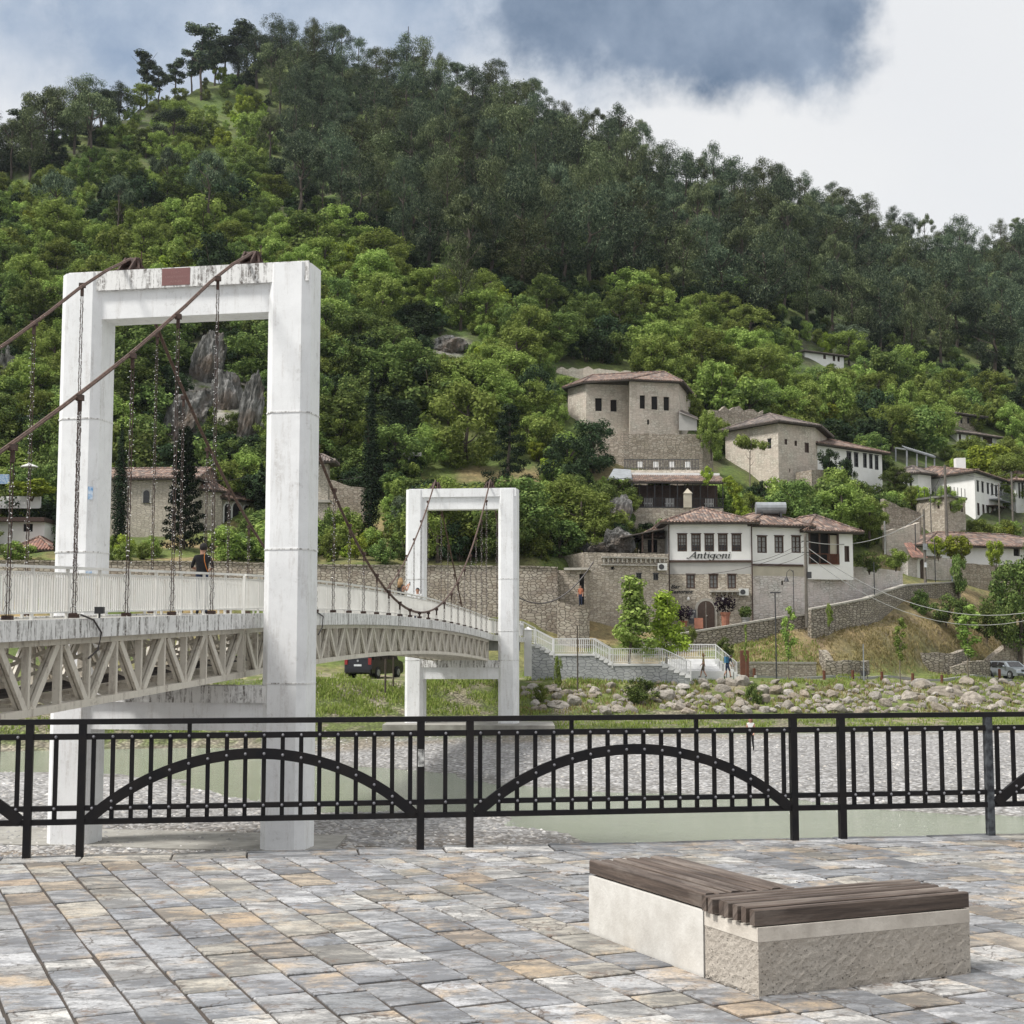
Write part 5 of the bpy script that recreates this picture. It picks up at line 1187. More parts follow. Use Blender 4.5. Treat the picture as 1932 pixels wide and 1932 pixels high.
H10c = House('shuttered_house', 'house with tall dark shutters cut by the right picture edge', 'house', [(1917, 174), (1990, 176)], 985, 906, 8, 'plaster_white', down=3)
for x in (1921, 1927, 1933, 1940, 1950): H10c.win(0, x, 912, x + 3, 940, 'black')
H10c.finish('tile_brown', 1.5, .7)
H11 = House('old_stone_building', 'old crumbling stone building with narrow slots under a vine terrace', 'building', [(1735, 157), (1788, 153.5), (1822, 156.5)], 1010, 944, 7, 'stone_tan', down=4)
H11.win(0, 1768.5, 948, 1772.5, 960, 'shut'); H11.win(1, 1792, 950, 1794.7, 964, 'shut'); H11.win(1, 1813, 954, 1816.5, 966, 'shut'); H11.finish()
b_ = MB(); q = H11.poly; c0 = sum(q, Vector()) / len(q); b_.prism(ccw([((p.x - c0.x) * 1.08 + c0.x, (p.y - c0.y) * 1.08 + c0.y) for p in q]), H11.zt, H11.zt + .22); b_.build('roof_slab', 'conc_wall', H11.t)
b_ = MB()
for k in range(12):
    i, u = (0, k / 5) if k < 6 else (1, (k - 6) / 5); p = H11.f[i].lerp(H11.f[i + 1], u); b_.beam((p.x, p.y, H11.zt + .2), (p.x, p.y, H11.zt + 1.2), .06, .06)
b_.build('parapet_post', 'metal_dark', H11.t)
H12 = House('low_tiled_house', 'long low white house under a wide brown tiled roof at the right', 'house', [(1748, 146), (1935, 150), (2010, 153)], 1075, 1026, 8, 'plaster_white', down=4)
H12.win(0, 1912, 1030, 1924, 1049, 'hole'); H12.win(0, 1868, 1030, 1876, 1042, 'shut'); H12.finish('tile_brown', 1.6, .9)
GW = House('gate_house', 'whitewashed stone gateway wall with a brown arched door beside the wooden pole', 'gateway', [(1713, 140), (1800, 143)], 1098, 1050, 1.0, 'stone_washed', down=3); GW.finish()
b_ = MB(); arch_panel(b_, GW, 0, 1733.5, 1055, 1744, 1094, -.06, .07, 0, 8, .25); b_.build('door_surround', 'plaster_white', GW.t)
b_ = MB(); arch_panel(b_, GW, 0, 1734.5, 1055, 1743.5, 1094, -.09, .05); b_.build('door', 'wood_door', GW.t)
b_ = MB(); q = [GW.pt(0, .0, GW.zt - .1, -.5), GW.pt(0, 2.2, GW.zt - .1, -.5), GW.pt(0, 1.9, Zat(1020, 140), 1.4), GW.pt(0, .9, Zat(1022, 140), 1.4)]; b_.add(q, [(0, 1, 2, 3)]); b_.build('roof', 'tile_red', GW.t)
b_ = MB(); q = [GW.pt(0, -.05, GW.zt, -.15), GW.pt(0, 4.4, GW.zt, -.15), GW.pt(0, 4.4, GW.zt + .02, 1.1), GW.pt(0, -.05, GW.zt + .02, 1.1)]; b_.add(q + [v + Vector((0, 0, .15)) for v in q], BOXF); b_.build('coping', 'stone_dark', GW.t)
# ruined hut by the parked car
HH = House('stone_hut', 'small roofless stone hut behind the parked silver car', 'building', [(1841, 133), (1905, 134)], 1252, 1192, 4, 'stone_washed', down=2); HH.finish('tile_grey', .7, .3)

# church with arched porch on the left
CH = House('stone_church', 'long pale stone church with small arched windows behind the near portal', 'church', [(183, 130), (366, 129.5)], 1030, 902, 8, 'stone_church', down=5)
CH.finish('tile_brown', 1.35, .5, ridge=.97)
for x in (190, 271, 322):
    b_ = MB(); arch_panel(b_, CH, 0, x, 925, x + 11.5, 949, -.05, .06, 0, 8, .16); b_.build('window_surround', 'stone_trim', CH.t)
    b_ = MB(); arch_panel(b_, CH, 0, x, 925, x + 11.5, 949, -.08, .05); b_.build('window', 'pane_dark', CH.t)
C2 = House('church_nave_end', 'pale stone gabled end of the church sloping to its porch', 'building', [(365.8, 131), (418, 133)], 1035, 921, 9, 'stone_church', down=5); C2.finish('tile_brown', 1.6, .4)
C3 = House('church_porch', 'arched entrance porch of the stone church behind dark shrubs', 'building', [(417, 133.5), (476, 137)], 1035, 938, 6, 'stone_church', down=5)
C3.finish('tile_brown', 1.3, .5)
for x0, x1, y0, y1 in ((423, 434.6, 950, 1000), (438.6, 455, 947, 1000), (459.5, 470, 953, 1000)):
    b_ = MB(); arch_panel(b_, C3, 0, x0, y0, x1, y1, -.05, .06, 0, 8, .14); b_.build('arch_trim', 'plaster_white', C3.t)
    b_ = MB(); arch_panel(b_, C3, 0, x0, y0, x1, y1, -.08, .05); b_.build('arch_shade', 'hole_dark', C3.t)  # solid panel coloured dark as the shade inside an open arch
p = P(612, 990, 127); t_ = thing('bell_tower', p, 'slender stone bell tower behind the near portal column', 'tower'); zt_ = Zat(872, 127)
b_ = MB(); b_.box((p.x - .3, p.y, (p.z + zt_) / 2 - 1), (1.3, 1.3, zt_ - p.z + 2)); b_.build('shaft', 'stone_church', t_)
b_ = MB(); b_.box((p.x - .3, p.y, Zat(947, 127)), (1.75, 1.75, .25)); b_.build('ledge', 'stone_trim', t_)
roof_on(t_, ccw([(p.x - 1.1, p.y - .8), (p.x + .5, p.y - .8), (p.x + .5, p.y + .8), (p.x - 1.1, p.y + .8)]), zt_, .7, .6, 'tile_grey')
# houses at the left edge
HL = House('left_edge_house', 'low white house with a dark flat canopy at the left picture edge', 'house', [(-60, 124), (84, 124)], 1012, 985, 5, 'plaster_white', down=1)
HL.win(0, 44, 988, 62, 1003, 'hole'); HL.win(0, 20, 988, 22, 1010, 'slot'); HL.finish()
b_ = MB(); q = HL.poly; b_.prism(ccw([(q[0].x, q[0].y - .8), (q[1].x + .2, q[1].y - .8), (q[2].x, q[2].y), (q[3].x, q[3].y)]), HL.zt, HL.zt + .35); b_.build('canopy', 'rust', HL.t)
HL2 = House('low_shed', 'low shed with mottled red tiles at the left picture edge', 'shed', [(28, 121), (96, 121)], 1052, 1036, 4, 'plaster_grey', down=2); HL2.finish('tile_red', 1.15, .4)
p = P(0, 958, 127); b_ = MB(); b_.box((P(10, 948, 127).x, 127, Zat(948, 127)), (6.2, .3, 1.05)); b_.build('garden_wall', 'plaster_white', None, org=(P(10, 948, 127).x, 127, Zat(958, 127)), label='plain white garden wall at the left picture edge', cat='wall')
p = P(110, 890, 150); HS = House('far_white_house', 'bit of a white house peeping above the church roof', 'house', [(180, 150), (206, 150)], 900, 878, 5, 'plaster_white', down=2); HS.win(0, 196, 880, 201, 886, 'hole'); HS.finish()

# ---------------------------------------------------------------- walls
def wall(name, label, pts, mat, th=.5, cop=None, copw=.7, seed=0, cat='wall', down=1.5, ragged=0, group=None):
    """pts: (x, ytop, ybottom, Y)"""
    g0 = [(P(x, yt_, Y), Zat(yb_, Y)) for x, yt_, yb_, Y in pts]; rr = random.Random(seed); org = Vector((g0[0][0].x, g0[0][0].y, g0[0][1]))
    t_ = thing(name, org, label, cat, group); b_ = MB(); fine = []
    for (a, za), (c, zc) in zip(g0[:-1], g0[1:]):
        K = max(1, int((c - a).length / (.6 if ragged else 4)))
        for k in range(K): u = k / K; p = a.lerp(c, u); fine.append((p + Vector((0, 0, rr.uniform(-ragged, ragged * .4))), za + (zc - za) * u))
    fine.append(g0[-1])
    for (a, za), (c, zc) in zip(fine[:-1], fine[1:]):
        d = Vector((c.x - a.x, c.y - a.y, 0)).normalized(); n = Vector((-d.y, d.x, 0)) * th
        b_.add([(a.x, a.y, za - down), (c.x, c.y, zc - down), (c.x + n.x, c.y + n.y, zc - down), (a.x + n.x, a.y + n.y, za - down), tuple(a), tuple(c), tuple(c + n), tuple(a + n)], BOXF)
    b_.build('masonry', mat, t_)
    if cop:
        b_ = MB()
        for (a, za), (c, zc) in zip(fine[:-1], fine[1:]):
            d = Vector((c.x - a.x, c.y - a.y, 0)).normalized(); n = Vector((-d.y, d.x, 0)); o0 = n * -.08; o1 = n * (th + .08)
            b_.add([a + o0, c + o0, c + o1, a + o1] + [v + Vector((0, 0, .14)) for v in (a + o0, c + o0, c + o1, a + o1)], BOXF)
        b_.build('coping', cop, t_)
    return t_
wall('retaining_wall', 'long tall rubble retaining wall across the river behind the bridge', [(-420, 1058, 1185, 112), (0, 1060, 1190, 112), (400, 1062, 1190, 112), (600, 1068, 1192, 112), (1000, 1071, 1195, 112.4), (1052, 1073, 1196, 112.6)], 'stone_retain', .8, 'stone_dark', down=4)
wall('rubble_wall', 'rougher lower stone wall stepping out beneath the gateway', [(1052, 1134, 1215, 110.5), (1092, 1146, 1218, 110.5), (1112, 1150, 1220, 111)], 'stone_retain', .8, down=3, ragged=.1)
wall('garden_stone_wall', 'grey rubble stone wall of the church garden above the bridge railing', [(620, 905, 1000, 133), (690, 920, 1005, 133)], 'stone_rough', .6, down=3, ragged=.3)
wall('ramp_wall', 'stone wall with a pale coping climbing right below the restaurant', [(1195, 1213, 1232, 111.5), (1253, 1204, 1230, 112.5), (1316, 1192.5, 1226, 114.5), (1420, 1175.5, 1216, 116), (1484, 1164.5, 1204, 117.5), (1521, 1161.5, 1195, 118)], 'stone_dark', .4, 'stone_trim', down=2)
wall('upper_ramp_wall', 'stone wall with pale coping rising right of the wooden pole', [(1530, 1151, 1182, 117), (1585, 1141, 1186, 119), (1637, 1130.5, 1182, 121), (1672, 1117, 1172, 125), (1709, 1105.5, 1160, 129), (1760, 1102, 1135, 133), (1812, 1099, 1128, 137)], 'stone_dark', .4, 'stone_trim', down=2.5)
wall('terrace_wall', 'whitewashed stone terrace wall right of the porch house', [(1523, 1067, 1162, 121.3), (1585, 1068, 1150, 123), (1640, 1070, 1135, 126), (1703, 1078, 1112, 131)], 'stone_washed', .8, down=3)
wall('low_wall', 'low stone wall with a straight coping behind the rust coloured slab', [(1380, 1252, 1280, 106), (1432, 1252, 1280, 107), (1540, 1252.5, 1279, 108.5)], 'stone_tan', .5, 'stone_trim', down=1)
wall('ruined_wall', 'curved ruined stone wall low on the dry grassy slope', [(1545, 1228, 1247, 114), (1558, 1240, 1256, 112.5), (1600, 1246, 1260, 112.5), (1640, 1246, 1262, 114)], 'stone_dark', .6, down=1.2, ragged=.22, seed=2)
wall('ruined_wall', 'broad ruined stone wall high on the dry slope right of the tall sapling', [(1738, 1196, 1222, 128), (1760, 1192, 1224, 127.5), (1806, 1194, 1222, 129)], 'stone_dark', .8, down=1.5, ragged=.25, seed=3)
wall('ruined_wall', 'short ruined stone wall between two bollards on the dry slope', [(1740, 1228, 1243, 122), (1800, 1229, 1246, 122.5), (1830, 1226, 1246, 124)], 'stone_dark', .6, down=1.2, ragged=.22, seed=4)
wall('ruined_wall', 'dark dry stone wall immediately left of the parked silver car', [(1797, 1258, 1275, 121), (1830, 1249, 1276, 121), (1868, 1247, 1277, 122.5)], 'stone_dark', .8, down=1.2, ragged=.2, seed=5)
wall('car_side_wall', 'rough stone wall rising behind the silver car', [(1868, 1246, 1276, 127), (1905, 1210, 1276, 128), (1960, 1205, 1276, 129), (2050, 1200, 1276, 131)], 'stone_rough', .8, down=1.2, ragged=.2, seed=6)
wall('upper_retaining_wall', 'tall rough stone wall below the derelict house', [(1110, 822, 905, 150), (1176, 817, 890, 149), (1325, 820, 888, 150), (1345, 835, 890, 151)], 'stone_rough', .9, down=3, ragged=.12)
wall('ruin_wall_top', 'broken pale stone wall at the edge of the meadow above the derelict house', [(1050, 694, 745, 172), (1100, 692, 740, 173), (1190, 700, 745, 173)], 'stone_pale', .7, down=3, ragged=.3, seed=8)
wall('ruin_wall_side', 'broken brown stone wall behind the tall stone house roof', [(1340, 771, 815, 166), (1385, 766, 815, 167), (1440, 774, 812, 168)], 'stone_rough', .7, down=3, ragged=.45, seed=9)
wall('overgrown_wall', 'overgrown brown stone wall below the shrubs right of centre', [(1668, 940, 1000, 151), (1700, 955, 1005, 152), (1738, 968, 1010, 153)], 'stone_rough', .6, down=3, ragged=.2, seed=10)
wall('pale_terrace_wall', 'pale rubble wall below the overgrown brown wall', [(1672, 1002, 1042, 146), (1735, 985, 1040, 148)], 'stone_pale', .6, down=3, ragged=.15, seed=12)
wall('garden_terrace_wall', 'grey stone terrace wall under the yellow green tree at the right', [(1805, 1062, 1105, 142), (1900, 1066, 1112, 144), (1990, 1070, 1118, 146)], 'stone_rough', .6, down=4, ragged=.08, seed=13)
wall('balcony_ruin', 'grey broken stone terrace projecting from the tall stone house', [(1531, 885, 925, 150), (1588, 889, 935, 152)], 'stone_rough', 2.5, down=2, ragged=.1, seed=14)
# slope walls are joined to the hill by their own footing; small roof beside derelict house
p = P(1282, 792, 158); b_ = MB(); q = [P(1281, 778, 156), P(1318, 792, 156), P(1316, 787, 159), P(1281, 770, 159)]; b_.add([tuple(v) for v in q], [(0, 1, 2, 3)]); b_.build('lean_to_roof', 'tile_grey', None, org=p, label='small sloping tiled lean-to roof against the derelict wing', cat='roof')
b_ = MB(); q = [P(1281, 776, 156.3), P(1315, 791, 156.3), P(1315, 812, 156.3), P(1281, 812, 156.3)]; b_.add([tuple(v) for v in q] + [(v.x, v.y + 2, v.z) for v in q], [(3, 2, 1, 0), (1, 2, 6, 5)]); b_.build('lean_to_wall', 'plaster_grey', None, org=q[3], label='grey rendered wall under the sloping lean-to roof', cat='wall')
# pergola
t_ = thing('pergola', P(1720, 895, 178), 'dark timber pergola frame on the hillside above the small white house', 'pergola'); b_ = MB()
fr1 = [(1690, 845, 885, 180), (1711, 850, 890, 177), (1730, 856, 895, 177), (1747, 861, 900, 177), (1763, 866, 905, 177)]
for x, y0, y1, Y in fr1: b_.beam(P(x, y1, Y), P(x, y0, Y), .16, .16)
for dy in (0, 3.5): b_.beam(P(1709, 846, 177 + dy), P(1765, 863, 177 + dy), .14, .22)
for k in range(16): u = k / 15; b_.beam(P(1709 + 56 * u, 845 + 17 * u, 176.6), P(1702 + 56 * u, 841 + 17 * u, 181), .08, .08)
b_.beam(P(1690, 845, 180), P(1711, 848, 177), .12, .16); b_.build('frame', 'metal_grey', t_)
# fence above the terrace
t_ = thing('terrace_fence', P(1178, 886, 141), 'dark picket fence with white chairs behind, above the glazed terrace', 'fence'); b_ = MB()
for k in range(50): x = 1178 + 140 * k / 49; b_.beam(P(x, 886, 141), P(x, 866, 141), .05, .05)
b_.beam(P(1178, 867, 141), P(1318, 867, 141), .06, .06); b_.beam(P(1178, 883, 141), P(1318, 883, 141), .06, .06); b_.build('pickets', 'metal_dark', t_)
b_ = MB(); q = P(1180, 889, 141); b_.box((P(1248, 889, 142).x, 142.5, Zat(889, 141) - 1.0), (7.6, 3, 2.2)); b_.build('ledge', 'stone_pale', t_)
for k in range(4):
    x = 1208 + 30 * k; p = P(x, 880, 142); t_ = thing('terrace_chair', P(x, 884, 142), 'white chair behind the dark picket fence', 'chair', 'white chairs behind the picket fence'); b_ = MB()
    b_.box((p.x, p.y, p.z - .1), (.5, .5, .07)); b_.build('seat', 'plaster_white', t_); b_ = MB(); b_.box((p.x, p.y + .25, p.z + .25), (.5, .05, .5)); b_.build('backrest', 'plaster_white', t_)
    for dx in (-.2, .2):
        b_ = MB(); b_.beam((p.x + dx, p.y - .2, p.z - .6), (p.x + dx, p.y - .2, p.z - .12), .05, .05); b_.build('leg', 'plaster_white', t_)
# shade canopy and carved rock by the restaurant
p = P(1210, 1030, 121); t_ = thing('shade_canopy', p, 'brown fabric canopy stretched over the rocky terrace left of the restaurant', 'canopy')
q = [P(1166, 1014, 118.5), P(1252, 996, 118.5), P(1256, 1006, 124), P(1185, 1012, 124)]
b_ = MB(); b_.add([tuple(v) for v in q] + [(v.x, v.y, v.z - .1) for v in q], [(0, 1, 2, 3), (7, 6, 5, 4), (0, 4, 5, 1), (1, 5, 6, 2), (2, 6, 7, 3), (3, 7, 4, 0)]); b_.build('fabric', 'canvas_brown', t_)
for x in (1212, 1231): b_ = MB(); b_.beam(P(x, 1042, 118.8), P(x, 1004, 118.8), .12, .12); b_.build('post', 'wood_dark', t_)
p = P(1206, 985, 0.001 + 127)
b_ = MB(); q = [P(1155, 990, 124), P(1208, 985, 124), P(1208, 1045, 124), P(1155, 1045, 124)]
DK = House('covered_terrace', 'dark recess of the covered terrace between rock and restaurant', 'building', [(1212, 121.5), (1262, 121.5)], 1042, 1012, 4, 'stone_tan', down=1)
DK.win(0, 1222, 1018, 1240, 1042, 'hole'); DK.finish('tile_brown', .8, .4)
# water tank on the roof
p = P(1454, 962, 122); t_ = thing('water_tank', (p.x, p.y, p.z - .2), 'horizontal grey water tank above the white house roof', 'tank'); b_ = MB(); b_.tube([(p.x - 1.25, p.y, p.z + .15), (p.x + 1.25, p.y, p.z + .15)], .5, 14); b_.build('drum', 'metal_grey', t_)
b_ = MB(); b_.box((p.x - .8, p.y, p.z - .6), (.15, .8, .8)); b_.box((p.x + .8, p.y, p.z - .6), (.15, .8, .8)); b_.build('stand', 'metal_dark', t_)
# ---------------------------------------------------------------- plants
KIND = {}
def trunk_mb(h, r, lean=0, limbs=0, seed=0, top=.8):
    r_ = random.Random(seed); b_ = MB(); K = 6; pts = [(lean * (k / K) ** 1.5 + r_.uniform(-.02, .02) * h * (k > 0), r_.uniform(-.015, .015) * h * (k > 0), h * top * k / K - (.6 if k == 0 else 0)) for k in range(K + 1)]
    b_.tube(pts, r, 7, r1=r * .35)
    for j in range(limbs):
        u = r_.uniform(.45, .95); a = r_.uniform(0, 6.28); p = Vector(pts[int(u * K)]); q = p + Vector((math.cos(a), math.sin(a), .9)) * h * r_.uniform(.12, .24)
        b_.tube([p, p.lerp(q, .5) + Vector((0, 0, -.02 * h)), q], r * .4, 5, r1=r * .12)
    return b_
def kind(name, w_, h_, cl, n, size, mat, trunk=None, tmat='bark', **kw):
    co = leafset(cl, n, size, len(KIND) * 13 + 5, **kw); KIND.setdefault(name, []).append((quads_mesh(name + '_crown', co, mat), trunk, tmat, w_, h_))
def clumps(n, seed, f): r_ = random.Random(seed); return [f(r_, i) for i in range(n)]
def ell(r_, R0, H0, H1, s0, s1, pw=1.0, fl=.8):
    a = r_.uniform(0, 6.283); u = r_.random() ** .6; t_ = r_.random(); z = H0 + (H1 - H0) * t_; rr = R0 * math.sqrt(max(.05, 1 - (2 * t_ - 1) ** 2 * .9)) * u * pw; s = r_.uniform(s0, s1)
    return (rr * math.cos(a), rr * math.sin(a), z, s, s, s * fl)
for k in range(5):    # dense pines, rounded columns of clumps
    r0 = random.Random(k); hh = 11; Rr = r0.uniform(1.9, 2.8)
    cl = clumps(38, 40 + k, lambda r_, i: ell(r_, Rr * 1.1, hh * .26, hh * .94, .55, 1.25, 1, 1.0)) + [(r0.uniform(-.5, .5), r0.uniform(-.5, .5), hh - .6, .7, .7, .8)]
    kind('pine', 2 * Rr + 1.2, hh, cl, 6500, .165, 'leaf_pine' if k % 3 else 'leaf_pine_olive', trunk_mb(hh, .2, 0, 5, k), up=.3, asp=.22, upright=1.2)
for k in range(4):    # flat-topped pines with a bare trunk
    hh = 9; Rr = 3.0
    cl = clumps(17, 140 + k, lambda r_, i: (lambda a, u: (Rr * u * math.cos(a), Rr * u * math.sin(a), hh * .88 - u * u * hh * .30 + r_.uniform(-.6, .4), r_.uniform(.7, 1.2), r_.uniform(.7, 1.2), r_.uniform(.5, .8)))(r_.uniform(0, 6.28), r_.random() ** .6))
    kind('flat_pine', 2 * Rr + 1.4, hh, cl, 6000, .16, 'leaf_pine_olive' if k % 2 else 'leaf_pine', trunk_mb(hh, .22, (k - 1.5) * .5, 8, 50 + k, .75), up=.5, asp=.24, upright=1.0)
for k in range(3):    # thin skyline pines with open crowns
    hh = 12
    cl = clumps(13, 240 + k, lambda r_, i: (r_.uniform(-1.3, 1.3), r_.uniform(-1.3, 1.3), hh * (.45 + .52 * i / 13), r_.uniform(.8, 1.3), r_.uniform(.8, 1.3), r_.uniform(.5, .9)))
    kind('thin_pine', 4.2, hh, cl, 3200, .2, 'leaf_pine', trunk_mb(hh, .17, 0, 3, 80 + k, .93), up=.4, asp=.5)
for k, mt in enumerate(['leaf_bright', 'leaf_mid', 'leaf_bright', 'leaf_mid', 'leaf_dark', 'leaf_yellow']):
    hh = 3.6; Rr = 1.7
    cl = clumps(30, 340 + k, lambda r_, i: ell(r_, Rr * 1.05, .4, hh * .90, .28, .72, 1, 1.05))
    b_ = MB(); 
    for j in range(4): a = j * 1.6 + k; b_.tube([(0, 0, -.6), (.3 * math.cos(a), .3 * math.sin(a), .8), (.9 * math.cos(a), .9 * math.sin(a), hh * .7)], .07, 5, r1=.02)
    kind('shrub_' + mt[5:], 2 * Rr + .9, hh, cl, 3600, .11, mt, b_, 'shrub_stem', up=.35, asp=.7)
for k, mt in enumerate(['leaf_bright', 'leaf_mid', 'leaf_bright', 'leaf_dark', 'leaf_olive']):
    hh = 7; Rr = 2.9
    cl = clumps(60, 440 + k, lambda r_, i: ell(r_, Rr * 1.05, 1.2, hh * .93, .35, .95, 1, .95))
    kind('tree_' + mt[5:], 2 * Rr + 1.2, hh, cl, 8000, .12, mt, trunk_mb(hh, .2, .1, 8, 90 + k), up=.35, asp=.65)
cl = [(0, 0, z, .62 * math.sin(math.pi * min(1, (z / 11) ** .55 * .93 + .05)) + .1, .62 * math.sin(math.pi * min(1, (z / 11) ** .55 * .93 + .05)) + .1, .6) for z in np.arange(.5, 11, .35)]
kind('cypress', 1.6, 11.3, cl, 6500, .09, 'leaf_cypress', trunk_mb(11, .14, 0, 0, 5), up=.9, asp=.5, fill=.3)
cl = []
r0 = random.Random(77)
for i in range(70):
    z = 1.2 + 8.6 * (i / 70); Rr = 2.3 * (1 - z / 10.4) + .2; a = i * 2.4; 
    for u in (.35, .7, 1.0): cl.append((Rr * u * math.cos(a), Rr * u * math.sin(a), z + .35 * u - .15, .46, .46, .24))
kind('fir', 5, 10.3, cl, 12000, .13, 'leaf_cypress', trunk_mb(10.2, .15, 0, 0, 6, .98), up=.3, asp=.4)
kind('dark_conifer', 6.4, 9.5, clumps(34, 900, lambda r_, i: (lambda z: (r_.uniform(-1, 1) * 2.6 * (1 - z / 10.2), r_.uniform(-1, 1) * 2.6 * (1 - z / 10.2), z, .75, .75, .4))(1 + 8 * i / 34)), 6500, .12, 'leaf_cypress', trunk_mb(9.3, .2, 0, 0, 7, .97), up=.2, asp=.4)
for k in range(2):
    cl = clumps(22, 920 + k, lambda r_, i: (lambda t_: (r_.uniform(-1, 1) * 1.15 * (1 - t_ * .8), r_.uniform(-1, 1) * 1.15 * (1 - t_ * .8), 1.9 + 4.2 * t_, .62, .62, .5))(i / 22))
    kind('young_tree', 3.0, 6.4, cl, 3200, .11, 'leaf_yellow' if k else 'leaf_bright', trunk_mb(6.2, .09, 0, 5, 20 + k, .95), 'bark_pale', up=.5, asp=.7)
cl = clumps(14, 940, lambda r_, i: (r_.uniform(-.35, .35), r_.uniform(-.35, .35), 1.6 + 3.4 * i / 14, .3, .3, .28))
kind('sapling', 1.1, 5.4, cl, 700, .10, 'leaf_bright', trunk_mb(5.3, .05, 0, 3, 30, .95), 'bark_pale', up=.5, asp=.7)
cl = clumps(8, 950, lambda r_, i: (r_.uniform(-1.6, 1.6), r_.uniform(-1.2, 1.2), 3.4 + r_.uniform(-.4, .5), .9, .9, .42))
kind('umbrella_tree', 4.6, 4.4, cl, 1900, .16, 'leaf_bright', trunk_mb(4.2, .09, .3, 5, 31, .85), 'bark_pale', up=.8, asp=.4)

LABEL_CAT = {}
def plant(kd, x, yb, yt, wpx, label, cat, Y=None, group=None, name=None, rz=None, lean=0, v=None):
    if Y is None:
        hp = hit(x, yb)
        if hp is None: return None
        base = hp
    else: base = P(x, yb, Y)
    V = KIND[kd]; me, tr, tm, w0, h0 = V[(v if v is not None else random.randrange(len(V))) % len(V)]
    Yd = base.y; sxy = wpx * Yd / 2750 / w0; sz = (Zat(yt, Yd) - base.z) / h0
    t_ = thing(name or kd, base, label, cat, group); t_.scale = (sxy, sxy, sz); t_.rotation_euler = (0, lean, rz if rz is not None else random.uniform(0, 6.28))
    o = bpy.data.objects.new('crown' if kd[:5] != 'shrub' else 'foliage', me); COL.objects.link(o); o.parent = t_
    if tr is not None:
        key = ('T', id(tr))
        if key not in LABEL_CAT:
            mt = bpy.data.meshes.new('trunk'); mt.from_pydata(tr.v, [], tr.f); mt.materials.append(MAT[tm]); LABEL_CAT[key] = mt
        o2 = bpy.data.objects.new('trunk' if kd[:5] != 'shrub' else 'stems', LABEL_CAT[key]); COL.objects.link(o2); o2.parent = t_
    return t_
# --- plants one can name
plant('cypress', 225, 1022, 795, 40, 'tall dark cypress just right of the near portal left column', 'tree', 124, name='cypress_tree')
plant('fir', 346, 1062, 800, 92, 'dark spiky fir tree in front of the stone church', 'tree', 121, name='fir_tree', v=0)
plant('cypress', 699, 1012, 690, 46, 'tallest dark cypress between the two bridge portals', 'tree', 127, name='cypress_tree')
plant('cypress', 492, 1000, 870, 34, 'short dark cypress beside the church porch', 'tree', 134, name='cypress_tree')
plant('dark_conifer', 958, 935, 755, 135, 'broad dark conifer above the far portal beam', 'tree', 138, name='conifer_tree')
plant('tree_bright', 880, 915, 722, 200, 'widest bright green tree spreading behind the dark conifer', 'tree', 146, name='broadleaf_tree', v=0)
plant('tree_bright', 800, 930, 800, 110, 'bright green tree left of the dark conifer', 'tree', 144, name='broadleaf_tree', v=1)
plant('tree_dark', 1070, 960, 820, 130, 'dark green tree above the small bright bush', 'tree', 141, name='broadleaf_tree')
plant('tree_olive', 1020, 1030, 935, 75, 'silvery green olive tree right of the far portal', 'tree', 126, name='olive_tree')
plant('tree_olive', 765, 1045, 935, 90, 'silvery green olive tree left of the far portal', 'tree', 126, name='olive_tree')
plant('tree_olive', 850, 1050, 950, 80, 'silvery green olive tree seen through the far portal', 'tree', 127, name='olive_tree')
plant('shrub_bright', 1018, 1072, 1018, 76, 'bright round bush on the wall right of the far portal', 'bush', 118, name='bush')
plant('shrub_yellow', 700, 1058, 1002, 60, 'brightest yellow green bush between the bridge portals', 'bush', 119, name='bush')
plant('shrub_yellow', 655, 1060, 1030, 40, 'low yellow green bush beside the near portal column', 'bush', 118, name='bush')
plant('shrub_mid', 622, 1060, 960, 70, 'tall green bush immediately right of the near portal column', 'bush', 121, name='bush')
plant('shrub_mid', 750, 1062, 1020, 60, 'green bush left of the far portal column', 'bush', 119, name='bush')
plant('shrub_yellow', 852, 1066, 1030, 26, 'small yellow green conical shrub in the far portal opening', 'bush', 117, name='bush')
plant('shrub_mid', 900, 1066, 1030, 70, 'rounded green bush in the far portal opening', 'bush', 118.5, name='bush')
plant('shrub_yellow', 232, 1064, 1008, 52, 'bright bush at the foot of the tall dark cypress', 'bush', 118, name='bush')
plant('shrub_bright', 285, 1062, 1015, 48, 'bright bush between cypress and fir', 'bush', 118, name='bush')
plant('shrub_bright', 430, 1062, 1030, 60, 'bright low bush behind the person in black', 'bush', 118, name='bush')
plant('shrub_mid', 470, 1020, 960, 66, 'green bush covering the church porch corner', 'bush', 128, name='bush')
plant('shrub_dark', 440, 1050, 1000, 90, 'dark bush below the church porch arches', 'bush', 123, name='bush')
plant('shrub_bright', 500, 1058, 1010, 50, 'green bush just left of the right column of the near portal', 'bush', 119, name='bush')
plant('young_tree', 1190, 1276, 1083, 104, 'largest bright young tree in front of the stairs', 'tree', 97.5, name='young_tree', v=0)
plant('young_tree', 1258, 1276, 1112, 92, 'second bright young tree right of the largest one by the stairs', 'tree', 98.5, name='young_tree', v=1)
plant('shrub_bright', 1303, 1215, 1180, 30, 'small bright bush at the lower end of the ramp wall', 'bush', 109, name='bush')
plant('shrub_mid', 1370, 1240, 1202, 38, 'small leafy tree on the grass above the white stair railing', 'tree', 108, name='small_tree')
plant('sapling', 1489, 1280, 1132, 26, 'thin sapling in front of the ramp wall between two lamps', 'tree', 103, name='sapling')
plant('sapling', 1699, 1278, 1155, 24, 'slender leafy sapling in the middle of the dry slope', 'tree', 108, name='sapling')
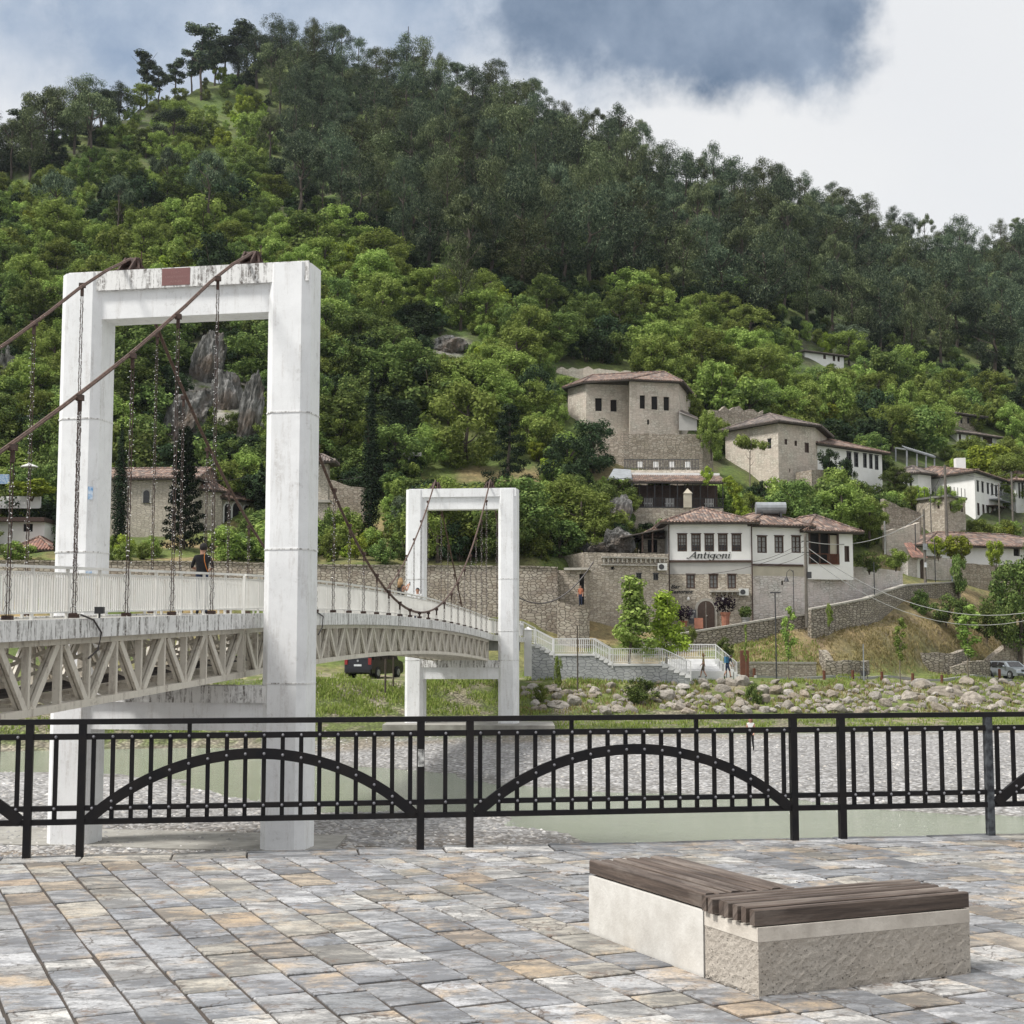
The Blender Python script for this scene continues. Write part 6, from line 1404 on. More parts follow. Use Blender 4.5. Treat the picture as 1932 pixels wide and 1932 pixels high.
plant('sapling', 1828, 1278, 1128, 42, 'broadest sapling near the stone hut', 'tree', 114, name='sapling')
plant('sapling', 1407, 1276, 1168, 8, 'nearly bare sapling standing before the rust coloured slab', 'tree', 101, name='sapling')
plant('shrub_bright', 1540 + 25, 1180, 1140, 20, 'small bush under the rising ramp wall', 'bush', 113, name='bush')
plant('shrub_mid', 1208, 1326, 1278, 78, 'bushy green shrub among the bank boulders', 'bush', 91.5, name='bush')
plant('shrub_mid', 1425, 1330, 1287, 36, 'round dark green shrub among the bank boulders', 'bush', 93, name='bush')
plant('shrub_bright', 1020, 1322, 1290, 36, 'leafy bush at the left end of the boulders', 'bush', 91, name='bush')
plant('shrub_bright', 1053, 1300, 1240, 22, 'tall thin weed bush by the grey stair wall', 'bush', 94, name='bush')
plant('tree_bright', 1342, 862, 776, 66, 'round bright tree between the derelict wing and tall stone house', 'tree', 149, name='broadleaf_tree', v=0)
plant('umbrella_tree', 1415, 905, 812, 66, 'flat topped bright tree before the tall stone house', 'tree', 146, name='umbrella_tree')
plant('shrub_dark', 1562, 905, 845, 50, 'dark leafy shrub before the long low white house', 'bush', 151, name='bush')
plant('shrub_dark', 1598, 925, 862, 44, 'dark climbing shrub under the black framed windows', 'bush', 151, name='bush')
plant('tree_mid', 1925, 1238, 1058, 160, 'big dark green tree at the right edge above the silver car', 'tree', 128, name='broadleaf_tree')
plant('tree_mid', 1985, 1200, 1010, 150, 'big green tree cut by the right picture edge', 'tree', 134, name='broadleaf_tree')
plant('shrub_yellow', 1805, 1068, 1010, 72, 'broad yellow green shrub before the low tiled house', 'bush', 138.5, name='bush')
plant('shrub_yellow', 1770, 1052, 1012, 44, 'smaller yellow green shrub beside the gateway roof', 'bush', 138.5, name='bush')
plant('shrub_yellow', 1879, 1070, 1020, 44, 'yellow green round tree on the grey terrace wall', 'tree', 140, name='small_tree')
plant('shrub_mid', 1808, 1120, 1050, 40, 'ivy covered tree trunk at the end of the gateway wall', 'tree', 136, name='ivy_tree')
for i, x in enumerate((1690, 1735, 1770, 1812, 1845)): plant('shrub_mid', x + 50, 1160 + i * 14, 1112 + i * 8, 62, 'dark green bush on the slope below the gateway wall', 'bush', 128 - i, 'bushes below the gateway wall', name='bush')
plant('shrub_bright', 1690, 1072, 1034, 60, 'leafy vine bush on the whitewashed terrace wall', 'bush', 127, name='bush')
plant('shrub_mid', 1640, 1078, 1040, 60, 'vine trellis bush right of the porch house', 'bush', 124.5, name='bush')
plant('tree_bright', 1790, 975, 918, 70, 'vine covered terrace tree on the old stone building', 'tree', 155, name='vine_tree', v=2)
plant('shrub_bright', 1720, 950, 918, 40, 'bright bush left of the old stone building', 'bush', 152, name='bush')
plant('tree_olive', 1600, 672, 612, 96, 'silvery round tree right of the lone hill house', 'tree', gY(1600, 665), name='olive_tree')
plant('tree_bright', 1835, 890, 825, 90, 'bright tree below the tower house', 'tree', gY(1835, 880), name='broadleaf_tree', v=0)
plant('tree_mid', 1690, 935, 880, 70, 'green tree left of the small white house', 'tree', 160, name='broadleaf_tree')
for x, yt_, w_, lb in ((1420, 930, 90, 'left one of the broad bright trees'), (1500, 905, 120, 'middle one of the broad bright trees'), (1590, 915, 130, 'right one of the broad bright trees'), (1640, 935, 90, 'last of the broad bright trees before the poles')):
    plant('tree_bright' if x != 1500 else 'tree_mid', x, 1010, yt_, w_, lb + ' behind the white house roofs', 'tree', 133 + (x - 1400) * .04, 'broad bright trees behind the white house roofs', name='broadleaf_tree')
for x, yb_, yt_, w_ in ((1385, 945, 908, 36), (1390, 965, 935, 30), (1402, 985, 955, 34), (1375, 920, 898, 30), (1335, 915, 880, 30)): plant('shrub_yellow', x, yb_, yt_, w_, 'small yellow green bush stepping down beside the glazed terrace', 'bush', 131, 'yellow green bushes beside the glazed terrace', name='bush')
plant('shrub_bright', 1196, 962, 932, 32, 'bright bush at the left foot of the glazed terrace', 'bush', 131, name='bush')
plant('shrub_bright', 1170, 1005, 978, 66, 'low bright hedge on the rocky terrace', 'bush', 126, name='bush')
plant('shrub_mid', 1125, 1040, 950, 80, 'green bushes beside the grey rock outcrop', 'bush', 127, name='bush')
plant('tree_mid', 1160, 985, 900, 110, 'rounded green tree left of the glazed terrace', 'tree', 133, name='broadleaf_tree')
plant('tree_dark', 1120, 900, 790, 120, 'dark tree left of the tall wall under the derelict house', 'tree', 146, name='broadleaf_tree')
plant('tree_dark', 1010, 800, 690, 100, 'dark green tree left of the derelict house', 'tree', 158, name='broadleaf_tree')
# left side greenery
plant('shrub_yellow', 60, 940, 905, 110, 'yellow green hedge at the left picture edge', 'bush', 126, name='bush')
plant('shrub_bright', 30, 1060, 1020, 80, 'green bush under the low shed at the left edge', 'bush', 117, name='bush')
# skyline pines
plant('thin_pine', 252, 212, 108, 34, 'lone leaning pine on the grassy skyline', 'tree', name='pine_tree', lean=-.10, v=0, rz=0)
plant('thin_pine', 277, 200, 94, 46, 'tall dark pine right of the leaning one on the skyline', 'tree', name='pine_tree', v=1)
plant('thin_pine', 380, 190, 40, 70, 'tallest open crowned pine on the left shoulder of the skyline', 'tree', name='pine_tree', v=2)
plant('thin_pine', 213, 232, 168, 34, 'small dark pine left of the leaning one on the skyline', 'tree', name='pine_tree', v=0)
plant('flat_pine', 312, 185, 124, 44, 'small flat pine on the skyline between two tall ones', 'tree', name='pine_tree')
plant('thin_pine', 345, 178, 100, 44, 'dark pine just left of the tallest open crowned one', 'tree', name='pine_tree')
for x, yb_, yt_, w_, v_ in ((300, 192, 128, 40, 0), (330, 180, 112, 44, 1), (362, 172, 92, 46, 2), (405, 158, 78, 50, 1), (425, 152, 62, 56, 0), (448, 142, 52, 60, 2), (466, 132, 44, 60, 1), (190, 240, 180, 50, 2), (40, 300, 205, 60, 0)):
    plant('thin_pine', x, yb_ + 4, yt_, w_, 'dark pine in the row leading up the left skyline', 'tree', None, 'pines in the row on the left skyline', name='pine_tree', v=v_)
for x, yb_, yt_, w_, lb in ((395, 445, 275, 108, 'umbrella shaped pine above the near portal beam'), (220, 465, 318, 74, 'flat topped pine with a pale double trunk'), (100, 470, 312, 96, 'wide umbrella pine at the far left'), (313, 400, 268, 78, 'dark flat topped pine left of the umbrella shaped one'),
    (565, 425, 256, 128, 'broad umbrella pine at the edge of the forest'), (610, 420, 300, 60, 'smaller pine tucked beside the broad umbrella pine'), (170, 330, 168, 130, 'big dark pine with visible limbs on the left shoulder'), (80, 320, 155, 120, 'tallest dense pine at the left skyline'), (330, 300, 200, 110, 'brownish green spreading pine below the skyline'), (20, 340, 215, 90, 'dense pine at the left picture edge')):
    plant('flat_pine', x, yb_, yt_, w_, lb, 'tree', name='pine_tree')

# --- forest and scrub, placed at random
BOX = [(374, 655, 410, 740, 160), (322, 785, 364, 840, 152), (460, 750, 486, 830, 152), (408, 740, 440, 780, 152), (828, 640, 875, 668, 178), (678, 700, 720, 992, 128), (205, 800, 246, 1012, 124), (305, 810, 388, 1052, 121), (905, 770, 1015, 920, 137), (800, 735, 975, 900, 144), (560, 870, 650, 950, 131), (1071, 711, 1190, 815, 156), (1185, 715, 1318, 818, 154), (1110, 815, 1330, 900, 148), (1190, 880, 1370, 990, 131), (1135, 880, 1200, 905, 132), (1365, 785, 1540, 912, 150), (1535, 815, 1668, 880, 154), (1518, 650, 1594, 684, gY(1550, 690)), (1803, 775, 1882, 836, gY(1845, 842)), (1695, 885, 1760, 922, 168), (1755, 878, 1932, 985, 164), (1730, 935, 1822, 1000, 153), (1745, 1000, 1960, 1045, 144), (1710, 1040, 1800, 1100, 138),
       (1245, 950, 1625, 1190, 119), (1095, 1035, 1265, 1210, 113), (1035, 1060, 1110, 1200, 112), (1520, 1060, 1710, 1150, 120), (185, 880, 480, 1005, 127), (600, 866, 622, 990, 125), (1687, 838, 1765, 880, 176), (1050, 690, 1192, 715, 171), (1340, 765, 1440, 790, 165), (1668, 940, 1740, 1040, 145), (1205, 985, 1265, 1042, 119), (1840, 1190, 1910, 1245, 130), (0, 930, 100, 1050, 118)]
def clear(x, yb, hpx, wpx, Yp, m=.32):
    for x0, y0, x1, y1, Yb in BOX:
        if Yp < Yb + 9 and x + wpx * m > x0 and x - wpx * m < x1 and yb > y0 - 2 and yb - hpx * .85 < y1: return False
    return True
def inpoly(x, y, pl):
    c = False; n = len(pl)
    for i in range(n):
        (ax, ay), (bx, by) = pl[i], pl[(i + 1) % n]
        if (ay > y) != (by > y) and x < (bx - ax) * (y - ay) / (by - ay) + ax: c = not c
    return c
FOREST = [(425, -60), (432, 175), (520, 215), (500, 300), (520, 400), (650, 470), (740, 520), (860, 560), (1000, 600), (1120, 590), (1240, 570), (1330, 600), (1420, 640), (1530, 650), (1640, 690), (1740, 740), (1932, 765), (2300, 780), (2300, -60)]
LEFTP = [(-300, -60), (-300, 380), (60, 360), (150, 300), (228, 262), (226, -60)]
ROCK = [(395, 645, 40, 60), (330, 830, 40, 45), (385, 750, 35, 70), (470, 770, 26, 80), (430, 800, 30, 60), (1090, 1000, 30, 30), (850, 655, 36, 16)]
fr = random.Random(99)
pts = []
cell = {}
def far_enough(x, y, d):
    gx, gy = int(x // 40), int(y // 40)
    for i in range(gx - 1, gx + 2):
        for j in range(gy - 1, gy + 2):
            for (a, b) in cell.get((i, j), ()):
                if (a - x) ** 2 + ((b - y) * 1.25) ** 2 < d * d: return False
    return True
pines = []; shrubs = []
def skyY(x): return float(np.interp(x, [q[0] for q in SKYL], [q[1] for q in SKYL]))
for tries in range(26000):
    x = fr.uniform(-160, 2080); y = fr.uniform(60, 1120); sy = skyY(x)
    if y < sy + 3: continue
    if x > 1230 and y > 1040: continue
    edge = 26 * (fbm(np.array([x / 60]), np.array([y / 60]), 2, 77)[0] - .5) * 2
    isp = inpoly(x, y + edge, FOREST) or inpoly(x, y + edge, LEFTP) or (x > 760 and x < 1160 and 520 < y < 640 and fr.random() < .35)
    d = (22 if isp else 22 + 9 * fr.random()) if y < 700 else 25
    if isp: d = 28 + min(20, (y - sy) * .06)
    if not far_enough(x, y, d): continue
    if not isp and 240 < x < 470 and y < 330 and fr.random() < .55: continue
    if any(((x - a) / rx) ** 2 + ((y - b) / ry) ** 2 < 1 for a, b, rx, ry in ROCK) and fr.random() < .85: continue
    if not isp and y > 1066 and x < 1110: continue
    hp = hit(x, y)
    if hp is None or hp.y < 114: continue
    k = 2750 / hp.y
    if isp:
        hh = fr.uniform(11, 17); wd = fr.uniform(7, 11)
        if y < sy + 45: hh *= fr.uniform(.55, .8); wd *= .75
        if not clear(x, y, hh * k, wd * k, hp.y): continue
        pines.append((hp, hh, wd, x, y))
    else:
        hh = fr.choice([2.4, 3, 3.6, 4.4, 5.4, 6.6]) * fr.uniform(.85, 1.15); wd = hh * fr.uniform(.9, 1.5)
        if not clear(x, y, hh * k, wd * k, hp.y):
            hh *= .5; wd *= .55
            if not clear(x, y, hh * k, wd * k, hp.y): continue
        shrubs.append((hp, hh, wd, x, y))
    cell.setdefault((int(x // 40), int(y // 40)), []).append((x, y))
print('PLANTS', len(pines), len(shrubs))
def placek(kd, hp, hh, wd, label, cat, group, name):
    V = KIND[kd]; me, tr, tm, w0, h0 = V[fr.randrange(len(V))]; s = wd / w0
    t_ = thing(name, hp, label, cat, group); t_.scale = (s, s, hh / h0); t_.rotation_euler = (0, 0, fr.uniform(0, 6.28))
    o = bpy.data.objects.new('crown' if kd[:5] != 'shrub' else 'foliage', me); COL.objects.link(o); o.parent = t_
    key = ('T', id(tr))
    if key not in LABEL_CAT: mt = bpy.data.meshes.new('trunk'); mt.from_pydata(tr.v, [], tr.f); mt.materials.append(MAT[tm]); LABEL_CAT[key] = mt
    o2 = bpy.data.objects.new('trunk' if kd[:5] != 'shrub' else 'stems', LABEL_CAT[key]); COL.objects.link(o2); o2.parent = t_
under = []
for tries in range(9000):
    x = fr.uniform(-160, 2080); y = fr.uniform(60, 1060); sy = skyY(x)
    if y < sy + 6 or (x > 1230 and y > 1040): continue
    isp = inpoly(x, y, FOREST) or inpoly(x, y, LEFTP)
    if not isp and fr.random() < .45: continue
    if not isp and any(((x - a) / rx) ** 2 + ((y - b) / ry) ** 2 < 1 for a, b, rx, ry in ROCK): continue
    if not isp and 240 < x < 470 and y < 330 and fr.random() < .8: continue
    if not far_enough(x, y, 9.5): continue
    hp = hit(x, y)
    if hp is None or hp.y < 116: continue
    k = 2750 / hp.y; hh = fr.uniform(1.6, 3.4); wd = hh * fr.uniform(1, 1.5)
    if not clear(x, y, hh * k, wd * k, hp.y): continue
    cell.setdefault((int(x // 40), int(y // 40)), []).append((x, y)); under.append((hp, hh, wd, x, y, isp))
print('UNDER', len(under))
def onscreen(q): return -30 < q[3] < 1962
pines.sort(key=lambda q: (not onscreen(q), q[0].y / q[1])); shrubs.sort(key=lambda q: (not onscreen(q), q[0].y / q[1]))
NP_, NS_ = 285, 285
for q in pines[:NP_]:
    x, y = q[3], q[4]; reg = 'dark pine of the hillside forest above the village' if x > 900 else ('dark pine of the hillside forest below the summit' if x > 425 else 'dark pine of the grove on the left shoulder')
    placek('pine' if fr.random() < .78 else 'flat_pine', q[0], q[1], q[2], reg, 'tree', {'v': 'pines of the forest above the village', 's': 'pines of the forest below the summit', 'l': 'pines of the left shoulder grove'}[('v' if x > 900 else ('s' if x > 425 else 'l'))], 'pine_tree')
def shrub_kind(q):
    x, y = q[3], q[4]; v = fbm(np.array([x / 110]), np.array([y / 80]), 3, 55)[0] + fr.uniform(-.14, .14)
    if 900 < x and 560 < y < 980: v += .08
    if x < 560 and y > 600: v -= .08
    if q[1] > 4.6 and fr.random() < .75: return 'tree_bright' if v > .5 else 'tree_mid'
    return 'shrub_yellow' if v > .80 else ('shrub_bright' if v > .49 else ('shrub_mid' if v > .36 else 'shrub_dark'))
for q in shrubs[:NS_]:
    x, y = q[3], q[4]; kd = shrub_kind(q); col = {'y': 'yellow green', 'b': 'bright green', 'm': 'mid green', 'd': 'dark green'}[kd.split('_')[1][0]]; zone = 'left of the near portal' if x < 150 else ('behind the near portal' if x < 600 else ('between the portals and the derelict house' if x < 1080 else 'around the hillside houses'))
    placek(kd, q[0], q[1], q[2], f'{col} leafy bush on the slope {zone}', 'bush', f'{col} bushes on the slope {zone}', 'bush')
def scatter(name, items, kinds, kd_of):
    """one object that repeats the plant shapes over many points"""
    me = bpy.data.meshes.new(name); me.vertices.add(len(items)); me.vertices.foreach_set('co', np.array([tuple(q[0]) for q in items], np.float32).ravel())
    ids = []; sc_ = []; rz = []
    for q in items:
        k = kd_of(q); V = KIND[k]; j = fr.randrange(len(V)); ids.append(kinds.index((k, j))); sc_ += [q[2] / V[j][3], q[2] / V[j][3], q[1] / V[j][4]]; rz += [0, 0, fr.uniform(0, 6.28)]
    me.attributes.new('pick', 'INT', 'POINT').data.foreach_set('value', ids); me.attributes.new('size', 'FLOAT_VECTOR', 'POINT').data.foreach_set('vector', sc_); me.attributes.new('turn', 'FLOAT_VECTOR', 'POINT').data.foreach_set('vector', rz)
    o = bpy.data.objects.new(name, me); COL.objects.link(o)
    ng = bpy.data.node_groups.new(name, 'GeometryNodeTree'); ng.interface.new_socket('Geometry', in_out='INPUT', socket_type='NodeSocketGeometry'); ng.interface.new_socket('Geometry', in_out='OUTPUT', socket_type='NodeSocketGeometry')
    gi = ng.nodes.new('NodeGroupInput'); go = ng.nodes.new('NodeGroupOutput'); jn = ng.nodes.new('GeometryNodeJoinGeometry'); ng.links.new(jn.outputs[0], go.inputs[0])
    m2p = ng.nodes.new('GeometryNodeMeshToPoints'); ng.links.new(gi.outputs[0], m2p.inputs[0])
    def attr(n_, ty): a = ng.nodes.new('GeometryNodeInputNamedAttribute'); a.data_type = ty; a.inputs[0].default_value = n_; return a.outputs[0]
    pk, sz_, tn = attr('pick', 'INT'), attr('size', 'FLOAT_VECTOR'), attr('turn', 'FLOAT_VECTOR')
    for i, (k, j) in enumerate(kinds):
        me_c, tr = KIND[k][j][0], KIND[k][j][1]
        srcs = [x_ for x_ in bpy.data.objects if x_.type == 'MESH' and x_.data == me_c][:1] + [x_ for x_ in bpy.data.objects if tr is not None and x_.type == 'MESH' and x_.data == LABEL_CAT.get(('T', id(tr)))][:1]
        for so_ in srcs:
            cmp_ = ng.nodes.new('FunctionNodeCompare'); cmp_.data_type = 'INT'; cmp_.operation = 'EQUAL'; ng.links.new(pk, cmp_.inputs['A'] if 'A' in cmp_.inputs else cmp_.inputs[2])
            for s_i in cmp_.inputs:
                pass
            ia = [s_ for s_ in cmp_.inputs if s_.type == 'INT']; ng.links.new(pk, ia[0]); ia[1].default_value = i
            oi_ = ng.nodes.new('GeometryNodeObjectInfo'); oi_.inputs['Object'].default_value = so_; oi_.inputs['As Instance'].default_value = True; oi_.transform_space = 'ORIGINAL'
            ip = ng.nodes.new('GeometryNodeInstanceOnPoints'); ng.links.new(m2p.outputs[0], ip.inputs['Points']); ng.links.new(cmp_.outputs[0], ip.inputs['Selection']); ng.links.new(oi_.outputs['Geometry'], ip.inputs['Instance'])
            ng.links.new(sz_, ip.inputs['Scale'])
            er = ng.nodes.new('FunctionNodeEulerToRotation'); ng.links.new(tn, er.inputs[0]); ng.links.new(er.outputs[0], ip.inputs['Rotation']); ng.links.new(ip.outputs[0], jn.inputs[0])
    md = o.modifiers.new('scatter', 'NODES'); md.node_group = ng
    return o
pk = [('pine', j) for j in range(5)] + [('flat_pine', j) for j in range(4)]
o = scatter('pine_forest', pines[NP_:], pk, lambda q: 'pine' if fr.random() < .8 else 'flat_pine'); tag(o, 'far dark pine forest covering the upper hill to the skyline', 'forest', None, 'stuff')
sk_ = [(k, j) for k in ('shrub_bright', 'shrub_mid', 'shrub_dark', 'shrub_yellow', 'tree_bright', 'tree_mid') for j in range(len(KIND[k]))]
o = scatter('hillside_scrub', shrubs[NS_:] + under, sk_, lambda q: (fr.choice(['shrub_dark', 'shrub_dark', 'shrub_mid']) if len(q) > 5 and q[5] else shrub_kind(q))); tag(o, 'mixed green scrub covering the slope between the pines and the houses', 'scrub', None, 'stuff')

# --- grass on the far bank, terrace and dry slope
def grass(name, boxes, n, h0, h1, mat, label, seed, wd=.05, cond=None):
    g_ = np.random.default_rng(seed); cs = []
    for (x0, y0, x1, y1, share) in boxes:
        for _ in range(int(n * share / 7)):
            x, y = g_.uniform(x0, x1), g_.uniform(y0, y1)
            if fbm(np.array([x / 38.]), np.array([y / 11.]), 3, 66)[0] < .44: continue
            a, k = ray(x, y); Y = _ysg; zz = _Hc(a)
            i = int(np.argmax(zz > EYE + k * Y))
            if i == 0: continue
            cs.append((a * Y[i], Y[i]))
    cs = np.array(cs); cs = np.repeat(cs, 7, axis=0); cs += g_.normal(size=cs.shape) * .22
    z = H(cs[:, 0], cs[:, 1]); m_ = len(cs); h = g_.uniform(h0, h1, m_); an = g_.uniform(0, 6.28, m_); dx, dy = np.cos(an) * wd, np.sin(an) * wd; lx, ly = g_.normal(size=m_) * .3 * h, g_.normal(size=m_) * .3 * h
    co = np.stack([np.stack([cs[:, 0] - dx, cs[:, 1] - dy, z - .05], -1), np.stack([cs[:, 0] + dx, cs[:, 1] + dy, z - .05], -1), np.stack([cs[:, 0] + lx + dx * .3, cs[:, 1] + ly + dy * .3, z + h], -1), np.stack([cs[:, 0] + lx - dx * .3, cs[:, 1] + ly - dy * .3, z + h], -1)], 1).reshape(-1, 3)
    o = bpy.data.objects.new(name, quads_mesh(name, co, mat)); COL.objects.link(o); tag(o, label, 'grass', None, 'stuff')
_ysg = np.arange(66, 150, .5); _hc = {}
def _Hc(a):
    k = round(a * 400)
    if k not in _hc: _hc[k] = H(k / 400 * _ysg, _ysg)
    return _hc[k]
grass('grass', [(590, 1272, 1000, 1350, .32), (975, 1274, 1950, 1292, .22), (975, 1292, 1950, 1345, .16), (980, 1345, 1950, 1380, .10), (0, 1360, 600, 1392, .06), (1320, 1200, 1540, 1272, .1), (0, 1270, 600, 1360, .05)], 40000, .07, .24, 'leaf_grass', 'fresh green grass on the far river bank and terrace', 5)
grass('dry_grass', [(975, 1285, 1950, 1350, .35), (1380, 1165, 1900, 1278, .5), (1100, 1215, 1330, 1272, .15)], 22000, .07, .24, 'leaf_drygrass', 'dry straw coloured grass on the slope and between the boulders', 6)

# --- boulders on the far bank
BV = []
for k in range(7):
    bm_ = bmesh.new(); bmesh.ops.create_icosphere(bm_, subdivisions=2, radius=1); r_ = random.Random(k + 300); pl_ = [(Vector((r_.gauss(0, 1), r_.gauss(0, 1), r_.gauss(0, 1))).normalized(), r_.uniform(.55, .85)) for _ in range(9)]
    for v in bm_.verts:
        for n_, d_ in pl_:
            e = v.co.dot(n_) - d_
            if e > 0: v.co -= n_ * e
        v.co *= 1 + r_.uniform(-.03, .03)
    me = bpy.data.meshes.new('boulder'); bm_.to_mesh(me); bm_.free(); BV.append(me)
m, t, b = newmat('boulder', .9); o_ = vecsrc(t, 'Object'); oi = N('ShaderNodeObjectInfo', t)
c = ramp(t, oi.outputs['Random'], [(0, (.30, .27, .23)), (.3, (.42, .39, .35)), (.6, (.31, .26, .20)), (.8, (.52, .49, .45)), (1, (.42, .34, .26))])
n_ = noise(t, o_, 2.2, 7, .7); c = mixc(ramp(t, n_, [(.42, 0.0), (.65, .8)]), c, (.15, .13, .105), t); L(c, b.inputs['Base Color'], t); bump(t, b, noise(t, o_, 4, 7, .75), .8, .2); MAT['boulder'] = m
for me in BV: me.materials.append(m)
br_ = random.Random(12); placed = []
lab = {'l': ('pale boulder of the rocky bank below the stairs', 'pale boulders of the bank below the stairs'), 'm': ('pale boulder of the rocky bank below the restaurant', 'pale boulders of the bank below the restaurant'), 'r': ('pale boulder of the rocky bank below the dry slope', 'pale boulders of the bank below the dry slope')}
for tries in range(9000):
    x = br_.uniform(985, 1960); y = br_.uniform(1291, 1347)
    if x < 1240 and (y < 1300 or br_.random() < .35): continue
    if fbm(np.array([x / 30.]), np.array([y / 14.]), 3, 8)[0] > .60: continue
    sz_ = br_.choice([.2, .24, .3, .36, .42, .5, .58]) * br_.uniform(.85, 1.15)
    if any((a - x) ** 2 + ((b_y - y) * 1.6) ** 2 < ((s2 + sz_) * 2750 / 95 * .70) ** 2 for a, b_y, s2 in placed): continue
    a_, k_ = ray(x, y); i = int(np.argmax(_Hc(a_) > EYE + k_ * _ysg))
    if i == 0: continue
    placed.append((x, y, sz_)); X_, Y_ = a_ * _ysg[i], _ysg[i]
    o = bpy.data.objects.new('boulder', br_.choice(BV)); COL.objects.link(o); o.location = (X_, Y_, h1(X_, Y_) + sz_ * .22); o.scale = (sz_ * br_.uniform(1, 1.5), sz_, sz_ * br_.uniform(.65, .95)); o.rotation_euler = (br_.uniform(-.4, .4), br_.uniform(-.4, .4), br_.uniform(0, 6.28))
    l_, g_ = lab['l' if x < 1250 else ('m' if x < 1530 else 'r')]; tag(o, l_, 'boulder', g_)
    if len(placed) >= 292: break
for (x, y, sx_, sz_, lb) in ((1739, 1296, .95, .6, 'largest white flat boulder high on the bank'), (1787, 1313, 1.6, .65, 'long pinkish boulder lying near the right of the bank'), (1833, 1326, .9, .8, 'big pale pointed boulder right of the long pinkish one'), (1055, 1335, .8, .4, 'flat pale boulder at the left end of the bank')):
    hp = hit(x, y); o = bpy.data.objects.new('boulder', BV[2]); COL.objects.link(o); o.location = hp; o.scale = (sx_, .6, sz_); o.rotation_euler = (.1, .15, .2); tag(o, lb, 'boulder')
# rock outcrops: cliff blocks behind the portal and beside the restaurant
def outcrop(x, y, w_, h_, Y, label, seed, tilt=0):
    bm_ = bmesh.new(); bmesh.ops.create_icosphere(bm_, subdivisions=5, radius=1); p = P(x, y, Y); r_ = np.random.default_rng(seed); kx = 2750 / Y
    from mathutils import noise as mn
    for v in bm_.verts:
        q = v.co * 1.6 + Vector((seed * 7, 0, 0)); f = mn.fractal(Vector((q.x * 1.6, q.y * 1.6, q.z * .8)), .8, 2.2, 5) * .28; v.co *= 1 + f; v.co = Vector((v.co.x * w_ / kx / 2, v.co.y * w_ / kx / 3, v.co.z * h_ / kx / 2))
    bmesh.ops.rotate(bm_, verts=bm_.verts, cent=(0, 0, 0), matrix=Matrix.Rotation(tilt, 3, 'Y'))
    me = bpy.data.meshes.new('rock_outcrop'); bm_.to_mesh(me); bm_.free(); me.materials.append(MAT['cliff']); o = bpy.data.objects.new('rock_outcrop', me); COL.objects.link(o); o.location = p; tag(o, label, 'rock')
m, t, b = newmat('cliff', .95); o_ = vecsrc(t, 'Object'); n_ = noise(t, o_, .8, 9, .72, (1.5, 1.5, .5)); n2_ = noise(t, o_, .25, 5, .6)
c = ramp(t, n_, [(.36, (.03, .03, .026)), (.5, (.12, .118, .11)), (.68, (.36, .355, .345))]); c = mixc(ramp(t, n2_, [(.5, 0.0), (.7, .8)]), c, (.16, .11, .075), t); L(c, b.inputs['Base Color'], t); bump(t, b, n_, 1, .5); MAT['cliff'] = m
for i, (x, y, w_, h_, dY, lb, tl) in enumerate(((352, 800, 80, 130, 2, 'slanting grey rock face seen through the near portal', .5), (392, 690, 60, 130, 2, 'pale upper rock face seen through the near portal', .2), (470, 790, 46, 160, 2, 'narrow pale rock face left of the right portal column', .15), (425, 760, 60, 120, 4, 'dark brownish rock face between two pale ones', 0), (850, 655, 66, 44, 2, 'grey rock patch in the bushes right of the near portal', 0),
        (10, 740, 50, 160, 2, 'brown rock face at the left picture edge', 0))):
    outcrop(x, y, w_, h_, hit(x, min(1050, y + h_ * .3)).y + dY - .6, lb, i + 3, tl)
outcrop(1170, 965, 46, 58, 128, 'grey rock outcrop beside the glazed terrace', 11, .2); outcrop(1168, 1022, 60, 44, 120, 'pointed carved rock on the stone wing terrace', 12, .5); outcrop(1130, 1036, 66, 26, 121, 'low rough rock on the stone wing terrace', 13)
outcrop(945 - 15, 1288, 46, 22, 97, 'dark rock under the bridge landing', 14)
# ---------------------------------------------------------------- stairs on the far bank
t_ = thing('stairs', P(1003, 1275, 97), 'white stairs with grey block wall and railings coming down from the bridge', 'stairs')
Ys0 = 97.2
prof = [(1003, 1216), (1010, 1216), (1045, 1234), (1123, 1234), (1155, 1253), (1250, 1253), (1303, 1277)]
pw = [(P(x, y, Ys0).x, Zat(y, Ys0)) for x, y in prof]
b_ = MB(); n_ = len(pw)
vs = [(x, Ys0, z - .12) for x, z in pw] + [(x, Ys0 + 2.2, z - .12) for x, z in pw] + [(x, Ys0, -1.6) for x, z in pw] + [(x, Ys0 + 2.2, -1.6) for x, z in pw]
fs = [(2 * n_ + i, 2 * n_ + i + 1, i + 1, i) for i in range(n_ - 1)] + [(i, i + 1, n_ + i + 1, n_ + i) for i in range(n_ - 1)] + [(2 * n_, 0, n_, 3 * n_), (3 * n_ + n_ - 1, n_ + n_ - 1, n_ - 1, 2 * n_ + n_ - 1)]
b_.add(vs, fs); b_.build('block_wall', 'stone_block', t_)
b_ = MB()
for (x0, z0), (x1, z1) in zip(pw[:-1], pw[1:]):
    if abs(z0 - z1) < .05: b_.box(((x0 + x1) / 2, Ys0 + 1.1, z0 - .04), (x1 - x0 + .1, 2.3, .14))
    else:
        K = max(2, int(round((z0 - z1) / .165)))
        for k in range(K): xa = x0 + (x1 - x0) * k / K; b_.box((xa + (x1 - x0) / K / 2 + .02, Ys0 + 1.1, z0 - (z0 - z1) * (k + .5) / K - .04), ((x1 - x0) / K + .06, 2.3, .14 + (z0 - z1) / K * .6))
b_.build('steps', 'stair_white', t_)
